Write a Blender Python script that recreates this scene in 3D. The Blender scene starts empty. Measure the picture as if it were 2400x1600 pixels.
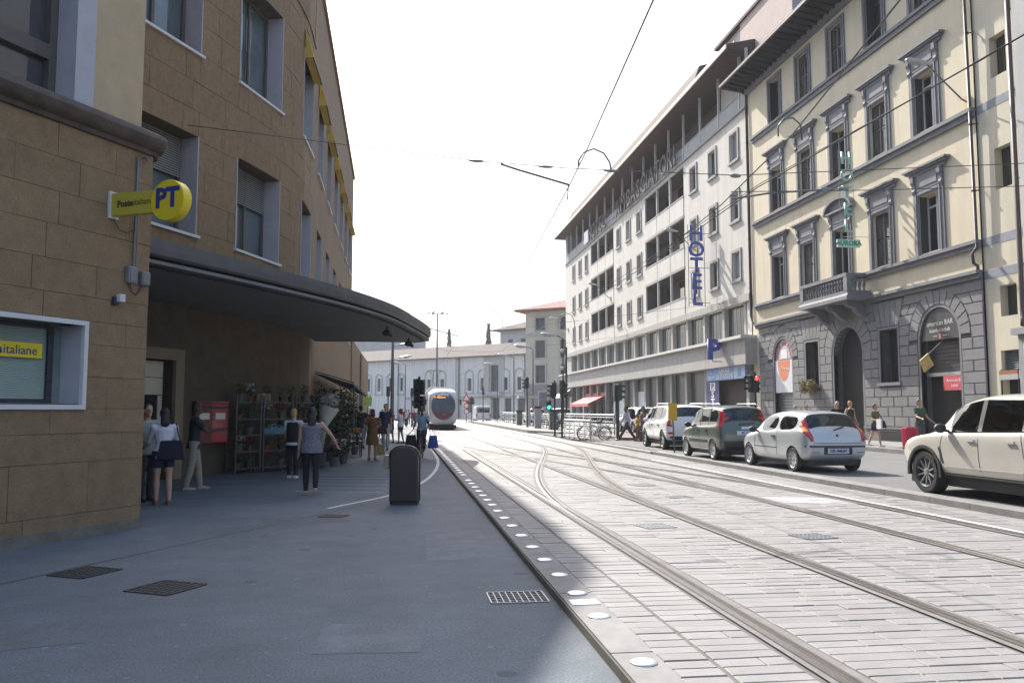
import bpy, bmesh, math, random
from mathutils import Vector, Matrix
R = math.radians
random.seed(7)
scene = bpy.context.scene
C = scene.collection
# ---------------------------------------------------------------- camera, sky, sun, exposure
cam = bpy.data.cameras.new('camera'); camo = bpy.data.objects.new('camera', cam); C.objects.link(camo)
cam.sensor_width = 36; cam.sensor_fit = 'HORIZONTAL'; cam.lens = 1937 / 2400 * 36
cam.clip_start = .1; cam.clip_end = 3000
camo.location = (0, 0, 1.65)
camo.rotation_euler = (R(90 + 4.7514), 0, R(-7.648))
scene.camera = camo
SUN = Vector((-.293, 1.10, 1.0)).normalized()          # towards the sun
w = bpy.data.worlds.new('World'); scene.world = w; w.use_nodes = True
nt = w.node_tree; nt.nodes.clear()
sky = nt.nodes.new('ShaderNodeTexSky'); sky.sky_type = 'NISHITA'; sky.sun_disc = False
sky.sun_elevation = math.asin(SUN.z); sky.sun_rotation = math.atan2(SUN.x, SUN.y)
sky.air_density = 1.0; sky.dust_density = 6.0; sky.ozone_density = 1.2; sky.altitude = 50
hz = nt.nodes.new('ShaderNodeMixRGB'); hz.blend_type = 'ADD'; hz.inputs[0].default_value = 1
hz.inputs[2].default_value = (1.45, 2.05, 3.1, 1)       # bright thin summer haze, the same all over the sky
bg = nt.nodes.new('ShaderNodeBackground'); bg.inputs[1].default_value = .095
wo = nt.nodes.new('ShaderNodeOutputWorld')
nt.links.new(sky.outputs[0], hz.inputs[1]); nt.links.new(hz.outputs[0], bg.inputs[0]); nt.links.new(bg.outputs[0], wo.inputs[0])
sl = bpy.data.lights.new('sun', 'SUN'); sl.energy = 5.0; sl.angle = R(.53); sl.color = (1, .955, .88)
so = bpy.data.objects.new('sun', sl); C.objects.link(so); so.location = (-20, 60, 60)
so.rotation_euler = (-SUN).to_track_quat('-Z', 'Y').to_euler()
scene.view_settings.view_transform = 'Standard'; scene.view_settings.look = 'None'
scene.view_settings.exposure = .9; scene.view_settings.gamma = 1
scene.cycles.use_denoising = True
scene.cycles.max_bounces = 7; scene.cycles.diffuse_bounces = 4; scene.cycles.glossy_bounces = 3
scene.cycles.transmission_bounces = 5; scene.cycles.transparent_max_bounces = 8
scene.cycles.caustics_reflective = False; scene.cycles.caustics_refractive = False
scene.cycles.sample_clamp_indirect = 6

# ---------------------------------------------------------------- materials
MT = {}
def M(name, col, rough=.7, metal=0., var=.12, scale=2.5, bump=0., bscale=60., rnd=0., streak=0., emis=0., coat=0., trans=0., spec=.5, dirt=0., alpha=1., coord='Object', speck=0., sscale=140.):
    if name in MT: return MT[name]
    m = bpy.data.materials.new(name); m.use_nodes = True; MT[name] = m
    t = m.node_tree; N = t.nodes; L = t.links.new
    b = N['Principled BSDF']
    c4 = (*col, 1)
    b.inputs['Base Color'].default_value = c4; b.inputs['Roughness'].default_value = rough; b.inputs['Metallic'].default_value = metal
    b.inputs['Specular IOR Level'].default_value = spec
    m.diffuse_color = c4
    if coat: b.inputs['Coat Weight'].default_value = coat; b.inputs['Coat Roughness'].default_value = .06
    if trans: b.inputs['Transmission Weight'].default_value = trans
    if alpha < 1: b.inputs['Alpha'].default_value = alpha
    if emis:
        b.inputs['Emission Color'].default_value = c4; b.inputs['Emission Strength'].default_value = emis
    tc = N.new('ShaderNodeTexCoord')
    cur = None
    if var or streak or rnd or dirt or speck:
        rgb = N.new('ShaderNodeRGB'); rgb.outputs[0].default_value = c4; cur = rgb.outputs[0]
        def mult(fac, lo, hi):
            nonlocal cur
            mr = N.new('ShaderNodeMapRange'); mr.inputs[1].default_value = .3; mr.inputs[2].default_value = .7
            mr.inputs[3].default_value = lo; mr.inputs[4].default_value = hi; L(fac, mr.inputs[0])
            hs = N.new('ShaderNodeHueSaturation'); L(cur, hs.inputs['Color']); L(mr.outputs[0], hs.inputs['Value']); cur = hs.outputs[0]
        if var:
            n = N.new('ShaderNodeTexNoise'); n.inputs['Scale'].default_value = scale; n.inputs['Detail'].default_value = 6; n.inputs['Roughness'].default_value = .65
            L(tc.outputs[coord], n.inputs['Vector']); mult(n.outputs[0], 1 - var, 1 + var)
        if streak:
            mp = N.new('ShaderNodeMapping'); mp.inputs['Scale'].default_value = (1.6, 1.6, .12); L(tc.outputs[coord], mp.inputs[0])
            n = N.new('ShaderNodeTexNoise'); n.inputs['Scale'].default_value = 1.5; n.inputs['Detail'].default_value = 7; L(mp.outputs[0], n.inputs['Vector']); mult(n.outputs[0], 1 - streak, 1 + streak * .6)
        if dirt:
            n = N.new('ShaderNodeTexNoise'); n.inputs['Scale'].default_value = scale * .23; n.inputs['Detail'].default_value = 9; n.inputs['Roughness'].default_value = .75
            L(tc.outputs[coord], n.inputs['Vector']); mult(n.outputs[0], 1 - dirt, 1 + dirt * .5)
        if speck:
            n = N.new('ShaderNodeTexNoise'); n.inputs['Scale'].default_value = sscale; n.inputs['Detail'].default_value = 3; n.inputs['Roughness'].default_value = .8
            L(tc.outputs[coord], n.inputs['Vector']); mult(n.outputs[0], 1 - speck, 1 + speck)
        if rnd:
            oi = N.new('ShaderNodeObjectInfo'); mr = N.new('ShaderNodeMapRange'); mr.inputs[3].default_value = 1 - rnd; mr.inputs[4].default_value = 1 + rnd
            L(oi.outputs['Random'], mr.inputs[0]); hs = N.new('ShaderNodeHueSaturation'); L(cur, hs.inputs['Color']); L(mr.outputs[0], hs.inputs['Value']); cur = hs.outputs[0]
        L(cur, b.inputs['Base Color'])
        if emis: L(cur, b.inputs['Emission Color'])
    if bump:
        n = N.new('ShaderNodeTexNoise'); n.inputs['Scale'].default_value = bscale; n.inputs['Detail'].default_value = 4
        L(tc.outputs[coord], n.inputs['Vector'])
        bp = N.new('ShaderNodeBump'); bp.inputs['Strength'].default_value = bump; bp.inputs['Distance'].default_value = .01
        L(n.outputs[0], bp.inputs['Height']); L(bp.outputs[0], b.inputs['Normal'])
    return m
def GLASS(name, tint=(.05, .06, .07), rough=.03, wob=.0):
    """window glass seen from outside: a dark room behind a reflecting pane"""
    if name in MT: return MT[name]
    m = M(name, tint, rough=rough, var=.3, scale=.8, spec=.9)
    return m

# ---------------------------------------------------------------- mesh helpers
class MB:
    def __init__(s): s.v = []; s.f = []; s.m = []
    def add(s, vs, fs, mi=0, X=None):
        o = len(s.v)
        s.v += [tuple(X @ Vector(p)) for p in vs] if X is not None else [tuple(p) for p in vs]
        s.f += [tuple(i + o for i in f) for f in fs]; s.m += [mi] * len(fs); return s
    def quad(s, a, b, c, d, mi=0): return s.add([a, b, c, d], [(0, 1, 2, 3)], mi)
    def box(s, x0, y0, z0, x1, y1, z1, mi=0, X=None):
        v = [(x, y, z) for z in (z0, z1) for y in (y0, y1) for x in (x0, x1)]
        return s.add(v, [(0, 2, 3, 1), (4, 5, 7, 6), (0, 1, 5, 4), (2, 6, 7, 3), (0, 4, 6, 2), (1, 3, 7, 5)], mi, X)
    def extr(s, poly, vec, mi=0, X=None):
        n = len(poly); vec = Vector(vec); a = [Vector(p) for p in poly]
        return s.add(a + [p + vec for p in a], [tuple(range(n))[::-1], tuple(range(n, 2 * n))] + [(i, (i + 1) % n, n + (i + 1) % n, n + i) for i in range(n)], mi, X)
    def cyl(s, p0, p1, r0, r1=None, n=10, mi=0, X=None): return s.tube([p0, p1], [r0, r0 if r1 is None else r1], n, mi, X)
    def tube(s, pts, r, n=6, mi=0, X=None, flat=1.):
        P = [Vector(p) for p in pts]; k = len(P)
        rs = r if isinstance(r, (list, tuple)) else [r] * k
        vs = []; ref = None
        for i in range(k):
            t = (P[min(i + 1, k - 1)] - P[max(i - 1, 0)]).normalized()
            if ref is None:
                ref = Vector((0, 0, 1)) if abs(t.z) < .9 else Vector((1, 0, 0))
            u = (ref - t * ref.dot(t)).normalized(); ref = u; w_ = t.cross(u)
            for j in range(n):
                a = 2 * math.pi * j / n; vs.append(P[i] + (u * math.cos(a) + w_ * math.sin(a) * flat) * rs[i])
        fs = [(i * n + j, i * n + (j + 1) % n, (i + 1) * n + (j + 1) % n, (i + 1) * n + j) for i in range(k - 1) for j in range(n)]
        fs += [tuple(range(n))[::-1], tuple(range((k - 1) * n, k * n))]
        return s.add(vs, fs, mi, X)
    def lathe(s, prof, n=16, mi=0, X=None, caps=True):
        """profile of (r, z) turned round z"""
        vs = [(r * math.cos(2 * math.pi * j / n), r * math.sin(2 * math.pi * j / n), z) for r, z in prof for j in range(n)]; k = len(prof)
        fs = [(i * n + j, i * n + (j + 1) % n, (i + 1) * n + (j + 1) % n, (i + 1) * n + j) for i in range(k - 1) for j in range(n)]
        if caps: fs += [tuple(range(n))[::-1], tuple(range((k - 1) * n, k * n))]
        return s.add(vs, fs, mi, X)
    def ell(s, c, r, n=10, k=7, mi=0, X=None):
        prof = [(max(1e-4, math.sin(math.pi * i / k)), -math.cos(math.pi * i / k)) for i in range(k + 1)]
        r = r if isinstance(r, (tuple, list)) else (r, r, r)
        Y = Matrix.Translation(c) @ Matrix.Diagonal((*r, 1))
        return s.lathe(prof, n, mi, (X @ Y) if X is not None else Y)
    def mesh(s, name, mats, smooth=False, norm=True):
        me = bpy.data.meshes.new(name); me.from_pydata(s.v, [], s.f)
        for m in mats if isinstance(mats, (list, tuple)) else [mats]: me.materials.append(m)
        if len(me.materials) > 1: me.polygons.foreach_set('material_index', s.m)
        if norm:
            bm = bmesh.new(); bm.from_mesh(me); bmesh.ops.recalc_face_normals(bm, faces=bm.faces); bm.to_mesh(me); bm.free()
        if smooth: me.shade_smooth()
        if smooth == 'auto': me.set_sharp_from_angle(angle=R(40))
        me.update(); return me
    def build(s, name, mats, parent=None, smooth=False, loc=None, rz=0, bevel=0., norm=True):
        return OB(name, s.mesh(name, mats, smooth, norm), parent, loc, rz, bevel)
def OB(name, me, parent=None, loc=None, rz=0, bevel=0.):
    o = bpy.data.objects.new(name, me); C.objects.link(o)
    if parent: o.parent = parent
    if loc: o.location = loc
    if rz: o.rotation_euler = (0, 0, rz)
    if bevel:
        b = o.modifiers.new('bevel', 'BEVEL'); b.width = bevel; b.segments = 2; b.limit_method = 'ANGLE'; b.angle_limit = R(35)
    return o
def tag(o, label=None, cat=None, group=None, kind=None):
    if label: o['label'] = label
    if cat: o['category'] = cat
    if group: o['group'] = group
    if kind: o['kind'] = kind
    return o
def EM(name, loc=(0, 0, 0), rz=0, parent=None):
    o = bpy.data.objects.new(name, None); C.objects.link(o); o.location = loc; o.rotation_euler = (0, 0, rz); o.empty_display_size = .3
    if parent: o.parent = parent
    return o
def kids(o): return list(o.children)
def copy_tree(o, parent=None, loc=None, rz=None):
    c = o.copy(); C.objects.link(c)
    if parent: c.parent = parent
    if loc is not None: c.location = loc
    if rz is not None: c.rotation_euler = (0, 0, rz)
    for ch in kids(o):
        d = ch.copy(); C.objects.link(d); d.parent = c; d.matrix_parent_inverse = ch.matrix_parent_inverse.copy()
        for g in kids(ch):
            e = g.copy(); C.objects.link(e); e.parent = d
    return c
def struct(o): o['kind'] = 'structure'; return o
TMP = bpy.data.scenes.new('workbench')                   # small side scene for evaluating modifiers quickly; removed at the end
def side_eval(objs):
    for o in objs: TMP.collection.objects.link(o)
    vl = TMP.view_layers[0]; vl.update(); dg = vl.depsgraph
    me = bpy.data.meshes.new_from_object(objs[0].evaluated_get(dg), depsgraph=dg)
    for o in objs: TMP.collection.objects.unlink(o)
    return me
def text(s, size, mat, parent, X, name='lettering', depth=.006, bold=0., align='CENTER', space=1.):
    cu = bpy.data.curves.new(name, 'FONT'); cu.body = s; cu.size = size; cu.extrude = depth; cu.offset = bold; cu.align_x = align; cu.align_y = 'CENTER'; cu.resolution_u = 2; cu.space_character = space
    t = bpy.data.objects.new(name, cu)
    me = side_eval([t])
    bpy.data.objects.remove(t); bpy.data.curves.remove(cu)
    me.materials.clear(); me.materials.append(mat); me.transform(X)
    return OB(name, me, parent)
def frame(p, xa, ya):
    """matrix whose local x,y run along xa,ya at p"""
    x = Vector(xa).normalized(); y = Vector(ya).normalized(); z = x.cross(y)
    m = Matrix((x, y, z)).transposed().to_4x4(); m.translation = Vector(p); return m
def wall(mb, F, s0, s1, z0, z1, ops, mi=0, ri=None, sx=()):
    """sheet of wall F(s,z,d) with rectangular openings (sa,sb,za,zb,depth) and their reveals"""
    ri = mi if ri is None else ri
    S = sorted({s0, s1, *[a for a in sx if s0 < a < s1], *[min(max(o[i], s0), s1) for o in ops for i in (0, 1)]})
    Z = sorted({z0, z1, *[min(max(o[i], z0), z1) for o in ops for i in (2, 3)]})
    for a, b in zip(S, S[1:]):
        for c, d in zip(Z, Z[1:]):
            if b - a < 1e-5 or d - c < 1e-5: continue
            m, n = (a + b) / 2, (c + d) / 2
            if any(o[0] < m < o[1] and o[2] < n < o[3] for o in ops): continue
            mb.quad(F(a, c, 0), F(b, c, 0), F(b, d, 0), F(a, d, 0), mi)
    for sa, sb, za, zb, dp in ops:
        for (p, q) in (((sa, za), (sb, za)), ((sb, za), (sb, zb)), ((sb, zb), (sa, zb)), ((sa, zb), (sa, za))):
            mb.quad(F(*p, 0), F(*q, 0), F(*q, -dp), F(*p, -dp), ri)
def fbox(mb, F, s0, s1, z0, z1, d0, d1, mi=0):
    v = [F(s, z, d) for d in (d0, d1) for z in (z0, z1) for s in (s0, s1)]
    mb.add(v, [(0, 2, 3, 1), (4, 5, 7, 6), (0, 1, 5, 4), (2, 6, 7, 3), (0, 4, 6, 2), (1, 3, 7, 5)], mi)
def fpoly(mb, F, poly, d0, d1, mi=0):
    n = len(poly); mb.add([F(s, z, d0) for s, z in poly] + [F(s, z, d1) for s, z in poly], [tuple(range(n))[::-1], tuple(range(n, 2 * n))] + [(i, (i + 1) % n, n + (i + 1) % n, n + i) for i in range(n)], mi)
def fpiece(name, F, poly, d, mat, parent, ch=.02):
    """one cut stone on a wall: chamfered front"""
    n = len(poly); cx = sum(p[0] for p in poly) / n; cz = sum(p[1] for p in poly) / n
    def ins(p):
        dx, dz = cx - p[0], cz - p[1]; l = math.hypot(dx, dz) or 1
        return (p[0] + dx / l * ch * 1.3, p[1] + dz / l * ch * 1.3)
    q = [ins(p) for p in poly]
    mb = MB(); mb.add([F(s, z, 0) for s, z in poly] + [F(s, z, d - ch) for s, z in poly] + [F(s, z, d) for s, z in q],
        [(i, (i + 1) % n, n + (i + 1) % n, n + i) for i in range(n)] + [(n + i, n + (i + 1) % n, 2 * n + (i + 1) % n, 2 * n + i) for i in range(n)] + [tuple(range(2 * n, 3 * n))])
    return mb.build(name, mat, parent)
# ================================================================ ground, road, tramway
m_asph = M('asphalt_pavement', (.110, .131, .155), rough=.8, var=.16, scale=1.2, bump=.35, bscale=180, dirt=.3, speck=.5, sscale=55)
m_road = M('asphalt_road', (.125, .124, .127), rough=.85, var=.14, scale=1.0, bump=.35, bscale=160, dirt=.15, speck=.3, sscale=60)
m_pav = M('stone_pavement', (.21, .206, .2), rough=.8, var=.15, scale=2, bump=.2, dirt=.15)
m_sett = M('stone_sett', (.215, .205, .199), rough=.7, var=.12, scale=4, bump=.3, bscale=70, rnd=.09, speck=.12, sscale=120)
m_bed = M('sett_joint', (.13, .122, .115), rough=.95, var=.2, scale=8, bump=.3)
m_kerb = M('kerb_stone', (.195, .19, .186), rough=.75, var=.14, scale=5, bump=.35, bscale=90, dirt=.15, rnd=.07)
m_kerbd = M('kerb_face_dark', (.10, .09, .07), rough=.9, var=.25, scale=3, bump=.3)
m_rail = M('rail_steel', (.46, .45, .44), rough=.26, metal=.9, var=.12, scale=6)
m_groove = M('rail_groove', (.07, .055, .045), rough=.9, var=.3, scale=8)
m_conc = M('rail_mortar', (.17, .16, .152), rough=.9, var=.2, scale=6, bump=.3)
m_white = M('road_paint_and_shine', (.5, .51, .51), rough=.7, var=.16, scale=9)
m_wornw = M('road_paint_worn', (.22, .24, .25), rough=.8, var=.3, scale=7)
m_stud = M('stud_metal', (.66, .66, .67), rough=.34, metal=.55, var=.08, scale=20)
m_iron = M('cast_iron', (.045, .045, .05), rough=.6, metal=.4, var=.3, scale=20)
m_grate = M('steel_grate', (.3, .32, .33), rough=.45, metal=.7, var=.2, scale=20)
mb = MB(); mb.quad((-400, -60, -.06), (400, -60, -.06), (400, 600, -.06), (-400, 600, -.06))
struct(mb.build('ground', M('ground_plaza', (.19, .186, .182), rough=.9, var=.12, scale=.4, dirt=.1)))
def slab(name, pts, z, mat, t=.4):
    mb = MB(); mb.extr([(x, y, z) for x, y in pts], (0, 0, -t)); return struct(mb.build(name, mat))
def spots(m, sc, thr, val):
    t = m.node_tree; N = t.nodes; b = N['Principled BSDF']; src = b.inputs['Base Color'].links[0].from_socket
    tc = N.new('ShaderNodeTexCoord'); v = N.new('ShaderNodeTexVoronoi'); v.inputs['Scale'].default_value = sc; t.links.new(tc.outputs['Object'], v.inputs['Vector'])
    w1 = N.new('ShaderNodeTexNoise'); w1.inputs['Scale'].default_value = sc * .35; t.links.new(tc.outputs['Object'], w1.inputs['Vector'])
    th = N.new('ShaderNodeMath'); th.operation = 'MULTIPLY'; th.inputs[1].default_value = thr * 2; t.links.new(w1.outputs[0], th.inputs[0])
    lt = N.new('ShaderNodeMath'); lt.operation = 'LESS_THAN'; t.links.new(v.outputs['Distance'], lt.inputs[0]); t.links.new(th.outputs[0], lt.inputs[1])
    mx = N.new('ShaderNodeMixRGB'); mx.inputs[2].default_value = (*val, 1); sc_ = N.new('ShaderNodeMath'); sc_.operation = 'MULTIPLY'; sc_.inputs[1].default_value = .55; t.links.new(lt.outputs[0], sc_.inputs[0])
    t.links.new(sc_.outputs[0], mx.inputs[0]); t.links.new(src, mx.inputs[1]); t.links.new(mx.outputs[0], b.inputs['Base Color'])
spots(m_asph, 3.3, .075, (.23, .245, .26)); spots(m_asph, 1.1, .09, (.035, .045, .055)); spots(m_asph, 7, .08, (.23, .24, .25))
slab('pavement_left', [(-30, -30), (1.37, -30), (1.37, 170), (-30, 170)], 0, m_asph)
slab('road', [(9.4, -30), (16.92, -30), (16.92, 106), (9.4, 106)], .165, m_road, .5)
pavR = slab('pavement_right', [(17.15, -30), (23, -30), (23, 106), (17.15, 106)], .31, m_pav, .6)
bed = slab('tram_bed', [(1.66, -30), (9.0, -30), (9.0, 170), (1.66, 170)], .062, m_bed)
# pavement on the far side of the tramway carrying the crossing, its poles and railings
slab('traffic_island', [(9.0, 29), (9.4, 29), (9.7, 38), (12.6, 38.5), (12.9, 106), (9.1, 106), (9.1, 51), (9.0, 36)], .14, m_pav)
plat = slab('tram_platform', [(8.75, 57), (9.9, 51.5), (12.0, 52), (12.2, 108), (8.75, 108)], .28, m_pav)
# kerb stones of the tramway (left), each a piece
def run_kerb(par, x0, x1, y0, y1, z0, z1, step, mat, matd=None):
    y = y0; k = 0
    base = {}
    while y < y1:
        l = step * random.choice((.85, 1, 1.1)); key = round(l, 3)
        if key not in base:
            m_ = MB(); m_.box(0, .006, z0, x1 - x0, l - .006, z1); base[key] = m_.mesh('kerb_stone', [mat])
        OB('kerb_stone', base[key], par, (x0, y, random.uniform(-.002, .002))); y += l; k += 1
kl = tag(EM('tram_kerb'), 'low stone kerb with metal studs between grey pavement and tramway', 'kerb')
run_kerb(kl, 1.37, 1.655, 1.5, 66, -.1, .078, 1.05, m_kerb)
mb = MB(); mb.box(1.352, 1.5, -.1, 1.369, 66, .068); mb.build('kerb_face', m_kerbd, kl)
kr = tag(EM('road_kerb'), 'raised stone kerb dividing tram tracks from car lane', 'kerb')
run_kerb(kr, 9.0, 9.40, 1.5, 29, -.1, .172, 1.2, m_kerb)
kp = tag(EM('pavement_kerb'), 'stone kerb along pavement in front of yellow building', 'kerb')
run_kerb(kp, 16.9, 17.15, 12, 66, -.1, .312, 1.2, m_kerb)
# metal studs along the kerb
stm = MB(); stm.lathe([(.088, 0), (.086, .006), (.07, .013), (.04, .018), (.001, .02)], 16)
stm = stm.mesh('stud', [m_stud], smooth=True)
sy = [5.16, 6.33, 7.14, 7.94, 8.75, 9.57, 10.45, 11.34, 12.17, 13.02, 13.85, 14.61, 15.4, 16.21, 17.05, 17.91, 18.74, 20.28] + [21.1 + .82 * i for i in range(19)]
for i, y in enumerate(sy):
    OB('stud', stm, kl, (1.525, y, .078))
mb = MB(); mb.box(1.40, 6.72, .0, 1.63, 6.90, .083); mb.build('marker_plate', M('plate_white', (.6, .6, .6), rough=.5), kl)
# stone setts between and beside the rails
strips = [(1.665, 1.965), (1.99, 2.46), (2.78, 4.03), (4.35, 6.21), (6.53, 7.69), (8.01, 8.995)]
setts = []
y = 2.6
while y < 33:
    dy = random.uniform(.135, .175) if y < 20 else random.uniform(.16, .2)
    for a, b in strips:
        x = a
        while x < b - .01:
            l = min(random.uniform(.28, .68), b - x)
            if b - x - l < .13: l = b - x
            setts.append((x, y, l, dy)); x += l
    y += dy
def sett_geo(l, d):
    g = .003; c = .006; h = random.uniform(-.002, .0035)
    z0, z1, z2 = .03, .064 + h, .0695 + h
    t = [random.uniform(-.0018, .0018) for _ in range(4)]
    o = [(g, g), (l - g, g), (l - g, d - g), (g, d - g)]; i_ = [(g + c, g + c), (l - g - c, g + c), (l - g - c, d - g - c), (g + c, d - g - c)]
    v = [(x, y_, z0) for x, y_ in o] + [(x, y_, z1) for x, y_ in o] + [(x, y_, z2 + t[k]) for k, (x, y_) in enumerate(i_)]
    f = [(k, (k + 1) % 4, 4 + (k + 1) % 4, 4 + k) for k in range(4)] + [(4 + k, 4 + (k + 1) % 4, 8 + (k + 1) % 4, 8 + k) for k in range(4)] + [(8, 9, 10, 11)]
    return v, f
m_settj = M('stone_sett_far', (.215, .205, .199), rough=.7, var=.12, scale=4, bump=.3, bscale=70, dirt=.1, speck=.12, sscale=120)
far = MB(); cnt = 0
vis = [s for s in setts if 4.2 < s[1] < 9 and s[0] < -.8 + .80 * s[1]]
vis.sort(key=lambda s: s[1] + .3 * abs(s[0] - 3)); big = set(vis[:300])
for s in setts:
    v, f = sett_geo(s[2], s[3])
    if s in big:
        m_ = MB(); m_.add(v, f); m_.build('sett', m_sett, bed, loc=(s[0], s[1], 0))
    else:
        far.add([(p[0] + s[0], p[1] + s[1], p[2]) for p in v], f)
o = far.build('sett_paving', m_settj, bed); o['kind'] = 'stuff'
mb = MB(); mb.box(1.665, 33, .03, 8.995, 166, .069)
m_far = M('sett_paving_far', (.21, .20, .193), rough=.65, var=.15, scale=3, bump=.3, bscale=30, dirt=.1)
mb.build('paving_far', m_far, bed)
# rails: head, groove and guard lip, bedded in mortar
def ribbon(mb, pts, a, b, z, mi=0):
    P = [Vector((p[0], p[1], 0)) for p in pts]; L_ = []
    for i in range(len(P)):
        t = (P[min(i + 1, len(P) - 1)] - P[max(i - 1, 0)]).normalized(); n = Vector((t.y, -t.x, 0)); L_.append((P[i] + n * a, P[i] + n * b))
    for (p, q), (r_, s_) in zip(L_, L_[1:]):
        mb.quad((p.x, p.y, z), (q.x, q.y, z), (s_.x, s_.y, z), (r_.x, r_.y, z), mi)
trk = tag(EM('tram_track'), kind='structure')
def rail(pts, side=1, z=.0, wob=0):
    e = EM('rail', parent=trk)
    m1 = MB(); ribbon(m1, pts, -.125, .125, .0755 + z); m1.build('mortar_bed', m_conc, e, norm=False)
    h = MB(); ribbon(h, pts, -.075 * side, -.012 * side, .0815 + z); h.build('rail_head', m_rail, e, norm=False)
    g = MB(); ribbon(g, pts, -.012 * side, .036 * side, .0785 + z); g.build('rail_groove', m_groove, e, norm=False)
    l = MB(); ribbon(l, pts, .036 * side, .06 * side, .0810 + z); l.build('rail_lip', m_rail, e, norm=False)
def sm(t): t = max(0, min(1, t)); return t * t * (3 - 2 * t)
ys = [-4 + 2. * i for i in range(78)]
for x, sd in ((2.62, 1), (4.19, -1), (6.37, 1), (7.85, -1)): rail([(x, y) for y in ys], sd)
yc = [12.2 + .7 * i for i in range(41)]
for x, dx, sd, k in ((2.62, 3.75, 1, 1), (4.19, 3.66, -1, 2), (6.37, -3.75, 1, 3), (7.85, -3.66, -1, 4)):
    rail([(x + dx * sm((y - 12.2) / 28), y) for y in yc], sd, .0012 * k)
# far rail's shine painted as a white strip; arc line on the pavement
mb = MB(); ribbon(mb, [(8.02, y) for y in ys[:16]], -.045, .045, .0745); struct(mb.build('rail_shine', m_white, norm=False))
arc = [(-3.3, 9.6), (-2.2, 12.2), (-1.2, 14.4), (-.3, 16.17), (.1, 17.4), (.45, 18.91), (.74, 20.88), (1.01, 23.54), (1.2, 26.6), (1.28, 29.5), (1.3, 33), (1.31, 36)]
def cr(P, n=8):
    o = []
    for i in range(len(P) - 1):
        p0, p1, p2, p3 = P[max(i - 1, 0)], P[i], P[i + 1], P[min(i + 2, len(P) - 1)]
        for k in range(n):
            t = k / n; o.append(tuple(.5 * (2 * b + (c - a) * t + (2 * a - 5 * b + 4 * c - d) * t * t + (3 * b - a - 3 * c + d) * t ** 3) for a, b, c, d in zip(p0, p1, p2, p3)))
    return o + [P[-1]]
mb = MB(); ribbon(mb, cr(arc)[16:], -.045, .045, .004); struct(mb.build('arc_marking', m_white, norm=False))
mb = MB(); ribbon(mb, [(-5.2, 5.75), (-3.76, 8.61), (-2.37, 11.37), (-1.2, 13.7), (-.6, 14.9)], -.012, .012, .003); struct(mb.build('pavement_joint', m_groove, norm=False))
for i in range(9):
    y = 17.2 + i * .85; mb = MB(); mb.quad((-2.1 + .03 * i, y + .25, .003), (-.35 + .05 * i, y - .2, .003), (-.35 + .05 * i, y - .08, .003), (-2.1 + .03 * i, y + .37, .003)); struct(mb.build('worn_marking', m_wornw, norm=False))
# repairs, cracks and seams in the asphalt pavement
pv_l = C.objects['pavement_left']
for pts, c in (([(-.6, 5.9), (.15, 5.85), (.2, 6.6), (-.55, 6.7)], (.135, .152, .17)), ([(-1.9, 12.2), (-.7, 12.6), (-.95, 13.6), (-2.1, 13.2)], (.095, .108, .122)), ([(.3, 9.3), (1.1, 9.3), (1.1, 11.6), (.35, 11.5)], (.128, .144, .162)), ([(-3.4, 6.1), (-2.2, 6.4), (-2.4, 7.1), (-3.5, 6.8)], (.1, .115, .13))):
    mb = MB(); mb.add([(x, y, .0022) for x, y in pts], [(0, 1, 2, 3)]); mb.build('asphalt_repair', M('asphalt_repair_%d' % int(c[0] * 1000), c, rough=.85, var=.2, scale=3, speck=.4, sscale=60), pv_l, norm=False)
# drain grates
def grate(cx, cy, wx, wy, rz, z, mat, label, nx=7, ny=5, fr=.03, bw=.014):
    e = tag(EM('drain_grate', (cx, cy, z), rz), label, 'grate', 'drain grates in the paving')
    b = MB(); b.box(-wx / 2, -wy / 2, 0, wx / 2, wy / 2, .004); b.build('pit', M('pit_dark', (.03, .03, .032), rough=1), e)
    f = MB()
    for a in (-1, 1):
        f.box(-wx / 2, a * wy / 2 - fr / 2, 0, wx / 2, a * wy / 2 + fr / 2, .010); f.box(a * wx / 2 - fr / 2, -wy / 2 + fr / 2, 0, a * wx / 2 + fr / 2, wy / 2 - fr / 2, .0095)
    f.build('frame', mat, e)
    for i in range(1, nx): b = MB(); x = -wx / 2 + wx * i / nx; b.box(x - bw, -wy / 2 + fr / 2, .004, x + bw, wy / 2 - fr / 2, .0085); b.build('bar', mat, e)
    for i in range(1, ny): b = MB(); y = -wy / 2 + wy * i / ny; b.box(-wx / 2 + fr / 2, y - bw * .7, .004, wx / 2 - fr / 2, y + bw * .7, .0078); b.build('bar', mat, e)
grate(-3.17, 9.1, .45, .5, R(-28), .001, m_iron, 'square dark drain grate nearest the wall corner on grey pavement')
grate(-2.15, 8.23, .5, .5, R(-28), .001, m_iron, 'square black drain grate in grey pavement below the wall')
grate(1.04, 7.4, .5, .42, 0, .001, m_grate, 'pale steel drain grate beside the studded tram kerb', 9, 6, .012, .0045)
grate(3.47, 11.13, .42, .45, R(10), .0705, m_grate, 'grey drain grate between the rails of the near track', 8, 2)
grate(5.15, 9.95, .42, .4, R(10), .0705, m_grate, 'mid grey drain grate between the two tracks, right of the near rails', 7, 5)
grate(5.1, 17.25, .42, .5, R(8), .0705, m_grate, 'grey drain grate between the tracks where the crossover rails part')
grate(5.05, 14.75, .45, .3, R(8), .0705, m_grate, 'narrow grey drain cover between the tracks', 7, 2)
grate(-1.02, 13.35, .38, .3, R(-20), .0025, m_iron, 'small dark drain grate in the pavement beside the white arc line', 5, 3)
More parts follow.
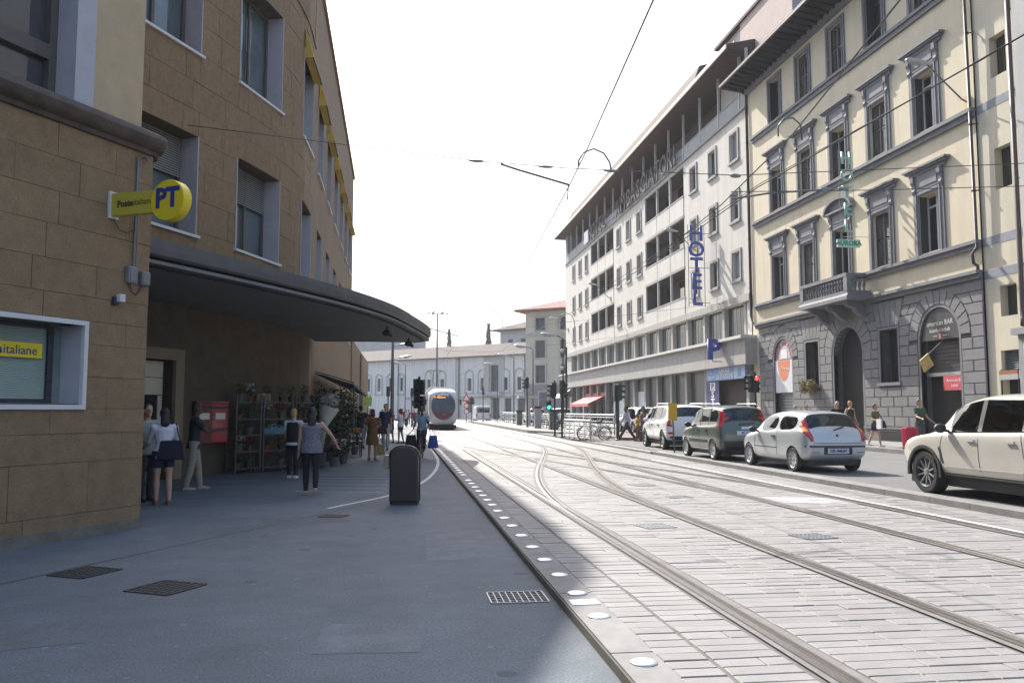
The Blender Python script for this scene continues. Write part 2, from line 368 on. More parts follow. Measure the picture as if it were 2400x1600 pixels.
mb = MB(); mb.extr([(6.55, 13.6, .0), (7.7, 13.3, 0), (7.7, 14.3, 0), (6.55, 14.6, 0)], (0, 0, .0718)); mb.build('concrete_patch', M('patch', (.29, .29, .297), rough=.85, var=.12, scale=3), bed)
# ================================================================ yellow palazzo on the right
FX = 21.0
def FR(s, z, d): return (FX - d, s, z)
m_yel = M('yellow_plaster', (.60, .53, .39), rough=.9, var=.05, scale=1.2, streak=.07, bump=.1, bscale=25)
m_yel2 = M('yellow_plaster_side', (.57, .52, .40), rough=.9, var=.06, scale=1.2, streak=.10, bump=.1, bscale=25)
m_pietra = M('grey_stone', (.185, .185, .198), rough=.8, var=.14, scale=4, bump=.25, bscale=60, dirt=.12)
m_rust = M('rusticated_stone', (.19, .187, .19), rough=.85, var=.14, scale=5, bump=.4, bscale=45, rnd=.09)
m_joint = M('rustic_joint', (.09, .09, .092), rough=.95, var=.2)
m_shut = M('dark_shutter', (.035, .036, .042), rough=.6, var=.15, scale=8)
m_slat = M('shutter_slat', (.13, .13, .135), rough=.6, var=.1, scale=8)
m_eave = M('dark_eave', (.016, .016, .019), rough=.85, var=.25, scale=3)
m_dark = M('dark_room', (.012, .012, .013), rough=.9)
m_gl = GLASS('window_glass', (.02, .024, .026))
m_case = M('casement_white', (.5, .52, .52), rough=.5, var=.06)
m_pipe = M('brown_pipe', (.07, .055, .06), rough=.5, metal=.3, var=.15)
m_tile = M('roof_tile', (.26, .15, .11), rough=.9, var=.25, scale=3, bump=.5, bscale=20)
yb = tag(EM('yellow_palazzo', (FX, 37, 0)), 'yellow plastered palazzo with grey stone window surrounds and rusticated ground floor', 'building')
def W(o): o.matrix_parent_inverse = Matrix.Translation((-FX, -37, 0)); return o       # children are built in world coordinates
YB0, YB1 = 27.3, 46.35
bays = [43.55, 40.2, 36.85, 33.5, 30.15]
ops = []
for b in bays:
    ops += [(b - .65, b + .65, 7.98, 10.35, .38), (b - .65, b + .65, 12.98, 15.35, .38), (b - .62, b + .62, 18.2, 20.55, .38)]
ops = [o if not (abs(o[0] + .65 - 36.85) < .01 and o[2] < 8) else (o[0], o[1], 7.0, 10.35, .38) for o in ops]
mb = MB(); wall(mb, FR, YB0, 47.2, 6.45, 21.6, ops); W(mb.build('wall', m_yel, yb, norm=False))
mb = MB(); wall(mb, FR, 46.36, 47.2, .2, 6.449, []); W(mb.build('corner_strip', m_yel, yb, norm=False))
mb = MB(); mb.box(FX + .42, 26, 0, FX + 11, 47.2, 21.9); W(mb.build('rear_body', m_dark, yb))
# roof: deep dark eave with boards
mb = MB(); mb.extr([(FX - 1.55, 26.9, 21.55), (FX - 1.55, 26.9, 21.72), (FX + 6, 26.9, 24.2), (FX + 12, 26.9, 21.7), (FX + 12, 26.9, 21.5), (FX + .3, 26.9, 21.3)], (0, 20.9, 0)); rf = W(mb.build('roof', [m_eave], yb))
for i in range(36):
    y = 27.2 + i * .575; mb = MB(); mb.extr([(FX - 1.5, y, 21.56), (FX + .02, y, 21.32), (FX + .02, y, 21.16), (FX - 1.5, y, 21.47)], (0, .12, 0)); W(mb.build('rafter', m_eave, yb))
mb = MB(); fbox(mb, FR, 26.95, 47.6, 21.5, 21.66, 1.56, 1.68); W(mb.build('gutter', m_pipe, yb))
mb = MB(); fbox(mb, FR, YB0, 47.2, 21.0, 21.33, 0.001, .22); W(mb.build('frieze', m_pietra, yb))
# string courses
def course(z, h, d, name, a=YB0, b=46.6):
    mb = MB(); fbox(mb, FR, a, b, z - h, z, .001, d * .55); fbox(mb, FR, a - .02, b + .02, z - h * .38, z + .012, .002, d); W(mb.build(name, m_pietra, yb))
course(7.86, .30, .24, 'string_course'); course(12.82, .34, .24, 'string_course'); course(18.06, .34, .2, 'string_course'); course(6.74, .28, .28, 'cornice')
def shutter(par, s0, s1, z0, z1, d, open_=0, lit=False):
    mb = MB(); t = .035
    for a, b in ((s0, s0 + .07), (s1 - .07, s1)): fbox(mb, FR, a, b, z0, z1, d, d + t)
    for a, b in ((z0, z0 + .09), (z1 - .09, z1), ((z0 + z1) / 2 - .04, (z0 + z1) / 2 + .04)): fbox(mb, FR, s0 + .07, s1 - .07, a, b, d, d + t)
    z = z0 + .1
    while z < z1 - .12:
        if not (abs(z - (z0 + z1) / 2) < .07):
            mb.add([FR(s0 + .07, z, d + t), FR(s1 - .07, z, d + t), FR(s1 - .07, z + .045, d), FR(s0 + .07, z + .045, d)], [(0, 1, 2, 3)], 1)
        z += .062
    W(mb.build('shutter', [m_shut, m_slat], par, norm=False))
def cornice_prof(par, b, z, w, name='window_cornice'):
    mb = MB()
    fbox(mb, FR, b - w + .22, b + w - .22, z - .30, z - .16, .002, .10); fbox(mb, FR, b - w + .1, b + w - .1, z - .16, z - .08, .003, .2); fbox(mb, FR, b - w, b + w, z - .08, z, .004, .27)
    W(mb.build(name, m_pietra, par))
def window(b, z0, z1, kind, ped, style):
    e = EM('window', (FX, b, z0), parent=yb); e.location = (0, b - 37, z0)
    def Wc(o): o.matrix_parent_inverse = Matrix.Translation((-FX, -b, -z0)); return o
    global W; W0 = W; W = Wc
    hw = .65 if ped else .62; tw = .30 if ped else .26
    mb = MB()
    for sg in (-1, 1):
        a, c = sorted((b + sg * hw, b + sg * (hw + tw))); fbox(mb, FR, a, c, z0 - .1, z1 + .22, .003, .07)
        a, c = sorted((b + sg * (hw + .06), b + sg * (hw + .13))); fbox(mb, FR, a, c, z0 - .1, z1 + .12, .071, .105)
    fbox(mb, FR, b - hw, b + hw, z1, z1 + .215, .004, .072); fbox(mb, FR, b - hw, b + hw, z1 + .06, z1 + .12, .073, .105)
    W(mb.build('trim', m_pietra, e))
    if ped:
        mb = MB(); fbox(mb, FR, b - hw - tw + .02, b + hw + tw - .02, z1 + .225, z1 + .86, .002, .085)
        fbox(mb, FR, b - hw + .02, b + hw - .02, z1 + .35, z1 + .72, .086, .11); W(mb.build('frieze_panel', m_pietra, e))
        for sg in (-1, 1):
            mb = MB(); c = b + sg * (hw + tw - .1)
            pr = [(.002, z1 + .86), (.2, z1 + .86), (.19, z1 + .62), (.13, z1 + .5), (.11, z1 + .36), (.15, z1 + .26), (.1, z1 + .14), (.002, z1 + .1)]
            vs = [FR(c - .09, z, d) for d, z in pr]; mb.extr(vs, (0, .18, 0)); W(mb.build('bracket', m_pietra, e))
        if kind == 'arch':
            n = 12; w_ = hw + tw + .34
            pts = [(b + w_ * math.cos(math.pi * i / n), z1 + .94 + .62 * math.sin(math.pi * i / n)) for i in range(n + 1)]
            ins = [(b + (w_ - .15) * math.cos(math.pi * i / n), z1 + .94 + .50 * math.sin(math.pi * i / n)) for i in range(n + 1)]
            mb = MB(); fpoly(mb, FR, ins + [(b - w_ + .15, z1 + .94), (b + w_ - .15, z1 + .94)][1:1], .002, .09); W(mb.build('tympanum', m_pietra, e))
            mb = MB()
            for i in range(n): fpoly(mb, FR, [pts[i], pts[i + 1], ins[i + 1], ins[i]], .003, .27)
            fbox(mb, FR, b - w_, b + w_, z1 + .85, z1 + .94, .004, .24); W(mb.build('window_cornice', m_pietra, e))
        else: cornice_prof(e, b, z1 + 1.18, hw + tw + .42)
    zz0 = 7.0 if (kind == 'arch') else z0
    mb = MB(); fbox(mb, FR, b - hw, b + hw, zz0, z1, -.4, -.37); W(mb.build('pane', m_gl if style != 'open' else m_dark, e))
    if style in ('glass', 'open'):
        mb = MB()
        for a, c in ((b - hw, b - hw + .08), (b - .05, b + .05), (b + hw - .08, b + hw)): fbox(mb, FR, a, c, zz0, z1, -.369, -.32)
        for z in (zz0, z1 - .5, z1 - .07): fbox(mb, FR, b - hw + .08, b - .05, z, z + .07, -.368, -.325); fbox(mb, FR, b + .05, b + hw - .08, z, z + .07, -.368, -.325)
        W(mb.build('casement', m_case if style == 'glass' else m_shut, e))
        # folded shutter leaf against the far reveal
        mb = MB(); fbox(mb, FR, b + hw - .045, b + hw - .005, zz0 + .02, z1 - .02, -.31, -.01); W(mb.build('folded_shutter', m_shut, e))
    else:
        shutter(e, b - hw, b - .01, zz0 + .02, z1 - .02, -.16); shutter(e, b + .01, b + hw, zz0 + .02, z1 - .02, -.16)
        mb = MB(); fbox(mb, FR, b - .02, b + .02, zz0 + .02, z1 - .02, -.12, -.1); W(mb.build('meeting_bar', m_slat, e))
    W = W0
st1 = ['glass', 'shut', 'glass', 'shut', 'glass']; st3 = ['open', 'shut', 'shut', 'open', 'shut']
for i, b in enumerate(bays):
    window(b, 7.98, 10.35, 'arch' if i == 2 else 'flat', True, st1[i])
    window(b, 12.98, 15.35, 'flat', True, st1[i])
    window(b, 18.2, 20.55, 'flat', False, st3[i])
# rusticated ground floor
arches = [(43.35, 1.08, 4.52, 1.82), (36.65, 1.27, 4.3, 2.12), (29.9, 1.2, 4.5, 1.9)]     # centre, half width, springing, outer ring
wins = [(40.03, .66, 2.95, 5.15), (33.27, .66, 2.85, 5.15)]
def archwall(mb, F, c, r, zs, s0, s1, z0, z1, n=16):
    P = [(c + r, z0)] + [(c + r * math.cos(math.pi * i / n), zs + r * math.sin(math.pi * i / n)) for i in range(n + 1)] + [(c - r, z0)]
    Q = []
    for s, z in P:
        if z <= zs + 1e-6: Q.append((s1 if s > c else s0, z))
        else: Q.append((c + (s - c) / r * (s1 - c if s > c else c - s0), z1) if abs(s - c) < r * .72 else ((s1 if s > c else s0), z))
    for i in range(len(P) - 1):
        mb.quad(F(*P[i], 0), F(*P[i + 1], 0), F(*Q[i + 1], 0), F(*Q[i], 0))
        if Q[i][1] < z1 - 1e-6 and Q[i + 1][1] > z1 - 1e-6 or Q[i][1] > z1 - 1e-6 and Q[i + 1][1] < z1 - 1e-6:
            e = Q[i] if Q[i][1] < z1 - 1e-6 else Q[i + 1]; g = Q[i + 1] if e is Q[i] else Q[i]
            mb.add([F(*e, 0), F(e[0], z1, 0), F(*g, 0)], [(0, 1, 2)])
    for i in range(len(P) - 1): mb.quad(F(*P[i], 0), F(*P[i + 1], 0), F(*P[i + 1], -.7), F(*P[i], -.7))
gw = MB(); cells = [(YB0, 31.9), (34.5, 38.8), (41.4, 46.35)]
for (c, r, zs, ro), (a, b) in zip(arches[::-1], cells): archwall(gw, FR, c, r, zs, a, b, .2, 6.5)
for (c, hw, z0, z1), (a, b) in zip(wins[::-1], ((31.9, 34.5), (38.8, 41.4))): wall(gw, FR, a, b, .2, 6.5, [(c - hw, c + hw, z0, z1, .5)])
W(gw.build('ground_floor_wall', m_joint, yb, norm=False))
zc = [.95 + .4235 * i for i in range(14)]            # course lines up to the cornice
def span(a, lo, hi, which):
    """how far ring a reaches sideways between two heights"""
    c, r, zs, ro = a
    out = []
    for z in (lo, hi):
        if z <= zs: out.append(ro if z > zs - .42 * 2.2 else None)
        else: out.append(math.sqrt(max(0, ro * ro - (z - zs) ** 2)))
    return out
def half(a, z):
    c, r, zs, ro = a
    if z < zs - .55: return r + .13
    if z <= zs: return ro if z > zs - .3 else r + .13
    return math.sqrt(max(0., ro * ro - (z - zs) ** 2))
for ci in range(len(zc) - 1):
    lo, hi = zc[ci], zc[ci + 1]
    edges = []
    for a in arches:
        zl = a[2]
        if hi <= zl + .05: hl = hh = a[1] + .13
        else:
            hl = half(a, max(lo, zl)); hh = half(a, hi)
            if hi > zl + a[3]: hh = 0
            if lo > zl + a[3] - .02: continue
        edges.append((a[0] - hl, a[0] - hh, a[0] + hl, a[0] + hh))
    for c, hw, z0, z1 in wins:
        if hi > z0 - .16 and lo < z1 + .1: edges.append((c - hw - .14,) * 2 + (c + hw + .14,) * 2)
        elif lo >= z1 + .1: edges.append((c - hw - .14 - (lo - z1) * .32, c - hw - .14 - (hi - z1) * .32, c + hw + .14 + (lo - z1) * .32, c + hw + .14 + (hi - z1) * .32))
    edges.sort()
    cur = (YB0, YB0); segs = []
    for e in edges:
        segs.append((cur, (e[0], e[1]))); cur = (e[2], e[3])
    segs.append((cur, (YB1 - .02, YB1 - .02)))
    for (l0, l1), (r0, r1) in segs:
        wd = min(r0 - l0, r1 - l1)
        if max(r0 - l0, r1 - l1) < .12: continue
        nb = max(1, round(wd / 1.05)) if wd > .3 else 1
        cuts = [0] + sorted((k + (.22 if ci % 2 else -.22) * (0 if nb == 1 else 1)) / nb for k in range(1, nb)) + [1]
        if nb == 1 and wd > .75 and ci % 2: cuts = [0, .5, 1]
        for u, v in zip(cuts, cuts[1:]):
            g = .012
            p = [(l0 + (r0 - l0) * u + g, lo + g), (l0 + (r0 - l0) * v - g, lo + g), (l1 + (r1 - l1) * v - g, hi - g), (l1 + (r1 - l1) * u + g, hi - g)]
            if p[1][0] - p[0][0] < .04: p[0] = ((p[0][0] + p[1][0]) / 2 - .02, p[0][1]); p[1] = (p[0][0] + .04, p[1][1])
            if p[2][0] - p[3][0] < .04: p[3] = ((p[2][0] + p[3][0]) / 2 - .02, p[3][1]); p[2] = (p[3][0] + .04, p[2][1])
            W(fpiece('rusticated_block', FR, p, .055, m_rust, yb, .022))
for c, r, zs, ro in arches:                           # voussoirs
    n = 13
    for i in range(n):
        a0, a1 = math.pi * i / n + .008, math.pi * (i + 1) / n - .008
        top = min(6.4, 99)
        def P(rr, a):
            z = zs + rr * math.sin(a)
            if z > top: rr = (top - zs) / math.sin(a); z = top
            return (c + rr * math.cos(a), z)
        W(fpiece('voussoir', FR, [P(r + .12, a0), P(ro - .012, a0), P(ro - .012, a1), P(r + .12, a1)], .06, m_rust, yb, .022))
    mb = MB(); m2 = 18
    for i in range(m2):
        a0, a1 = math.pi * i / m2, math.pi * (i + 1) / m2
        fpoly(mb, FR, [(c + r * math.cos(a0), zs + r * math.sin(a0)), (c + (r + .11) * math.cos(a0), zs + (r + .11) * math.sin(a0)), (c + (r + .11) * math.cos(a1), zs + (r + .11) * math.sin(a1)), (c + r * math.cos(a1), zs + r * math.sin(a1))], -.2, .035)
    for sg in (-1, 1): a, b = sorted((c + sg * r, c + sg * (r + .11))); fbox(mb, FR, a, b, .21, zs, -.2, .035)
    W(mb.build('arch_moulding', m_pietra, yb))
for c, hw, z0, z1 in wins:
    for i in range(5):
        t0, t1 = -1 + .4 * i, -.6 + .4 * i; b0 = hw + .14; b1 = b0 + .36
        W(fpiece('voussoir', FR, [(c + b0 * t0 + .01, z1 + .12), (c + b0 * t1 - .01, z1 + .12), (c + b1 * t1 - .01, 6.38), (c + b1 * t0 + .01, 6.38)], .06, m_rust, yb, .02))
    mb = MB()
    for a, b, p, q in ((c - hw - .12, c - hw, z0 - .12, z1 + .1), (c + hw, c + hw + .12, z0 - .12, z1 + .1), (c - hw, c + hw, z1, z1 + .1)): fbox(mb, FR, a, b, p, q, -.1, .05)
    fbox(mb, FR, c - hw - .2, c + hw + .2, z0 - .14, z0 - .001, -.1, .12); W(mb.build('window_surround', m_pietra, yb))
    mb = MB(); fbox(mb, FR, c - hw, c + hw, z0, z1, -.5, -.46); W(mb.build('pane', m_gl, yb))
    mb = MB()
    for s in (c - hw + .05, c, c + hw - .05): fbox(mb, FR, s - .05, s + .05, z0, z1, -.459, -.41)
    W(mb.build('casement', M('brown_wood', (.10, .065, .045), rough=.6), yb))
# plinth
px = [YB0]
for a in arches[::-1]: px += [a[0] - a[1] - .11, a[0] + a[1] + .11]
px.append(YB1)
for i in range(0, len(px), 2):
    mb = MB(); fbox(mb, FR, px[i], px[i + 1], .2, .84, .002, .09); fbox(mb, FR, px[i] - .01, px[i + 1] + .01, .84, .94, .003, .14); W(mb.build('plinth', m_rust, yb))
mb = MB(); fbox(mb, FR, 32.5, 34.1, .35, .72, .091, .1); W(mb.build('cellar_grille', m_dark, yb))
# portal, shop shutter and bar door behind the arches
m_door = M('portal_door', (.03, .012, .009), rough=.5, var=.2, scale=3)
mb = MB(); fbox(mb, FR, 35.2, 38.1, .2, 5.7, -.72, -.66); dr = W(mb.build('door', m_door, yb))
for s in (35.7, 36.4, 37.1):
    for z in (.6, 1.7, 2.8): mb = MB(); fbox(mb, FR, s - .22, s + .22, z, z + .8, -.66, -.63); o = mb.build('door_panel', m_door, dr); o.matrix_parent_inverse = Matrix.Identity(4)
mb = MB(); fbox(mb, FR, 35.3, 38.0, .2, .5, -.3, .35); W(mb.build('step', m_pav, yb))
m_roll = M('roller_shutter', (.33, .36, .37), rough=.45, metal=.4, var=.1, streak=.1)
mb = MB(); fbox(mb, FR, 42.2, 44.5, .2, 5.7, -.40, -.36); W(mb.build('shop_backing', m_dark, yb))
for i in range(14):
    z = .25 + i * .17; mb = MB(); fbox(mb, FR, 42.27, 44.43, z, z + .145, -.36, -.31); W(mb.build('roller_slat', m_roll, yb))
mb = MB(); fbox(mb, FR, 28.6, 31.2, .2, 5.8, -.95, -.9); W(mb.build('bar_backing', M('bar_interior', (.03, .026, .022), rough=.8, var=.4, scale=2), yb))
mb = MB(); fbox(mb, FR, 28.72, 31.08, 3.0, 3.14, -.5, -.2); W(mb.build('door_head', M('alu', (.45, .45, .44), rough=.4, metal=.6), yb))
for i in range(9):
    z = 3.16 + i * .15; mb = MB(); fbox(mb, FR, 28.72, 31.08, z, z + .135, -.36, -.31); W(mb.build('roller_slat', M('dark_roller', (.05, .05, .052), rough=.5, metal=.3), yb))
# balcony
bc = EM('balcony', (0, 0, 0), parent=yb); bc.location = (0, 0, 0)
by0, by1, bx = 34.55, 38.95, 1.12
mb = MB(); mb.extr([FR(by0 - .08, z, d) for d, z in ((.0, 6.62), (bx + .1, 6.62), (bx + .1, 6.78), (bx + .02, 6.9), (.0, 6.9))], (0, by1 - by0 + .16, 0)); W(mb.build('slab', m_pietra, bc))
for s in (35.1, 36.75, 38.4):
    mb = MB(); mb.extr([FR(s - .16, z, d) for d, z in ((.06, 6.6), (.95, 6.6), (.9, 6.42), (.6, 6.3), (.4, 6.05), (.06, 5.85))], (0, .32, 0)); W(mb.build('corbel', m_pietra, bc))
mb = MB(); fbox(mb, FR, by0, by1, 7.68, 7.84, bx - .26, bx + .04); fbox(mb, FR, by0, by0 + .28, 7.681, 7.838, .02, bx - .261); fbox(mb, FR, by1 - .28, by1, 7.681, 7.838, .02, bx - .261); W(mb.build('handrail', m_pietra, bc))
mb = MB(); fbox(mb, FR, by0, by1, 6.9, 7.04, bx - .24, bx + .02); fbox(mb, FR, by0, by0 + .26, 6.901, 7.038, .02, bx - .241); fbox(mb, FR, by1 - .26, by1, 6.901, 7.038, .02, bx - .241); W(mb.build('base_rail', m_pietra, bc))
for s in (by0 + .14, by1 - .14):
    mb = MB(); fbox(mb, FR, s - .15, s + .15, 7.04, 7.68, bx - .26, bx + .03); W(mb.build('pier', m_pietra, bc))
bm_ = MB(); bm_.lathe([(.06, 0), (.06, .05), (.035, .09), (.075, .2), (.085, .27), (.05, .4), (.032, .5), (.055, .55), (.06, .64)], 8); bm_ = bm_.mesh('baluster', [m_pietra], smooth=True)
for i in range(15): o = OB('baluster', bm_, bc); o.matrix_parent_inverse = Matrix.Translation((-FX, -37, 0)); o.location = (FX - bx + .11, by0 + .42 + i * .255, 7.04)
for s in (by0 + .13, by1 - .13):
    for i in range(3): o = OB('baluster', bm_, bc); o.matrix_parent_inverse = Matrix.Translation((-FX, -37, 0)); o.location = (FX - .25 - i * .22, s, 7.04)
# right end: plain yellow strip with small windows, painted bands and rain pipes
e_op = [(25.75, 26.55, 4.95, 6.05, .3), (25.7, 26.5, 9.5, 11.0, .3), (25.7, 26.5, 13.6, 15.1, .3), (25.75, 26.65, 3.0, 3.75, .2), (25.5, 26.75, .2, 2.75, .4)]
def FS(s, z, d): return (FX + .06 - d, s, z)
mb = MB(); wall(mb, FS, 24.7, 27.3, .2, 20, e_op); W(mb.build('side_strip', m_yel2, yb, norm=False))
for o_ in e_op:
    mb = MB(); fbox(mb, FS, o_[0], o_[1], o_[2], o_[3], -o_[4] - .02, -o_[4]); W(mb.build('pane', m_gl, yb))
for a in (1, 2): mb = MB(); o_ = e_op[a]; fbox(mb, FS, 26.08, 26.12, o_[2], o_[3], -.29, -.25); W(mb.build('window_bar', m_shut, yb))
for i in range(10): mb = MB(); z = 3.02 + i * .073; mb.add([FS(25.75, z, -.12), FS(26.65, z, -.12), FS(26.65, z + .05, -.19), FS(25.75, z + .05, -.19)], [(0, 1, 2, 3)]); W(mb.build('vent_slat', m_roll, yb, norm=False))
for z in (7.9, 12.85, 6.7): mb = MB(); fbox(mb, FS, 25.35, 27.28, z - .32, z, .001, .008); W(mb.build('painted_band', M('band_grey', (.26, .27, .30), rough=.9, var=.1), yb))
def pipe(par, name, pts, r=.06):
    mb = MB(); mb.tube(pts, r, 8); return mb.build(name, m_pipe, par, smooth=True)
e = tag(EM('rain_pipe'), 'brown rain pipe at the right end of the yellow palazzo rustication', 'pipe')
pipe(e, 'pipe', [(FX - .22, 27.36, 21.4), (FX - .14, 27.36, 7.6), (FX - .34, 27.36, 7.35), (FX - .3, 27.36, 7.0), (FX - .14, 27.36, 6.9), (FX - .14, 27.36, 6.75)])
for z in (9.7, 12.2, 15.7, 18.5): mb = MB(); mb.tube([(FX - .14, 27.36, z), (FX + .02, 27.2, z)], .025, 6); mb.lathe([(.085, -.03), (.085, .03)], 10, 0, Matrix.Translation((FX - .16, 27.36, z))); mb.build('bracket', m_iron, e)
e = tag(EM('rain_pipe'), 'thick dark rain pipe at the far right edge of the yellow wall', 'pipe')
pipe(e, 'pipe', [(FX - .12, 25.3, 21), (FX - .12, 25.3, 5.1), (FX - .16, 25.25, 4.75), (FX - .3, 25.1, 4.5)], .085)
for z in (6.6, 9.6, 12.7, 15.6): mb = MB(); mb.tube([(FX - .12, 25.3, z), (FX + .05, 25.15, z)], .02, 6); mb.build('bracket', m_iron, e)
e = tag(EM('rain_pipe'), 'slim rain pipe between the hotel and the yellow palazzo', 'pipe')
pipe(e, 'pipe', [(FX - .6, 47.35, 21.5), (FX - .5, 47.3, 21.3), (FX - .1, 47.25, 21.0), (FX - .1, 47.25, 7.3), (FX - .1, 47.0, 6.9), (FX - .1, 46.6, 6.7)], .055)
for z in (9, 12, 15, 18): mb = MB(); mb.lathe([(.075, -.03), (.075, .03)], 10, 0, Matrix.Translation((FX - .1, 47.25, z))); mb.build('bracket', m_iron, e)
# next building at the right edge
nb_ = tag(EM('grey_building', (FX, 20, 0)), 'pale grey building at the right edge with a stone ground floor ledge', 'building')
m_pg = M('pale_plaster', (.45, .45, .43), rough=.9, var=.06, streak=.1)
m_pg2 = M('grey_plaster', (.30, .30, .31), rough=.9, var=.08, streak=.08)
mb = MB(); mb.box(FX - .22, 8, 4.35, FX + 10, 25.0, 22); o = mb.build('upper_wall', m_pg, nb_); o.matrix_parent_inverse = Matrix.Translation((-FX, -20, 0))
mb = MB(); mb.box(FX - .25, 8, .2, FX + 10, 25.42, 4.2); o = mb.build('ground_wall', m_pg2, nb_); o.matrix_parent_inverse = Matrix.Translation((-FX, -20, 0))
mb = MB(); mb.box(FX - .42, 8, 4.2, FX + 10, 25.55, 4.42); o = mb.build('ledge', m_pg2, nb_); o.matrix_parent_inverse = Matrix.Translation((-FX, -20, 0))
# ================================================================ hotel
m_hot = M('cream_plaster', (.54, .515, .46), rough=.9, var=.05, scale=1.2, streak=.09, bump=.1, bscale=25)
m_hot2 = M('cream_parapet', (.55, .53, .48), rough=.9, var=.06, streak=.1)
m_trav = M('travertine', (.36, .345, .32), rough=.75, var=.12, scale=2.5, streak=.08, bump=.2)
m_hstone = M('grey_surround', (.32, .305, .29), rough=.85, var=.1)
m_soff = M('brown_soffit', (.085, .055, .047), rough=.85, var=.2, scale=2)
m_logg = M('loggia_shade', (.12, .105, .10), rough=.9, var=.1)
m_att = M('attic_panel', (.30, .315, .325), rough=.8, var=.08, streak=.08)
m_bgl = M('tall_glass', (.035, .052, .066), rough=.05, var=.25, scale=.6, spec=.25)
m_wpost = M('white_post', (.55, .535, .5), rough=.7, var=.06)
ht = tag(EM('hotel_building', (FX, 75, 0)), 'long cream hotel with brown overhanging eaves, loggias and a band of tall windows', 'building')
def H(o): o.matrix_parent_inverse = Matrix.Translation((-FX, -75, 0)); return o
HY0, HY1 = 47.35, 104.2
cols = [49.42, 53.15, 56.87, 70.82, 74.3, 77.8, 91.97, 95.4, 99.0]
rows = [9.95, 13.75, 17.65]
logs = [(58.98, 68.95), (79.8, 89.8)]
lz = [(10.07, 12.27), (13.85, 16.1), (17.75, 20.02)]
mods = [48.45 + 3.492 * i for i in range(16)]
ops = []
for c in cols:
    for z in rows: ops.append((c - .6, c + .6, z, z + 1.68, .22))
for a, b in logs:
    for z0, z1 in lz: ops.append((a, b, z0, z1, .12))
ops.append((48.0, 103.0, 6.19, 8.3, .5))
mb = MB(); wall(mb, FR, HY0, HY1, 5.9, 20.3, ops); H(mb.build('wall', m_hot, ht, norm=False))
for i, c in enumerate(cols):
    for j, z in enumerate(rows):
        e = EM('window', (0, 0, 0), parent=ht); mb = MB()
        for a, b, p, q in ((c - .78, c - .6, z - .12, z + 1.86), (c + .6, c + .78, z - .12, z + 1.86), (c - .6, c + .6, z + 1.68, z + 1.86)): fbox(mb, FR, a, b, p, q, .002, .07)
        fbox(mb, FR, c - .84, c + .84, z - .26, z - .12, .002, .13); H(mb.build('surround', m_hstone, e))
        mb = MB(); fbox(mb, FR, c - .6, c + .6, z, z + 1.68, -.24, -.21)
        curt = (i + j * 2) % 4 == 0
        H(mb.build('pane', GLASS('curtain_glass', (.30, .32, .34), .04) if curt else m_gl, e))
        mb = MB()
        for a, b in ((c - .6, c - .54), (c - .03, c + .03), (c + .54, c + .6)): fbox(mb, FR, a, b, z, z + 1.68, -.209, -.17)
        for p in (z, z + 1.62): fbox(mb, FR, c - .54, c + .54, p, p + .06, -.208, -.172)
        H(mb.build('casement', m_hstone, e))
        if (i * 3 + j) % 5 == 1:
            mb = MB(); fbox(mb, FR, c - .54, c + .54, z + 1.0, z + 1.62, -.2, -.185); H(mb.build('roller_blind', m_hstone, e))
for a, b in logs:
    n = 3; w_ = (b - a) / n
    for (z0, z1) in lz:
        e = EM('loggia', parent=ht)
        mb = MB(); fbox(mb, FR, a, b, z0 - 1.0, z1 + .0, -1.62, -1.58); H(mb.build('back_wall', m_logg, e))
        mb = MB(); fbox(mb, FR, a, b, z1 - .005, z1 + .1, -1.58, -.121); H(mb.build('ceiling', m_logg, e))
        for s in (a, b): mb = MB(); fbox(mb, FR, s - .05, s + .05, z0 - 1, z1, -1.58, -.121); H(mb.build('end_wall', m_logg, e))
        mb = MB(); fbox(mb, FR, a, b, z0 - .06, z0 + .05, -.3, .06); H(mb.build('sill', m_hstone, e))
        for k in range(n):
            mb = MB(); fbox(mb, FR, a + k * w_ + .05, a + (k + 1) * w_ - .05, z0 - 1.42, z0 - .06, .002, .035); H(mb.build('parapet_panel', m_hot2, e))
            mb = MB(); s = a + (k + .55) * w_; fbox(mb, FR, s - .55, s + .55, z0 - 1, z1 - .25, -1.579, -1.55); H(mb.build('balcony_door', m_gl, e))
        for k in range(1, n):
            mb = MB(); s = a + k * w_; fbox(mb, FR, s - .07, s + .07, z0 + .05, z1, -.16, .02); H(mb.build('post', m_wpost, e))
            mb = MB(); fbox(mb, FR, s - .035, s + .035, z0 - 1.42, z0 - .061, .003, .045); H(mb.build('divider', m_hstone, e))
        mb = MB(); fbox(mb, FR, a, b, z0 - 1.62, z0 - 1.43, .002, .05); H(mb.build('edge_beam', m_hstone, e))
# attic gallery under the eaves
mb = MB(); fbox(mb, FR, HY0, HY1, 20.3, 20.48, -.3, .14); H(mb.build('attic_ledge', m_hstone, ht))
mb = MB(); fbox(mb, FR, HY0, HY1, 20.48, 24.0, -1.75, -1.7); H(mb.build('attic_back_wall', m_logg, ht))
for i, a in enumerate([HY0 - 2.4 + 3.492 * 0] + mods):
    b = a + 3.492 if i else mods[0]
    a, b = max(a, HY0), min(b, HY1)
    if b - a < .3: continue
    mb = MB(); fbox(mb, FR, a + .03, b - .03, 20.48, 21.42, -.06, .0); H(mb.build('attic_panel', m_att, ht))
    mb = MB(); fbox(mb, FR, a + .0, b - .0, 21.42, 21.5, -.09, .03); H(mb.build('attic_rail', m_hstone, ht))
    mb = MB(); fbox(mb, FR, a - .05, a + .05, 20.481, 24.1, -.12, .04); H(mb.build('attic_post', m_wpost, ht))
    mb = MB(); s = (a + b) / 2; fbox(mb, FR, s - .7, s + .5, 20.6, 22.9, -1.699, -1.66); H(mb.build('attic_door', m_gl, ht))
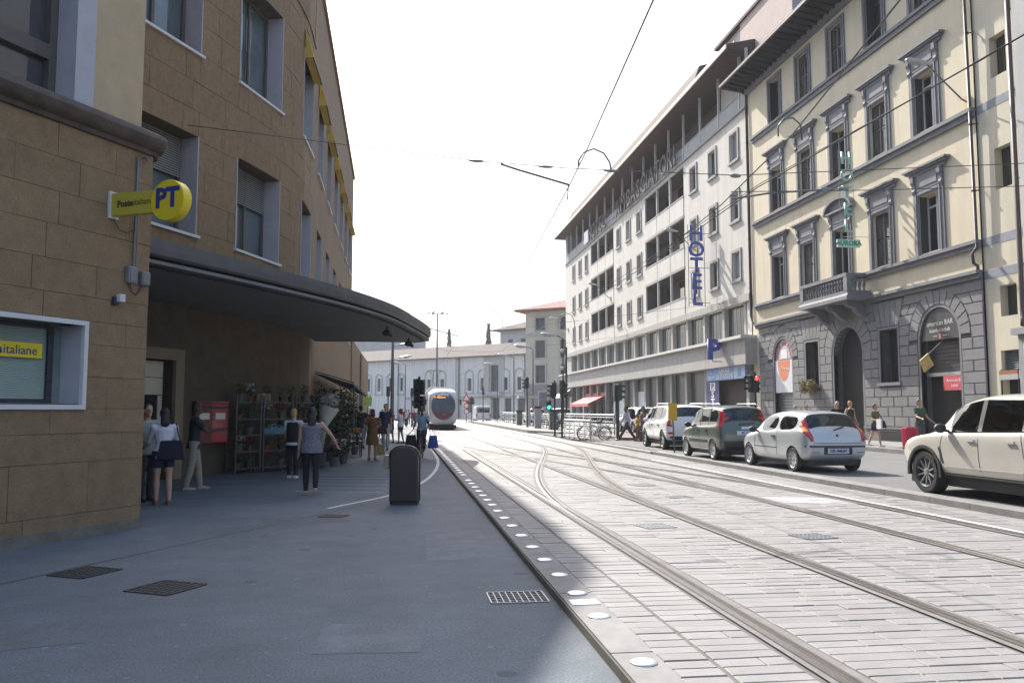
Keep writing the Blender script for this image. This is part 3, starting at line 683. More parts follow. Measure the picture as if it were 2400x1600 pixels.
mb = MB(); fbox(mb, FR, 102.9, HY1, 20.482, 24.0, -1.7, -.001); H(mb.build('attic_end', m_att, ht))
# eaves
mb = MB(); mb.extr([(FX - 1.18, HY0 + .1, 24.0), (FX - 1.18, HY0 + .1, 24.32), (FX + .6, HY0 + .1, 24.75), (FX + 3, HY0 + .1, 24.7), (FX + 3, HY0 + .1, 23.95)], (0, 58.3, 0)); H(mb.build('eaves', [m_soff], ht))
mb = MB(); fbox(mb, FR, HY0 + .08, 105.67, 24.02, 24.3, 1.181, 1.26); H(mb.build('eaves_board', M('eaves_pale', (.66, .61, .56), rough=.8, var=.1), ht))
mb = MB(); mb.extr([(FX - .9, 53.9, 24.42), (FX + 4.6, 53.9, 26.6), (FX + 10, 53.9, 24.6)], (0, 50, 0)); H(mb.build('roof', m_tile, ht))
mb = MB(); mb.extr([(FX - 1.02, 53.8, 24.4), (FX - .55, 53.8, 25.65), (FX + 4, 53.8, 26.9), (FX + 4, 53.8, 24.5)], (0, 44, 0)); H(mb.build('upper_roof', M('roof_brown', (.11, .085, .072), rough=.9, var=.2, scale=2), ht))
mb = MB(); mb.box(FX + .55, 42.5, 26.75, FX + 9, 53.8, 26.95); H(mb.build('penthouse_eaves', m_soff, ht))
mb = MB(); mb.box(FX + .9, 49.7, 21.8, FX + 8, 53.6, 26.75); H(mb.build('penthouse', m_hot, ht)); mb = MB(); mb.box(FX + .7, 42.5, 21.8, FX + 8, 49.7, 26.75); H(mb.build('penthouse_side', M('pinkish_plaster', (.48, .40, .36), rough=.9, var=.08), ht))
mb = MB(); mb.box(FX + .86, 51.0, 24.7, FX + .899, 52.2, 26.3); H(mb.build('penthouse_window', m_gl, ht))
mb = MB(); mb.box(FX + .3, HY0 + 2.2, 0, FX + 10, HY1, 5.9); H(mb.build('inner_body', m_dark, ht))
mb = MB(); mb.box(FX + 1.8, HY0, 5.9, FX + 10, HY1, 24); H(mb.build('upper_body', m_logg, ht))
mb = MB(); mb.box(FX + .02, HY1 - .3, .1, FX + 10, HY1, 24.0); H(mb.build('end_wall', m_hot, ht))
# band of tall windows
for i, a in enumerate(mods):
    b = min(a + 3.492, 103.0) if i < 15 else 103.0
    if i == 15: continue
    mb = MB(); fbox(mb, FR, a + .2, b - .16, 6.19, 8.3, -.42, -.38); H(mb.build('tall_pane', m_bgl, ht))
    mb = MB(); fbox(mb, FR, a - .16, a + .2, 6.19, 8.3, -.42, -.06); H(mb.build('pier', m_trav, ht))
    mb = MB()
    for k in range(1, 5): s = a + .2 + (b - a - .36) * k / 5; fbox(mb, FR, s - .018, s + .018, 6.19, 8.3, -.379, -.36)
    H(mb.build('glazing_bar', M('alu', (.45, .45, .44), rough=.4, metal=.6), ht))
mb = MB(); fbox(mb, FR, 100.9, 103.05, 6.19, 8.3, -.42, -.02); H(mb.build('pier', m_trav, ht))
mb = MB(); fbox(mb, FR, HY0, HY1, 8.3, 8.75, .001, .16); H(mb.build('band_course', m_trav, ht))
mb = MB(); fbox(mb, FR, HY0 - .6, HY1, 5.95, 6.13, -.2, 1.0); H(mb.build('canopy_ledge', m_wpost, ht))
mb = MB(); fbox(mb, FR, HY0 - .6, HY1, 4.4, 5.949, -.3, .72); H(mb.build('canopy_fascia', m_trav, ht))
for i in range(12): mb = MB(); s = HY0 + 1.2 + i * 4.7; fbox(mb, FR, s - .012, s + .012, 4.42, 5.94, .7205, .724); H(mb.build('fascia_joint', m_joint, ht))
# shop fronts below
gp = [47.9, 54.9, 58.9, 62.35, 65.85, 69.3, 72.75, 76.2, 79.7, 83.2, 86.7, 90.2, 93.7, 97.2, 100.2, 103.6]
m_shade = M('shop_dark', (.03, .035, .037), rough=.3, var=.3, scale=1.5)
m_shopw = M('shop_white', (.55, .60, .62), rough=.5, var=.1)
m_brown = M('garage_dark', (.035, .022, .018), rough=.8, var=.3)
for i, s in enumerate(gp):
    mb = MB(); fbox(mb, FR, s - .22, s + .22, .2, 4.4, -.35, .12); H(mb.build('shop_pier', m_trav, ht))
kinds = ['garage', 'dark', 'dark', 'dark', 'dark', 'white', 'dark', 'white', 'glass', 'awn', 'awn', 'awn', 'glass', 'dark', 'white']
for i, k in enumerate(kinds):
    a, b = gp[i] + .22, gp[i + 1] - .22
    mb = MB(); fbox(mb, FR, a, b, .2, 4.4, -.299, -.22); H(mb.build('shop_window', {'garage': m_brown, 'dark': m_shade, 'white': m_shade, 'glass': m_bgl, 'awn': m_bgl}[k], ht))
    if k == 'white':
        mb = MB(); fbox(mb, FR, a + .1, b - .1, .3, 3.3, -.219, -.2); H(mb.build('window_film', m_shopw, ht))
    if k == 'awn':
        mb = MB(); fbox(mb, FR, a, b, 3.1, 3.5, -.219, -.1); H(mb.build('shop_sign_band', M('shop_red_band', (.42, .19, .16), rough=.7, var=.3, scale=6), ht))
        mb = MB(); fbox(mb, FR, (a + b) / 2 - .05, (a + b) / 2 + .05, .2, 3.1, -.219, -.1); H(mb.build('shop_mullion', m_trav, ht))
def awning(y0, y1, z0, z1, d, mat, label):
    e = tag(EM('awning', (FX, (y0 + y1) / 2, z0)), label, 'awning')
    mb = MB(); mb.extr([(-.05, y0 - (y0 + y1) / 2, z1 - z0), (-.05, y0 - (y0 + y1) / 2, z1 - z0 + .04), (-d, y0 - (y0 + y1) / 2, .04), (-d, y0 - (y0 + y1) / 2, 0)], (0, y1 - y0, 0)); mb.build('cloth', mat, e)
    mb = MB(); mb.box(-d - .01, -(y1 - y0) / 2, -.26, -d + .01, (y1 - y0) / 2, .03); mb.build('valance', mat, e)
    for sg in (-1, 1): mb = MB(); mb.tube([(-.05, sg * ((y1 - y0) / 2 - .05), .1), (-d, sg * ((y1 - y0) / 2 - .05), -.0)], .02, 6); mb.build('arm', m_iron, e)
awning(83.6, 92.5, 2.3, 3.15, 1.9, M('red_cloth', (.55, .12, .13), rough=.8, var=.1), 'red awning over the shop front at the far end of the hotel')
awning(98.5, 103.3, 3.4, 4.5, 1.6, M('white_cloth', (.7, .7, .68), rough=.8, var=.06), 'white awning at the last shop of the hotel')
# ---------------- hotel signs
m_blue = M('sign_blue', (.06, .09, .36), rough=.45, var=.06)
m_lblue = M('sign_light_blue', (.20, .36, .66), rough=.45, var=.08)
m_wt = M('sign_white', (.75, .76, .78), rough=.5, var=.03)
m_green = M('neon_green', (.32, .60, .48), rough=.4, var=.05)
m_dgreen = M('sign_green', (.05, .34, .17), rough=.5)
m_navy = M('sign_navy', (.025, .03, .16), rough=.5, var=.1)
m_rodd = M('sign_steel', (.045, .043, .045), rough=.8)
FAC = lambda y, z, d: frame((FX - d, y, z), (0, -1, 0), (0, 0, 1))       # faces the street
FACS = lambda x, y, z: frame((x, y, z), (1, 0, 0), (0, 0, 1))             # faces the camera (-y)
e = tag(EM('hotel_sign', (FX, 54, 8.8)), 'tall vertical HOTEL sign of blue letters projecting from the cream hotel', 'sign')
e2 = Matrix.Translation((-FX, -54, -8.8))
for i, ch in enumerate('HOTEL'):
    o = text(ch, 1.5, m_blue, e, FACS(FX - .95, 54.0, 13.75 - i * 1.12), 'letter', .04, bold=.03); o.matrix_parent_inverse = e2
for x in (FX - .35, FX - 1.5):
    mb = MB(); mb.cyl((x, 54.08, 8.7), (x, 54.08, 14.4), .022, n=6); o = mb.build('sign_post', m_rodd, e); o.matrix_parent_inverse = e2
for z in (9.0, 11.4, 13.8):
    mb = MB(); mb.cyl((FX, 54.1, z), (FX - 1.5, 54.1, z), .02, n=6); o = mb.build('sign_arm', m_rodd, e); o.matrix_parent_inverse = e2
e = tag(EM('roof_lettering', (FX, 73, 20.5)), 'row of dark steel letters reading HOTEL AMBASCIATORI along the attic parapet', 'sign')
e2 = Matrix.Translation((-FX, -73, -20.5))
word = 'HOTEL AMBASCIATORI'; yy = 89.4
for i, ch in enumerate(word):
    if ch == ' ': yy -= 3.9; continue
    wch = {'I': .75, 'M': 2.2}.get(ch, 1.62) * .98
    o = text(ch, 2.3, m_rodd, e, FAC(yy - wch / 2, 21.15, .32), 'letter', .05, bold=.02); o.matrix_parent_inverse = e2; yy -= wch
mb = MB()
for z in (20.7, 21.6): fbox(mb, FR, 58.9, 89.6, z, z + .05, .22, .26)
o = mb.build('sign_rail', m_rodd, e); o.matrix_parent_inverse = e2
e = tag(EM('attic_board', (FX, 91, 20.5)), 'blank white board hung on the attic parapet of the hotel', 'board')
mb = MB(); mb.box(-.25, -.9, .1, -.18, 1.2, 1.5); mb.build('panel', m_wt, e)
mb = MB(); mb.box(-.179, -.9, 1.0, -.02, 1.2, 1.06); mb.build('hanger', m_rodd, e)
# parking signs
e = tag(EM('parking_sign', (FX - .9, 50.6, 5)), 'blue letter P parking sign above the garage entrance', 'sign'); e2 = Matrix.Translation((-FX + .9, -50.6, -5))
o = text('P', 1.75, m_blue, e, FACS(FX - 1.25, 50.4, 5.45), 'letter', .08, bold=.07); o.matrix_parent_inverse = e2
mb = MB(); mb.tube([(FX - .72, 50.5, 4.75), (FX - 1.3, 50.5, 4.75), (FX - 1.3, 50.5, 5.0)], .03, 6); o = mb.build('bracket', m_rodd, e); o.matrix_parent_inverse = e2
e = tag(EM('garage_sign', (FX - .2, 51, 3.67)), 'pale blue GARAGE LA STAZIONE sign above the garage door', 'sign'); e2 = Matrix.Translation((-FX + .2, -51, -3.67))
mb = MB(); fbox(mb, FR, 47.8, 54.2, 3.6, 4.42, .16, .3); o = mb.build('panel', m_lblue, e); o.matrix_parent_inverse = e2
mb = MB(); fbox(mb, FR, 47.85, 49.5, 3.63, 4.39, .3005, .306); o = mb.build('white_panel', M('sign_pale', (.55, .66, .8), rough=.5), e); o.matrix_parent_inverse = e2
mb = MB(); fbox(mb, FR, 48.4, 48.95, 3.72, 4.3, .3065, .31); o = mb.build('emblem', M('sign_cyan', (.12, .42, .68), rough=.5), e); o.matrix_parent_inverse = e2
for s, z in (('GARAGE', 4.2), ('LA STAZIONE', 3.83)):
    o = text(s, .46, m_wt, e, FAC(51.1, z, .303), depth=.004, bold=.012); o.matrix_parent_inverse = e2
for s, z in (('la', 4.2), ('stazione', 3.86)):
    o = text(s, .36, m_wt, e, FAC(53.4, z, .303), depth=.004); o.matrix_parent_inverse = e2
e = tag(EM('parking_banner', (FX - .2, 53.5, .3)), 'navy vertical banner with white letters P STAZ beside the garage door', 'banner'); e2 = Matrix.Translation((-FX + .2, -53.5, -.3))
mb = MB(); fbox(mb, FR, 52.3, 54.6, .4, 3.55, .13, .2); o = mb.build('panel', m_navy, e); o.matrix_parent_inverse = e2
mb = MB(); fbox(mb, FR, 52.95, 53.85, 2.95, 3.5, .2005, .206); o = mb.build('white_square', m_wt, e); o.matrix_parent_inverse = e2
o = text('P', .6, m_navy, e, FAC(53.4, 3.22, .2065) @ Matrix.Diagonal((1.5, 1, 1, 1)), depth=.004, bold=.012); o.matrix_parent_inverse = e2
for i, ch in enumerate('STAZ'):
    o = text(ch, .6, m_wt, e, FAC(53.4, 2.68 - i * .5, .204) @ Matrix.Diagonal((1.7, 1, 1, 1)), depth=.004, bold=.02); o.matrix_parent_inverse = e2
# hotel sign on the yellow palazzo
e = tag(EM('hotel_sign', (FX - .8, 34.6, 9)), 'slim green neon sign HOTEL AURORA projecting over the balcony', 'sign'); e2 = Matrix.Translation((-FX + .8, -34.6, -9))
for i, ch in enumerate('HOTEL'):
    o = text(ch, .78, m_green, e, FACS(FX - .95, 34.6, 13.1 - i * .79), 'letter', .03, bold=.015); o.matrix_parent_inverse = e2
for x in (FX - .6, FX - 1.3):
    mb = MB(); mb.cyl((x, 34.66, 9.4), (x, 34.66, 13.5), .012, n=6); o = mb.build('sign_post', M('alu', (.45, .45, .44)), e); o.matrix_parent_inverse = e2
for z in (9.5, 12.6): mb = MB(); mb.cyl((FX, 34.66, z), (FX - 1.3, 34.66, z), .014, n=6); o = mb.build('sign_arm', M('alu', (.45, .45, .44)), e); o.matrix_parent_inverse = e2
mb = MB(); mb.box(FX - 1.5, 34.6, 9.0, FX - .4, 34.68, 9.36); o = mb.build('name_plate', M('plate_mint', (.55, .75, .62), rough=.5), e); o.matrix_parent_inverse = e2
o = text('AURORA', .30, m_dgreen, e, FACS(FX - .95, 34.595, 9.18), depth=.004, bold=.012); o.matrix_parent_inverse = e2
# bar signs in the right arch
e = tag(EM('bar_sign', (FX, 29.9, 4.3)), 'dark half-round sign reading american BAR Istanbul kebab in the right arch', 'sign'); e2 = Matrix.Translation((-FX, -29.9, -4.3))
mb = MB(); fpoly(mb, FR, [(29.9 + 1.17 * math.cos(math.pi * i / 20), 4.42 + 1.24 * math.sin(math.pi * i / 20)) for i in range(21)], -.12, -.03); o = mb.build('panel', M('bar_sign_black', (.03, .03, .035), rough=.5, var=.1), e); o.matrix_parent_inverse = e2
m_off = M('sign_offwhite', (.62, .60, .56), rough=.6)
for s, z, sz in (('american BAR', 5.08, .28), ('Istanbul kebab', 4.80, .22)): o = text(s, sz, m_off, e, FAC(29.9, z, -.026), depth=.004); o.matrix_parent_inverse = e2
mb = MB(); fbox(mb, FR, 29.86, 29.96, 4.46, 4.66, -.0295, -.024); o = mb.build('emblem', M('emblem_pink', (.6, .12, .2), rough=.5), e); o.matrix_parent_inverse = e2
for s, y in (('CAFFE', 30.2), ('SERVICE', 29.55)): o = text(s, .1, m_off, e, FAC(y, 4.57, -.026), depth=.003); o.matrix_parent_inverse = e2
e = tag(EM('bar_banner', (FX, 29.2, 2.4)), 'red banner hanging in the bar doorway', 'banner'); e2 = Matrix.Translation((-FX, -29.2, -2.4))
mb = MB(); fbox(mb, FR, 28.65, 29.85, 2.42, 2.98, -.08, -.06); o = mb.build('panel', M('banner_red', (.5, .06, .08), rough=.6, var=.1), e); o.matrix_parent_inverse = e2
for s, z in (('American Bar', 2.8), ('kebab', 2.6)): o = text(s, .17, m_wt, e, FAC(29.2, z, -.058), depth=.003); o.matrix_parent_inverse = e2
e = tag(EM('bar_flag', (FX, 29.7, 4.2)), 'small yellow square sign on a slanting rod over the bar door', 'sign'); e2 = Matrix.Translation((-FX, -29.7, -4.2))
mb = MB(); mb.cyl((FX + .2, 30.0, 4.4), (FX - .9, 29.5, 3.7), .018, n=6); o = mb.build('rod', M('alu', (.45, .45, .44)), e); o.matrix_parent_inverse = e2
mb = MB(); mb.extr([(FX - .75, 29.55, 3.85), (FX - 1.2, 29.4, 3.55), (FX - 1.02, 29.4, 3.1), (FX - .52, 29.55, 3.4)], (0, .05, 0)); o = mb.build('panel', M('flag_yellow', (.62, .45, .16), rough=.6, var=.25, scale=6), e); o.matrix_parent_inverse = e2
# shop signs in the left arch
e = tag(EM('shop_sign', (FX, 43.35, 3)), 'white shop panel with an orange disc and round arch lettering in the left arch', 'sign'); e2 = Matrix.Translation((-FX, -43.35, -3))
mb = MB(); fbox(mb, FR, 42.3, 44.4, 2.62, 4.42, -.06, -.02); o = mb.build('panel', M('panel_white', (.62, .64, .68), rough=.5, var=.04), e); o.matrix_parent_inverse = e2
mb = MB(); fpoly(mb, FR, [(43.35 + .72 * math.cos(a), 4.4 - 1.15 * math.sin(a)) for a in [math.pi * i / 16 for i in range(17)]], -.0195, -.014); o = mb.build('orange_disc', M('sign_orange', (.62, .2, .10), rough=.6, var=.12, scale=4), e); o.matrix_parent_inverse = e2
o = text('Le Tramvia', .3, M('sign_cream', (.75, .6, .5), rough=.6), e, FAC(43.35, 3.95, -.012), depth=.003); o.matrix_parent_inverse = e2
mb = MB(); fpoly(mb, FR, [(43.35 + 1.04 * math.cos(math.pi * i / 20), 4.46 + 1.1 * math.sin(math.pi * i / 20)) for i in range(21)], -.15, -.06); o = mb.build('lunette', M('lunette_pale', (.45, .42, .44), rough=.6, var=.15), e); o.matrix_parent_inverse = e2
for i, ch in enumerate('SNACK BAR PIZZA'):
    a = math.pi * (1 - (i + .5) / 15); X = FAC(43.35 - .84 * math.cos(a) * -1 * -1, 4.5 + .84 * math.sin(a), -.055) @ Matrix.Rotation(a - math.pi / 2, 4, 'Z')
    if ch != ' ': o = text(ch, .3, M('letter_red', (.5, .09, .1), rough=.5), e, X, 'letter', .01, bold=.01); o.matrix_parent_inverse = e2
mb = MB(); fbox(mb, FR, 43.0, 43.75, 4.5, 5.0, -.0595, -.05); o = mb.build('printed_cup', M('cup_white', (.7, .7, .72), rough=.5), e); o.matrix_parent_inverse = e2
# wall plates at the right edge
e = tag(EM('bus_board', (FX - 1.2, 24.75, 1)), 'orange and grey notice board on thin posts at the right edge', 'board')
mb = MB(); mb.box(-.02, -.42, 1.83, .02, .42, 1.96); mb.build('header', M('board_orange', (.28, .11, .04), rough=.6), e)
mb = MB(); mb.box(-.02, -.42, 1.65, .02, .42, 1.825); mb.build('panel', M('board_grey', (.38, .38, .38), rough=.6, var=.1), e)
for s in (-.38, .38): mb = MB(); mb.cyl((.04, s, -.69), (.04, s, 2.0), .025, n=6); mb.build('post', m_iron, e)
e = tag(EM('wall_poster', (FX - .25, 24.6, 3)), 'white poster on the grey wall at the right edge', 'poster')
mb = MB(); mb.box(-.03, -.6, 0, -.005, .55, .95); mb.build('sheet', m_wt, e)
mb = MB(); mb.box(-.036, -.5, .55, -.031, .45, .85); mb.build('printed_band', M('poster_pink', (.6, .2, .3), rough=.6), e)
# ================================================================ distant buildings closing the street
m_cv = M('pale_stucco', (.74, .705, .64), rough=.9, var=.07, scale=.4, streak=.1)
m_cvs = M('pale_stone', (.45, .44, .41), rough=.9, var=.1)
m_ocr = M('ochre_stucco', (.58, .54, .44), rough=.9, var=.06, streak=.08)
m_dw = M('far_window', (.07, .08, .085), rough=.25, var=.2)
def fac_frame(p0, p1):
    a = Vector((p0[0], p0[1], 0)); b = Vector((p1[0], p1[1], 0)); t = (b - a).normalized(); n = Vector((t.y, -t.x, 0))
    return (lambda s, z, d: tuple(a + t * s + n * d + Vector((0, 0, z)))), (b - a).length
FV, LV = fac_frame((-9, 181), (23.2, 150))
cv = tag(EM('convent'), 'long low pale convent with tiled roof and arched windows closing the street', 'building')
vo = []
def uv(px):                                            # position along the front from its column in the picture plane
    return px
wa = [3.0, 6.1, 9.4, 12.6]; wb = [20.2, 23.7, 30.7, 33.9, 39.4, 42.6]
mb = MB(); opsV = [(s - .45, s + .45, 5.6, 8.3, .3) for s in wa] + [(s - .5, s + .5, 5.4, 7.8, .3) for s in wb] + [(s - .8, s + .8, 1.2, 3.9, .3) for s in (30.6, 40, 43)] + [(35.9, 38, 0, 4.4, .8), (35.6, 37.9, 5.2, 10.2, .6)]
wall(mb, FV, -8, LV, 0, 12.1, opsV); mb.build('wall', m_cv, cv, norm=False)
for o_ in opsV: mb = MB(); fbox(mb, FV, o_[0], o_[1], o_[2], o_[3], -o_[4] - .05, -o_[4]); mb.build('pane', m_dw, cv)
for s in wa + wb:
    z1 = 8.3 if s in wa else 7.8; mb = MB()
    zs = z1 - .1 if s in wa else z1 + .6
    for i in range(8):
        a0, a1 = math.pi * i / 8, math.pi * (i + 1) / 8; r0, r1 = .85, 1.1
        fpoly(mb, FV, [(s + r0 * math.cos(a0), zs + r0 * math.sin(a0)), (s + r1 * math.cos(a0), zs + r1 * math.sin(a0)), (s + r1 * math.cos(a1), zs + r1 * math.sin(a1)), (s + r0 * math.cos(a1), zs + r0 * math.sin(a1))], .01, .15)
    for sg in (-1, 1): a, b = sorted((s + sg * .85, s + sg * 1.1)); fbox(mb, FV, a, b, 5.0, zs, .01, .15)
    fbox(mb, FV, s - 1.2, s + 1.2, 4.8, 5.0, .012, .2); mb.build('window_surround', m_cvs, cv)
mb = MB(); fbox(mb, FV, 14, LV, 4.0, 4.35, .01, .25); mb.build('string_course', m_cvs, cv)
mb = MB(); fbox(mb, FV, 27.3, 28.2, 0, 12, .01, .2); mb.build('pilaster', m_cvs, cv)
mb = MB(); fbox(mb, FV, 34.6, 39.0, 4.3, 12, .01, .12); 
for s in (34.6, 38.3): pass
for a, b in ((34.3, 35.6), (37.9, 39.2)):
    mb2 = MB(); fbox(mb2, FV, a, b, 4.36, 12.05, .011, .2); mb2.build('pilaster', m_cvs, cv)
mb2 = MB(); fbox(mb2, FV, 35.6, 37.9, 10.2, 12.05, .011, .19); mb2.build('niche_head', m_cvs, cv)
mb2 = MB(); fbox(mb2, FV, 34.9, 38.9, 4.36, 5.15, .2, 1.0); mb2.build('balcony', m_cvs, cv)
def Fv3(s, z, d): return FV(s, z, d)
mb = MB(); mb.add([Fv3(-8, 12.0, .9), Fv3(LV + .8, 12.0, .9), Fv3(LV + .8, 14.9, -7), Fv3(-8, 14.9, -7), Fv3(-8, 11.85, .9), Fv3(LV + .8, 11.85, .9), Fv3(LV + .8, 11.8, -7), Fv3(-8, 11.8, -7)], [(0, 1, 2, 3), (4, 5, 1, 0), (7, 6, 5, 4), (1, 5, 6, 2), (0, 3, 7, 4), (3, 2, 6, 7)]); mb.build('roof', M('old_roof_tile', (.11, .09, .082), rough=.95, var=.3, scale=1.5, bump=.6, bscale=6), cv)
mb = MB()
for s in (2, 12, 28.3, LV - .6): mb.tube([Fv3(s, 11.8, .3), Fv3(s, 0, .3)], .09, 6)
o = mb.build('drain_pipe', m_pipe, cv); o['kind'] = 'stuff'
# church mass behind the convent
ch = tag(EM('church'), 'grey church body rising behind the left end of the convent roof', 'building')
mb = MB(); mb.box(-16, 212, 0, 6.2, 240, 21.5); mb.build('nave_wall', M('church_stone', (.45, .43, .41), rough=.9, var=.12, scale=.4), ch)
mb = MB(); mb.box(4.0, 208, 0, 7.6, 212, 17.2); mb.build('buttress', MT['church_stone'], ch)
mb = MB(); mb.extr([(-17, 211, 21.5), (-5, 211, 26), (7, 211, 21.5)], (0, 30, 0)); mb.build('roof', MT['old_roof_tile'], ch)
# ochre palazzo behind the hotel with its lower wing
FP, LP = fac_frame((18.0, 119), (27, 113))
op = tag(EM('ochre_palazzo'), 'ochre palazzo with red hipped roof and grey base beyond the hotel', 'building')
pw = []
for s in (2.35, 6.25, 10.1):
    for z0, z1 in ((5.6, 8.1), (9.2, 11.7), (13.2, 15.0)): pw.append((s - .75, s + .75, z0, z1, .25))
mb = MB(); wall(mb, FP, 0, LP, 6.0 * 0 + 5.4, 16.2, pw); mb.build('wall', m_ocr, op, norm=False)
mb = MB(); wall(mb, FP, 0, LP, 0, 5.4, []); mb.build('stone_base', M('base_grey', (.30, .28, .28), rough=.9, var=.15), op, norm=False)
for q in pw:
    e = EM('window', parent=op)
    mb = MB(); fbox(mb, FP, q[0], q[1], q[2], q[3], -.3, -.25); mb.build('pane', m_dw, e)
    mb = MB()
    for a, b, c, d in ((q[0] - .22, q[0], q[2] - .2, q[3] + .22), (q[1], q[1] + .22, q[2] - .2, q[3] + .22), (q[0], q[1], q[3], q[3] + .22), (q[0], q[1], q[2] - .2, q[2])): fbox(mb, FP, a, b, c, d, .01, .1)
    mb.build('surround', m_cvs, e)
for z in (12.4, 5.3): mb = MB(); fbox(mb, FP, -.1, LP, z, z + .25, .01, .2); mb.build('string_course', m_cvs, op)
mb = MB(); mb.add([FP(0, 0, 0), FP(0, 16.2, 0), FP(0, 16.2, -14), FP(0, 0, -14)], [(0, 1, 2, 3)]); mb.build('side_wall', m_ocr, op, norm=False)
mb = MB(); mb.add([FP(-1.3, 16.2, 1.3), FP(LP, 16.2, 1.3), FP(LP, 18.3, -5), FP(5.5, 18.3, -5), FP(-1.3, 16.2, -14), FP(LP, 16.2, -14), FP(-1.3, 15.95, 1.3), FP(LP, 15.95, 1.3), FP(-1.3, 15.95, -14), FP(LP, 15.95, -14)], [(0, 1, 2, 3), (0, 3, 4), (3, 2, 5, 4), (6, 7, 1, 0), (8, 6, 0, 4), (9, 7, 6, 8)]); mb.build('roof', M('red_roof_tile', (.26, .15, .125), rough=.95, var=.22, scale=1.5, bump=.5, bscale=8), op)
e = tag(EM('wall_poster'), 'framed poster on the grey stone base of the ochre palazzo', 'poster')
mb = MB(); fbox(mb, FP, 2.0, 3.6, 1.9, 4.4, .02, .08); mb.build('frame', m_wpost, e); mb = MB(); fbox(mb, FP, 2.15, 3.45, 2.1, 4.25, .081, .09); mb.build('print', M('poster_dark', (.1, .12, .15), rough=.4, var=.5, scale=2), e)
FQ, LQ = fac_frame((20.6, 172), (34, 160))
ow = tag(EM('palazzo_wing'), 'lower grey wing with flat tiled roof left of the ochre palazzo', 'building')
qw = [(5.2, 7.0, 14.2, 16.4, .2), (8.6, 10.2, 14.2, 16.4, .2), (2.0, 3.2, 14.2, 16.4, .2)]
mb = MB(); wall(mb, FQ, 0, LQ, 0, 18.4, qw); mb.build('wall', M('wing_stucco', (.54, .52, .49), rough=.9, var=.08), ow, norm=False)
for q in qw: mb = MB(); fbox(mb, FQ, *q[:4], -.25, -.2); mb.build('window', m_dw, ow)
mb = MB(); mb.add([FQ(-1.6, 18.4, 1.3), FQ(LQ, 18.4, 1.3), FQ(LQ, 20.6, -5), FQ(4, 20.6, -5), FQ(-1.6, 18.2, 1.3), FQ(LQ, 18.2, 1.3), FQ(-1.6, 18.2, -12), FQ(-1.6, 18.4, -12)], [(0, 1, 2, 3), (4, 5, 1, 0), (0, 3, 7), (4, 0, 7, 6), (4, 6, 5)]); mb.build('roof', MT['old_roof_tile'], ow)
mb = MB(); mb.add([FQ(0, 0, 0), FQ(0, 18.4, 0), FQ(0, 18.4, -12), FQ(0, 0, -12)], [(0, 1, 2, 3)]); mb.build('side_wall', MT['wing_stucco'], ow, norm=False)
# cypresses behind the convent
m_cyp = M('cypress_leaf', (.035, .06, .03), rough=.9, var=.35, scale=1.2)
def cypress(x, y, z0, h, r, label):
    e = tag(EM('cypress_tree', (x, y, 0)), label, 'tree', 'cypresses behind the convent roof')
    mb = MB(); mb.cyl((0, 0, 0), (0, 0, z0 + 2), .3, .15, 8); mb.build('trunk', M('bark', (.08, .06, .045), rough=.9, var=.3), e)
    mb = MB(); rnd = random.Random(int(x * 10))
    for i in range(700):
        t = rnd.random(); z = z0 + h * t; rr = r * (1 - t) ** .55 * min(1, t * 6 + .35) * rnd.uniform(.55, 1.05); a = rnd.uniform(0, 6.283); s = rnd.uniform(.18, .4)
        p = Vector((rr * math.cos(a), rr * math.sin(a), z)); u = Vector((rnd.gauss(0, .5), rnd.gauss(0, .5), 1)).normalized() * s * 1.8; v_ = Vector((-math.sin(a), math.cos(a), rnd.gauss(0, .4))) * s * .6
        mb.add([p - v_, p + v_, p + u], [(0, 1, 2)])
    mb.build('crown', m_cyp, e, norm=False)
cypress(11.2, 195, 10.5, 10, 1.0, 'slim cypress behind the middle of the convent roof')
cypress(19.6, 186, 10.5, 10.5, 1.1, 'dark cypress behind the convent roof beside the grey wing')
# ================================================================ station building on the left (curved brown stone front)
m_pf = M('brown_stone', (.25, .168, .093), rough=.9, var=.16, scale=5, bump=.5, bscale=60, rnd=.05, dirt=.12, speck=.3, sscale=70)
m_pff = M('brown_stone_far', (.245, .17, .10), rough=.9, var=.16, scale=5, bump=.5, bscale=60, streak=.12, dirt=.1, speck=.3, sscale=50)
m_pj = M('brown_joint', (.15, .107, .066), rough=.95, var=.2)
m_rev = M('white_reveal', (.42, .405, .43), rough=.7, var=.08, scale=3)
m_wall_in = M('canopy_wall', (.10, .078, .052), rough=.9, var=.2, scale=3, bump=.3)  # brown stone darkened in its colour for the shade under the canopy
m_stg = GLASS('station_glass', (.10, .13, .14), .04)
m_blind = M('blind_slats', (.28, .27, .24), rough=.7, var=.1)
m_awn = M('yellow_awning_cloth', (.55, .36, .06), rough=.8, var=.12)
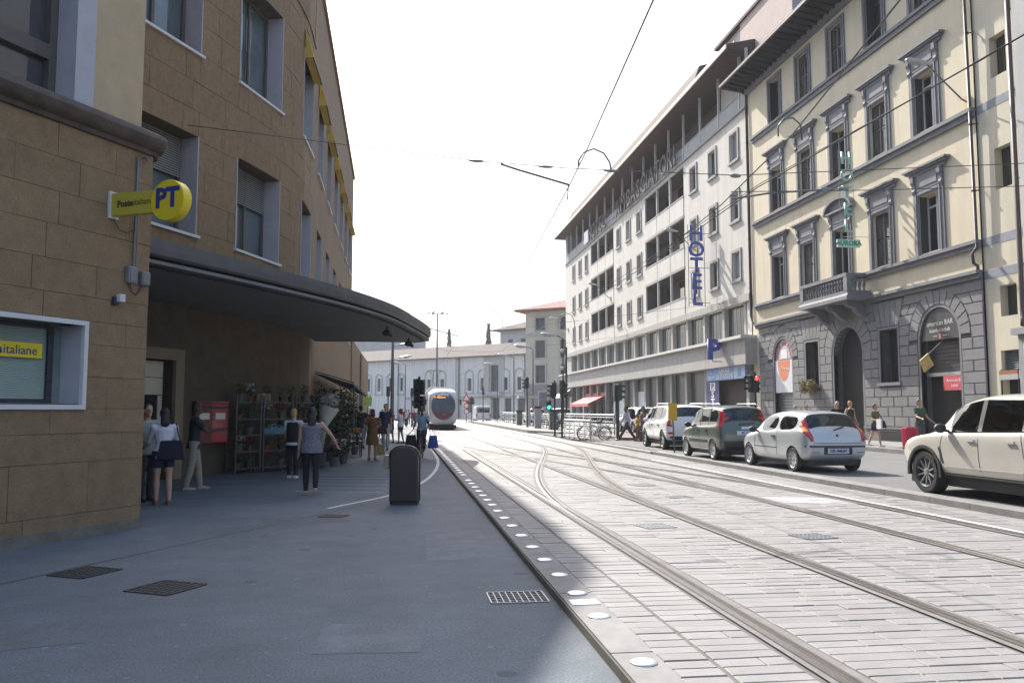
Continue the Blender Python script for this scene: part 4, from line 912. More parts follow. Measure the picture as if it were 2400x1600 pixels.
# plan of the front as a polyline measured in metres along it
PL = [(-16.2, -.5), (-10.2, 11.3), (-7.2, 17.25), (-5.7, 20.4), (-5.2, 21.5), (-4.75, 22.6), (-4.33, 23.6), (-3.95, 24.7), (-3.63, 25.8), (-3.42, 26.8), (-3.28, 27.8), (-3.25, 28.8), (-3.26, 30.5), (-3.5, 58.8)]
SL = [0]
for a, b in zip(PL, PL[1:]): SL.append(SL[-1] + math.dist(a, b))
def FSn(s, z, d):
    i = 0
    while i < len(PL) - 2 and s > SL[i + 1]: i += 1
    t = (s - SL[i]) / (SL[i + 1] - SL[i]); a, b = PL[i], PL[i + 1]
    x = a[0] + (b[0] - a[0]) * t; y = a[1] + (b[1] - a[1]) * t
    def tang(j):
        p, q = PL[max(j - 1, 0)], PL[min(j + 1, len(PL) - 1)]; return Vector((q[0] - p[0], q[1] - p[1])).normalized()
    tt = tang(i).lerp(tang(i + 1), max(0, min(1, t))).normalized(); n = (tt.y, -tt.x)
    return (x + n[0] * d, y + n[1] * d, z)
def s_of(y):                                          # station along the front at a given distance
    for i in range(len(PL) - 1):
        if PL[i][1] <= y <= PL[i + 1][1]: return SL[i] + (y - PL[i][1]) / (PL[i + 1][1] - PL[i][1]) * (SL[i + 1] - SL[i])
sb = tag(EM('station_building'), 'tall curved building of brown stone with rows of white framed windows and a canopy', 'building')
wy = [(19.25, 21.5), (23.1, 25.45), (27.5, 29.8), (31.9, 34.15), (36.2, 38.5), (40.6, 42.9), (45.0, 47.3), (49.4, 51.7), (53.8, 56.1)]
sw = [(s_of(a), s_of(b)) for a, b in wy]
ROOF = 18.0
S0, S1 = s_of(11.4), SL[-1]
ops = []
for a, b in sw: ops += [(a, b, 6.05, 8.6, .62), (a, b, 10.75, 13.75, .62)]
ops += [(s_of(18.75), s_of(20.9), 0, 2.85, .26)]
SD = [SL[1] + (SL[-1] - SL[1]) * i / 60 for i in range(61)] + SL
# backing wall behind the slabs
def FSb(s, z, d): return FSn(s, z, d - .04)
mb = MB(); wall(mb, FSb, S0, s_of(30.2), 4.3, 14.9, [(a - .0, b, c, d, e_) for a, b, c, d, e_ in ops if a < s_of(30)], sx=SD); mb.build('joint_wall', m_pj, sb, norm=False)
mb = MB(); wall(mb, FSn, s_of(30.2), S1, 0, ROOF, [o_ for o_ in ops if o_[0] > s_of(30)], sx=SD); mb.build('far_wall', m_pff, sb, norm=False)
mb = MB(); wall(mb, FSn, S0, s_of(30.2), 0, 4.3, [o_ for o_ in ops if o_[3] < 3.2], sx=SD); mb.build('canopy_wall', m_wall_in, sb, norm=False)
# stone slabs: cut round the window openings
def slabs(s0, s1, z0, z1, hh, ll, mat, par, F, opn, th=.04, g=.005):
    z = z0; r = 0; n = 0
    while z < z1 - .05:
        h = min(hh * random.choice((.92, 1, 1.08)), z1 - z)
        s = s0 - (r % 2) * ll * .45
        brk = sorted({q for o_ in opn if o_[2] < z + h - .02 and o_[3] > z + .02 for q in o_[:2]})
        while s < s1:
            l = ll * random.uniform(.8, 1.2); a, b = max(s, s0), min(s + l, s1)
            cuts = [a] + [q for q in brk if a + .05 < q < b - .05] + [b]
            for u, v in zip(cuts, cuts[1:]):
                m_ = (u + v) / 2; inside = [o_ for o_ in opn if o_[0] - .01 < m_ < o_[1] + .01 and o_[2] < z + h - .02 and o_[3] > z + .02]
                zz = [(z, z + h)]
                for o_ in inside:
                    zz = [p for (p0, p1) in zz for p in ((p0, min(p1, o_[2])), (max(p0, o_[3]), p1)) if p[1] - p[0] > .05]
                for p0, p1 in zz:
                    if v - u < .06: continue
                    m2 = MB(); k = max(1, int((v - u) / .7)); t = th + random.uniform(-.003, .003)
                    for i in range(k):
                        a_, b_ = u + (v - u) * i / k, u + (v - u) * (i + 1) / k
                        aa = a_ + (g if i == 0 else 0); bb = b_ - (g if i == k - 1 else 0)
                        m2.quad(F(aa, p0 + g, t), F(bb, p0 + g, t), F(bb, p1 - g, t), F(aa, p1 - g, t))
                        m2.quad(F(aa, p0 + g, 0), F(bb, p0 + g, 0), F(bb, p0 + g, t), F(aa, p0 + g, t)); m2.quad(F(aa, p1 - g, 0), F(bb, p1 - g, 0), F(bb, p1 - g, t), F(aa, p1 - g, t))
                    for q in (u + g, v - g): m2.quad(F(q, p0 + g, 0), F(q, p1 - g, 0), F(q, p1 - g, t), F(q, p0 + g, t))
                    m2.build('stone_slab', mat, par, norm=False); n += 1
            s += l
        z += h; r += 1
    return n
n1 = slabs(s_of(17.6), s_of(30.2), 4.75, 14.9, .74, 1.35, m_pf, sb, FSb, ops)
TOPL = [(-15, 0), (-8.6, 14), (-5.72, 21.9), (-4.58, 24.9), (-3.55, 27.7), (-3.3, 28.7), (-3.27, 30.2)]      # unseen upper wall, set back to shape the shadow on the ground
mb = MB()
for a, b in zip(TOPL, TOPL[1:]): mb.quad((*a, 14.8), (*b, 14.8), (*b, ROOF), (*a, ROOF))
mb.build('unseen_top_wall', m_pff, sb, norm=False)
mb = MB(); q = [FSn(s_of(17.6) + (s_of(30.2) - s_of(17.6)) * i / 14, 14.9, .05) for i in range(15)]; mb.extr(q + [(-3.4, 30.2, 14.9), (-6.5, 30.2, 14.9), (-9.5, 20, 14.9)], (0, 0, .08)); mb.build('unseen_setback_ledge', m_pff, sb)  # unseen ledge closing the shadow-shaping setback
# windows
m_rim = M('white_sill', (.62, .61, .60), rough=.6, var=.06)
for i, ((a, b), (ya, yb_)) in enumerate(zip(sw, wy)):
    for j, (z0, z1) in enumerate(((6.05, 8.6), (10.75, 13.75))):
        e = EM('window', parent=sb); n = 4
        mb = MB()                                        # splayed white lining with a narrow rim
        for s, sg in ((a, 1), (b, -1)):
            mb = MB(); fpoly(mb, lambda d_, z, ss: FSn(ss, z, d_), [(-.6, z0), (.018, z0), (.018, z1), (-.6, z1)], s + sg * .02, s - sg * .015); mb.build('side_lining', m_rev, e)
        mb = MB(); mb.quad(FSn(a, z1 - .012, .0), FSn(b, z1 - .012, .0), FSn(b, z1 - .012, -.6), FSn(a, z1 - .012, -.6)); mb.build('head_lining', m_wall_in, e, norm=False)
        mb = MB(); fbox(mb, FSn, a - .06, b + .1, z0 - .07, z0, -.6, .08); mb.build('sill', m_rim, e)
        mb = MB(); fbox(mb, FSn, a, b, z0, z1, -.56, -.53); mb.build('pane', m_stg, e)
        mb = MB()
        for s in (a + .04, (a + b) / 2, b - .1): fbox(mb, FSn, s - .05, s + .05, z0, z1, -.529, -.47)
        for z in (z0 + .04, z1 - .06): fbox(mb, FSn, a, b, z - .04, z + .05, -.528, -.471)
        mb.build('casement', M('window_frame_brown', (.11, .09, .08), rough=.6, var=.1), e)
        if j == 0 and i < 3:
            mb = MB(); zb = z1 - .05; k = 0
            while zb > z1 - 1.05: mb.add([FSn(a + .06, zb, -.46), FSn(b - .1, zb, -.46), FSn(b - .1, zb - .05, -.43), FSn(a + .06, zb - .05, -.43)], [(0, 1, 2, 3)]); zb -= .06
            mb.build('louvre_blind', m_blind, e, norm=False)
            mb = MB(); fbox(mb, FSn, a + .1, b - .5, z0 + .2, z1 - 1.1, -.6, -.58)
            mb.build('curtain', M('curtain_cream', (.6, .58, .42), rough=.8), e)
for i in range(2, 9):                                  # small yellow awnings over the upper windows
    a, b = sw[i]; e = tag(EM('window_awning'), 'small folded yellow awning above upper window %s along the brown building' % ['nearest', 'second', 'third', 'fourth', 'fifth', 'sixth', 'farthest'][i - 2], 'awning', 'yellow awnings on the brown building')
    mb = MB(); mb.add([FSn(a, 14.4, .02), FSn(b, 14.4, .02), FSn(b, 13.5, .3), FSn(a, 13.5, .3), FSn(a, 13.42, .3), FSn(b, 13.42, .3), FSn(a, 13.42, .02), FSn(b, 13.42, .02)], [(0, 1, 2, 3), (3, 2, 5, 4), (0, 3, 4, 6), (1, 7, 5, 2), (4, 5, 7, 6)]); mb.build('cloth', m_awn, e)
    mb = MB(); mb.tube([FSn(a, 13.42, .3), FSn(b, 13.42, .3)], .025, 6); mb.build('front_bar', m_iron, e)
# roof slab, end wall and lower far wing
mb = MB(); k = 26
edge = [(x + .02, y, 0) for x, y in TOPL] + [FSn(s_of(31) + (S1 - s_of(31)) * i / k, 0, .1) for i in range(k + 1)]  # near roof edge follows the unseen line that shapes the shadow
mb.extr([(x, y, ROOF) for x, y, _ in edge] + [(-40, 58.8, ROOF), (-40, 0, ROOF)], (0, 0, .22)); mb.build('roof_slab', m_pff, sb)
mb = MB(); mb.box(-30, 58.7, 0, -3.5, 58.8, ROOF); mb.build('end_wall', m_pff, sb)
mb = MB(); mb.box(-30, 58.8, 0, -3.42, 88, 6.6); mb.build('far_wing', m_pff, sb)
mb = MB(); mb.box(-3.45, 70, 0, -3.28, 72.3, 6.3); mb.build('far_wing_pilaster', m_pff, sb)
# door under the canopy
a, b = s_of(18.75), s_of(20.9)
e = EM('door', parent=sb); mb = MB()
for p, q, r_, t in ((a - .3, a, 0, 3.12), (b, b + .3, 0, 3.12), (a, b, 2.85, 3.12)): fbox(mb, FSn, p, q, r_, t, .002, .1)
mb.build('door_surround', M('door_stone', (.24, .19, .13), rough=.85, var=.12), e)
mb = MB(); fbox(mb, FSn, a, b, 0, 2.85, -.26, -.24); mb.build('door_backing', m_dark, e)
m_cream = M('cream_panel', (.60, .55, .45), rough=.6, var=.05)
for z0, z1 in ((2.02, 2.42), (2.435, 2.82)): mb = MB(); fbox(mb, FSn, a + .3, b - .1, z0, z1, -.239, -.2); mb.build('upper_panel', m_cream, e)
mb = MB()
for p, q, r_, t in ((a + .3, a + .42, .0, 2.0), (b - .24, b - .1, .0, 2.0), (a + .42, b - .24, .0, .55)): fbox(mb, FSn, p, q, r_, t, -.239, -.205)
mb.build('door_leaf', m_cream, e)
# canopy: curved thin shell on the outer edge measured from the picture
edge_o = [(-4.62, 14.5), (-4.4, 14.9), (-3.55, 16.4), (-2.63, 18.1), (-1.33, 20.8), (-.285, 23.7), (.385, 26.8), (.8, 29.0), (1.0, 30.4), (1.0, 31.0), (.75, 31.35)]
eo = cr([(x, y) for x, y in edge_o], 5)
inn = [(-3.2, 31.2), (-3.25, 28.8), (-3.63, 25.8), (-4.75, 22.6), (-5.7, 20.4), (-8.2, 15.2)]
can = EM('canopy', parent=sb)
m_canop = M('canopy_metal', (.10, .105, .11), rough=.55, metal=.3, var=.15, streak=.1)
m_cans = M('canopy_soffit', (.17, .178, .178), rough=.75, var=.1, scale=1.5)
mb = MB(); mb.extr([(x, y, 4.22) for x, y in eo] + [(x, y, 4.22) for x, y in inn], (0, 0, .06)); mb.build('soffit', m_cans, can)
mb = MB(); mb.extr([(x, y, 4.6) for x, y in eo] + [(x, y, 4.6) for x, y in inn], (0, 0, .05)); mb.build('top_sheet', m_canop, can)
def shifted(P, d):
    o_ = []
    for i in range(len(P)):
        t = Vector((P[min(i + 1, len(P) - 1)][0] - P[max(i - 1, 0)][0], P[min(i + 1, len(P) - 1)][1] - P[max(i - 1, 0)][1])).normalized(); o_.append((P[i][0] + t.y * d, P[i][1] - t.x * d))
    return o_
def skirt(name, P, prof, mat):
    mb = MB(); rows_ = [[(x, y, z) for x, y in shifted(P, d)] for d, z in prof]
    for r0, r1 in zip(rows_, rows_[1:]):
        for i in range(len(P) - 1): mb.quad(r0[i], r0[i + 1], r1[i + 1], r1[i])
    return mb.build(name, mat, can, smooth=name == 'fascia', norm=False)
skirt('fascia', eo, [(.0, 4.655), (.05, 4.65), (.06, 4.5), (.05, 4.38), (.0, 4.34)], m_canop)
skirt('drip_edge', eo, [(-.0, 4.34), (-.16, 4.335), (-.16, 4.20), (-.3, 4.195), (-.3, 4.22)], M('canopy_dark', (.035, .035, .038), rough=.9, var=.2))
mb = MB(); mb.box(-3.2, 31.2, 4.2, .7, 31.3, 4.66); mb.build('end_fascia', MT['canopy_dark'], can)
for x, y in ((-.45, 25.5), (.25, 29.5)):
    mb = MB(); mb.cyl((0, 0, 0), (0, 0, -.12), .03, n=6); mb.ell((0, 0, -.2), (.14, .14, .1)); mb.tube([(0, 0, -.2), (.16, -.1, -.3)], .05, 6); e = mb.build('floodlight', m_iron, can, smooth=True); e.location = (x, y, 4.2)
# ================================================================ post office block in the left foreground
A_ = R(29.5); P0 = Vector((-3.63, 12.43, 0)); DA = Vector((math.sin(A_), math.cos(A_), 0)); NA = Vector((math.cos(A_), -math.sin(A_), 0))
def FA(s, z, d): return tuple(P0 + DA * s + NA * d + Vector((0, 0, z)))
po = tag(EM('post_office_building'), 'brown stone post office in the left foreground with a round ledge and beige upper storey', 'building')
lowop = [(-3.6, -1.02, 1.68, 2.80, .34)]
mb = MB(); wall(mb, lambda s, z, d: FA(s, z, d - .02), -9, -.0, 0, 5.36, [(-3.6, -1.02, 1.68, 2.80, .36)]); mb.build('joint_wall', m_pj, po, norm=False)
mb = MB(); mb.extr([FA(0, 0, -.3), FA(0, 0, -3.2), FA(-9, 0, -8), FA(-9, 0, -.8)], (0, 0, 5.6)); mb.build('rear_body', m_pff, po)
mb = MB(); mb.extr([FA(-.3, 5.6, -.5), FA(-.3, 5.6, -3.2), FA(-9, 5.6, -8), FA(-9, 5.6, -.8)], (0, 0, 11)); mb.build('upper_body', m_pff, po)
zs_ = [0, .32, .98, 1.35, 1.67, 2.09, 2.52, 2.83, 3.15, 3.57, 4.02, 4.45, 4.9, 5.34]
rl = random.Random(5)
for k in range(len(zs_) - 1):
    s = 0.; first = True
    while s > -4.6:
        l = rl.uniform(.75, 1.35) * (1.25 if zs_[k + 1] - zs_[k] > .5 else 1); 
        if first: l = rl.choice((.38, .9, .65)); first = False
        a, b = s - l, s
        segs = [(a, b)]
        if zs_[k] < 2.79 and zs_[k + 1] > 1.69: segs = [p for p in ((a, min(b, -3.62)), (max(a, -1.0), b)) if p[1] - p[0] > .06]
        for a2, b2 in segs:
            zz0, zz1 = zs_[k], zs_[k + 1]
            g = .003; t = rl.uniform(-.004, .005); mb = MB()
            fpts = [(a2 + g, zz0 + g), (b2 - (0 if b2 > -.01 else g), zz0 + g), (b2 - (0 if b2 > -.01 else g), zz1 - g), (a2 + g, zz1 - g)]
            fpoly(mb, FA, fpts, -.3 if b2 > -.01 else -.02, t); mb.build('stone_slab', m_pf, po)
        s -= l
mb = MB(); fpoly(mb, FA, [(-4.6, 0), (.015, 0), (.015, .13), (-4.6, .16)], -.02, .022); mb.build('plinth', M('plinth_stone', (.17, .155, .13), rough=.95, var=.25, scale=5, bump=.5), po)
# round ledge and the beige storey over it
pr = [(-.3, 5.34), (.05, 5.34), (.07, 5.40), (.14, 5.41), (.2, 5.46), (.235, 5.53), (.215, 5.6), (.15, 5.645), (-.3, 5.65)]
mb = MB(); n = len(pr)
stA = [-9, -4, -.3, -.05, .08, .17, .225]; shr = [0, 0, 0, .0, .05, .14, .3]
vs = [FA(s, z, max(-.3, d - sh)) for s, sh in zip(stA, shr) for d, z in pr]
fs = [(i * n + j, i * n + (j + 1) % n, (i + 1) * n + (j + 1) % n, (i + 1) * n + j) for i in range(len(stA) - 1) for j in range(n)] + [tuple(range((len(stA) - 1) * n, len(stA) * n))]
mb.add(vs, fs); mb.build('round_ledge', M('ledge_dark_stone', (.10, .075, .062), rough=.85, var=.3, scale=4, bump=.4), po, smooth='auto')
m_beige = M('beige_plaster', (.46, .35, .22), rough=.9, var=.08, scale=3, bump=.2, bscale=120)
upop = [(-4.5, -1.06, 5.66, 9.4, .5)]
mb = MB(); wall(mb, lambda s, z, d: FA(s, z, d - .02), -9, -.22, 5.64, 17, upop); mb.quad(FA(-.22, 5.64, -.02), FA(-.22, 5.64, -3), FA(-.22, 17, -3), FA(-.22, 17, -.02)); mb.build('upper_wall', m_beige, po, norm=False)
e = EM('window', parent=po)
mb = MB(); fbox(mb, FA, -1.36, -1.06, 5.66, 9.4, -.42, -.005); mb.build('white_jamb', m_rev, e)
mb = MB(); fbox(mb, FA, -4.5, -1.36, 5.66, 9.4, -.5, -.46); mb.build('pane', GLASS('upper_glass', (.06, .06, .065)), e)
mb = MB()
for a, b, c, d in ((-1.47, -1.36, 5.66, 9.4), (-2.9, -2.8, 5.66, 9.4), (-4.5, -1.47, 6.28, 6.48), (-4.5, -1.47, 5.66, 5.72)): fbox(mb, FA, a, b, c, d, -.459, -.36)
mb.build('window_frame', M('window_frame_brown', (.11, .09, .08)), e)
e = EM('window', parent=po)
mb = MB()
for a, b, c, d in ((-3.6, -1.02, 1.66, 1.72), (-3.6, -1.02, 2.76, 2.82), (-1.08, -1.02, 1.72, 2.76)): fbox(mb, FA, a, b, c, d, -.02, .045)
mb.build('white_frame', m_rim, e)
mb = MB(); mb.quad(FA(-1.07, 1.72, .0), FA(-1.07, 2.76, .0), FA(-1.13, 2.76, -.34), FA(-1.13, 1.72, -.34)); mb.quad(FA(-3.6, 1.73, 0), FA(-1.08, 1.73, 0), FA(-1.1, 1.74, -.34), FA(-3.6, 1.74, -.34)); mb.build('side_lining', m_rev, e, norm=False)
mb = MB(); fbox(mb, FA, -3.6, -1.1, 1.7, 2.8, -.36, -.32); mb.build('pane', GLASS('blind_glass', (.16, .215, .20), .12), e)
mb = MB(); z = 1.8
while z < 2.72: mb.quad(FA(-3.6, z, -.30), FA(-1.36, z, -.30), FA(-1.36, z + .018, -.312), FA(-3.6, z + .018, -.312)); z += .0255
o = mb.build('blind', M('green_blind', (.34, .42, .37), rough=.6, var=.06), e, norm=False); o['kind'] = 'stuff'
mb = MB()
for a, b, c, d in ((-1.36, -1.28, 1.74, 2.74), (-3.6, -1.36, 1.74, 1.79), (-3.6, -1.36, 2.70, 2.75)): fbox(mb, FA, a, b, c, d, -.32, -.27)
mb.build('dark_frame', m_iron, e)
m_pty = M('post_yellow', (.72, .55, .015), rough=.45, var=.05)
m_ptb = M('post_blue', (.02, .03, .16), rough=.5)
mb = MB(); mb.quad(FA(-3.4, 2.31, -.262), FA(-1.45, 2.31, -.262), FA(-1.45, 2.5, -.262), FA(-3.4, 2.5, -.262)); o = mb.build('yellow_sticker', m_pty, e, norm=False)
XA = lambda s, z, d: frame(FA(s, z, d), DA, (0, 0, 1))
text('Poste', .165, m_ptb, e, XA(-2.0, 2.4, -.258), 'lettering', .002, bold=.006, align='RIGHT'); text('italiane', .165, m_ptb, e, XA(-1.985, 2.4, -.258), 'lettering', .002, align='LEFT')
# projecting yellow sign
e = tag(EM('post_office_sign'), 'yellow projecting post office sign with a round blue PT disc on the brown wall', 'sign')
SS = -.69; zc_ = 4.45
FO = lambda o_, z, t: tuple(P0 + DA * (SS + t) + NA * o_ + Vector((0, 0, z)))
mb = MB(); mb.extr([FO(.03, 4.30, -.05), FO(.86, 4.28, -.05), FO(.86, 4.58, -.05), FO(.03, 4.61, -.05)], DA * .10); mb.build('arm_panel', M('post_yellow_dim', (.50, .42, .05), rough=.5, var=.06), e)
mb = MB(); mb.extr([FO(.0, 4.27, -.08), FO(.04, 4.27, -.08), FO(.04, 4.64, -.08), FO(.0, 4.64, -.08)], DA * .16); mb.build('wall_plate', m_rim, e)
nn = 32; mb = MB(); mb.extr([FO(1.05 + .285 * math.cos(6.2832 * i / nn), 4.42 + .275 * math.sin(6.2832 * i / nn), -.075) for i in range(nn)], DA * .15); mb.build('disc', m_pty, e, bevel=.012)
XS = lambda o_, z, t: frame(FO(o_, z, t), NA, (0, 0, 1))
text('PT', .36, M('pt_blue', (.02, .03, .22), rough=.5), e, XS(1.05, 4.44, -.0765), 'lettering', .003, bold=.016)
text('Poste', .125, M('letter_olive', (.06, .05, .01), rough=.6), e, XS(.43, 4.445, -.0515), 'lettering', .002, bold=.006, align='RIGHT'); text('italiane', .125, MT['letter_olive'], e, XS(.435, 4.445, -.0515), 'lettering', .002, align='LEFT')
# conduits, junction boxes and a wall lamp near the corner
m_box = M('junction_grey', (.20, .20, .20), rough=.6, var=.1)
e = tag(EM('wall_conduit'), 'grey conduit pipes running down the brown wall near the corner', 'conduit')
mb = MB(); mb.tube([FA(-.12, 5.25, .03), FA(-.2, 5.3, .04), FA(-.3, 5.24, .03), FA(-.31, 3.65, .03)], .014, 6); mb.build('pipe', m_box, e)
mb = MB(); mb.tube([FA(-.17, 5.2, .02), FA(-.24, 5.22, .03), FA(-.28, 5.1, .03), FA(-.265, 3.65, .03)], .01, 6); mb.build('pipe', m_box, e)
mb = MB(); mb.tube([FA(-.36, 3.45, .02), FA(-.34, 3.3, .04), FA(-.26, 3.27, .04), FA(-.2, 3.33, .03), FA(-.13, 3.45, .02)], .008, 6); mb.build('loop_cable', m_iron, e)
mb = MB(); mb.tube([FA(-.69, 4.28, .03), FA(-.6, 4.14, .04), FA(-.45, 4.12, .03), FA(-.31, 4.2, .03)], .006, 6); mb.build('loop_cable', m_iron, e)
for (s0, s1, z0, z1, lb) in ((-.44, -.28, 3.42, 3.66, 'rounded grey junction box at the foot of the conduits'), (-.2, -.05, 3.42, 3.62, 'square grey junction box at the very corner of the wall')):
    e = tag(EM('junction_box'), lb, 'junction box', 'junction boxes on the brown wall'); mb = MB(); fbox(mb, FA, s0, s1, z0, z1, .0, .09); mb.build('case', m_box, e, bevel=.02); mb = MB(); fbox(mb, FA, s0 + .02, s1 - .02, z0 + .03, z1 - .03, .091, .1); mb.build('lid', m_box, e)
e = tag(EM('wall_camera'), 'small white sensor box on the brown wall above the yellow sticker window', 'sensor')
mb = MB(); fbox(mb, FA, -.60, -.51, 3.13, 3.24, .03, .12); mb.build('case', m_rim, e, bevel=.01); mb = MB(); fbox(mb, FA, -.64, -.56, 3.09, 3.2, .0, .05); mb.build('bracket', m_iron, e)
# ================================================================ vehicles
from mathutils.bvhtree import BVHTree
m_tyre = M('tyre_rubber', (.018, .018, .019), rough=.85, var=.2, scale=20)
m_alloy = M('alloy_rim', (.45, .46, .47), rough=.4, metal=.35, var=.1)
m_plas = M('black_plastic', (.025, .025, .027), rough=.55, var=.1)
def _car_glass():
    m = bpy.data.materials.new('car_glass'); m.use_nodes = True; t = m.node_tree; N = t.nodes; N.clear(); MT['car_glass'] = m; m.diffuse_color = (.03, .04, .04, 1)
    tr_ = N.new('ShaderNodeBsdfTransparent'); tr_.inputs[0].default_value = (.34, .38, .37, 1); gl_ = N.new('ShaderNodeBsdfGlossy'); gl_.inputs['Roughness'].default_value = .02; gl_.inputs[0].default_value = (.9, .95, 1, 1)
    fr_ = N.new('ShaderNodeFresnel'); fr_.inputs[0].default_value = 1.55; mx = N.new('ShaderNodeMixShader'); o_ = N.new('ShaderNodeOutputMaterial')
    t.links.new(fr_.outputs[0], mx.inputs[0]); t.links.new(tr_.outputs[0], mx.inputs[1]); t.links.new(gl_.outputs[0], mx.inputs[2]); t.links.new(mx.outputs[0], o_.inputs[0]); return m
m_cgl = _car_glass()
m_seat = M('seat_dark', (.03, .035, .045), rough=.9)
m_tail = M('tail_lamp_red', (.42, .015, .02), rough=.12, var=.12, scale=6, coat=.6)
m_amber = M('indicator_amber', (.75, .28, .04), rough=.15, coat=.5)
m_seam = M('panel_seam', (.02, .02, .02), rough=.9)
m_plate = M('plate_white_blue', (.55, .58, .66), rough=.45, var=.05)
m_platel = M('plate_letters', (.03, .03, .06), rough=.5)
def paint(name, col, metal=0.): return M(name, col, rough=.30, metal=metal, var=.04, scale=3, coat=.7, dirt=.05)
def evald(o):
    dg = bpy.context.evaluated_depsgraph_get(); me = bpy.data.meshes.new_from_object(o.evaluated_get(dg), depsgraph=dg)
    return me
def loft_body(st, sub=2):
    """st: stations (y, pts) with pts half sections (x,z) from bottom centre to top centre; returns an MB-like mesh, material per face from mat(i,j)"""
    n = len(st[0][1]); vs = []; 
    for y, pts in st:
        vs += [(x, y, z) for x, z in pts] + [(-x, y, z) for x, z in pts[1:-1]]
    m_ = 2 * n - 2
    def idx(i, j): return i * m_ + (j if j < n else n + (2 * n - 3 - j) + 0)
    ring = list(range(n)) + [n + k for k in range(n - 3, -1, -1)]
    fs = []; tagf = []
    for i in range(len(st) - 1):
        for a in range(m_):
            b = (a + 1) % m_; fs.append((i * m_ + ring[a], i * m_ + ring[b], (i + 1) * m_ + ring[b], (i + 1) * m_ + ring[a]))
            col = a if a < n - 1 else m_ - 1 - a; tagf.append((i, col))
    fs.append(tuple(ring[::-1])); tagf.append((-1, 0)); fs.append(tuple((len(st) - 1) * m_ + r for r in ring)); tagf.append((-2, 0))
    return vs, fs, tagf
def make_wheel(par, x, y, r, wd, spokes, side, rimmat, cap=False, sw=.11):
    e = EM('wheel', (x, y, r), parent=par); X = Matrix.Rotation(R(90) * side, 4, 'Y')
    t = MB(); t.lathe([(r * .62, -wd / 2), (r * .93, -wd / 2), (r, -wd / 2 + .025), (r, wd / 2 - .025), (r * .93, wd / 2), (r * .70, wd / 2 - .004), (r * .66, wd / 2 - .02)], 28, 0, X, False); t.build('tyre', m_tyre, e, smooth='auto')
    t = MB(); t.lathe([(.001, wd / 2 - .075), (r * .6, wd / 2 - .075), (r * .63, wd / 2 - .03), (r * .685, wd / 2 - .006), (r * .7, wd / 2 - .012), (r * .66, wd / 2 - .09)], 28, 0, X, False)
    if True:
        for k in range(spokes):
            a = 2 * math.pi * k / spokes; Y_ = X @ Matrix.Rotation(a, 4, 'Z')
            w0 = r * (sw if not cap else .15)
            t.add([(r * .1, -w0 * .9, wd / 2 - .045), (r * .64, -w0 * .55, wd / 2 - .018), (r * .64, w0 * .55, wd / 2 - .018), (r * .1, w0 * .9, wd / 2 - .045), (r * .1, -w0 * .9, wd / 2 - .075), (r * .64, -w0 * .55, wd / 2 - .07), (r * .64, w0 * .55, wd / 2 - .07), (r * .1, w0 * .9, wd / 2 - .075)], [(0, 1, 2, 3), (0, 4, 5, 1), (3, 2, 6, 7), (1, 5, 6, 2)], 1, Y_)
        t.lathe([(r * .17, wd / 2 - .07), (r * .17, wd / 2 - .035), (r * .1, wd / 2 - .025), (.001, wd / 2 - .024)], 12, 1, X)
    t.build('rim', [m_plas if not cap else rimmat, rimmat], e, smooth='auto')
    return e
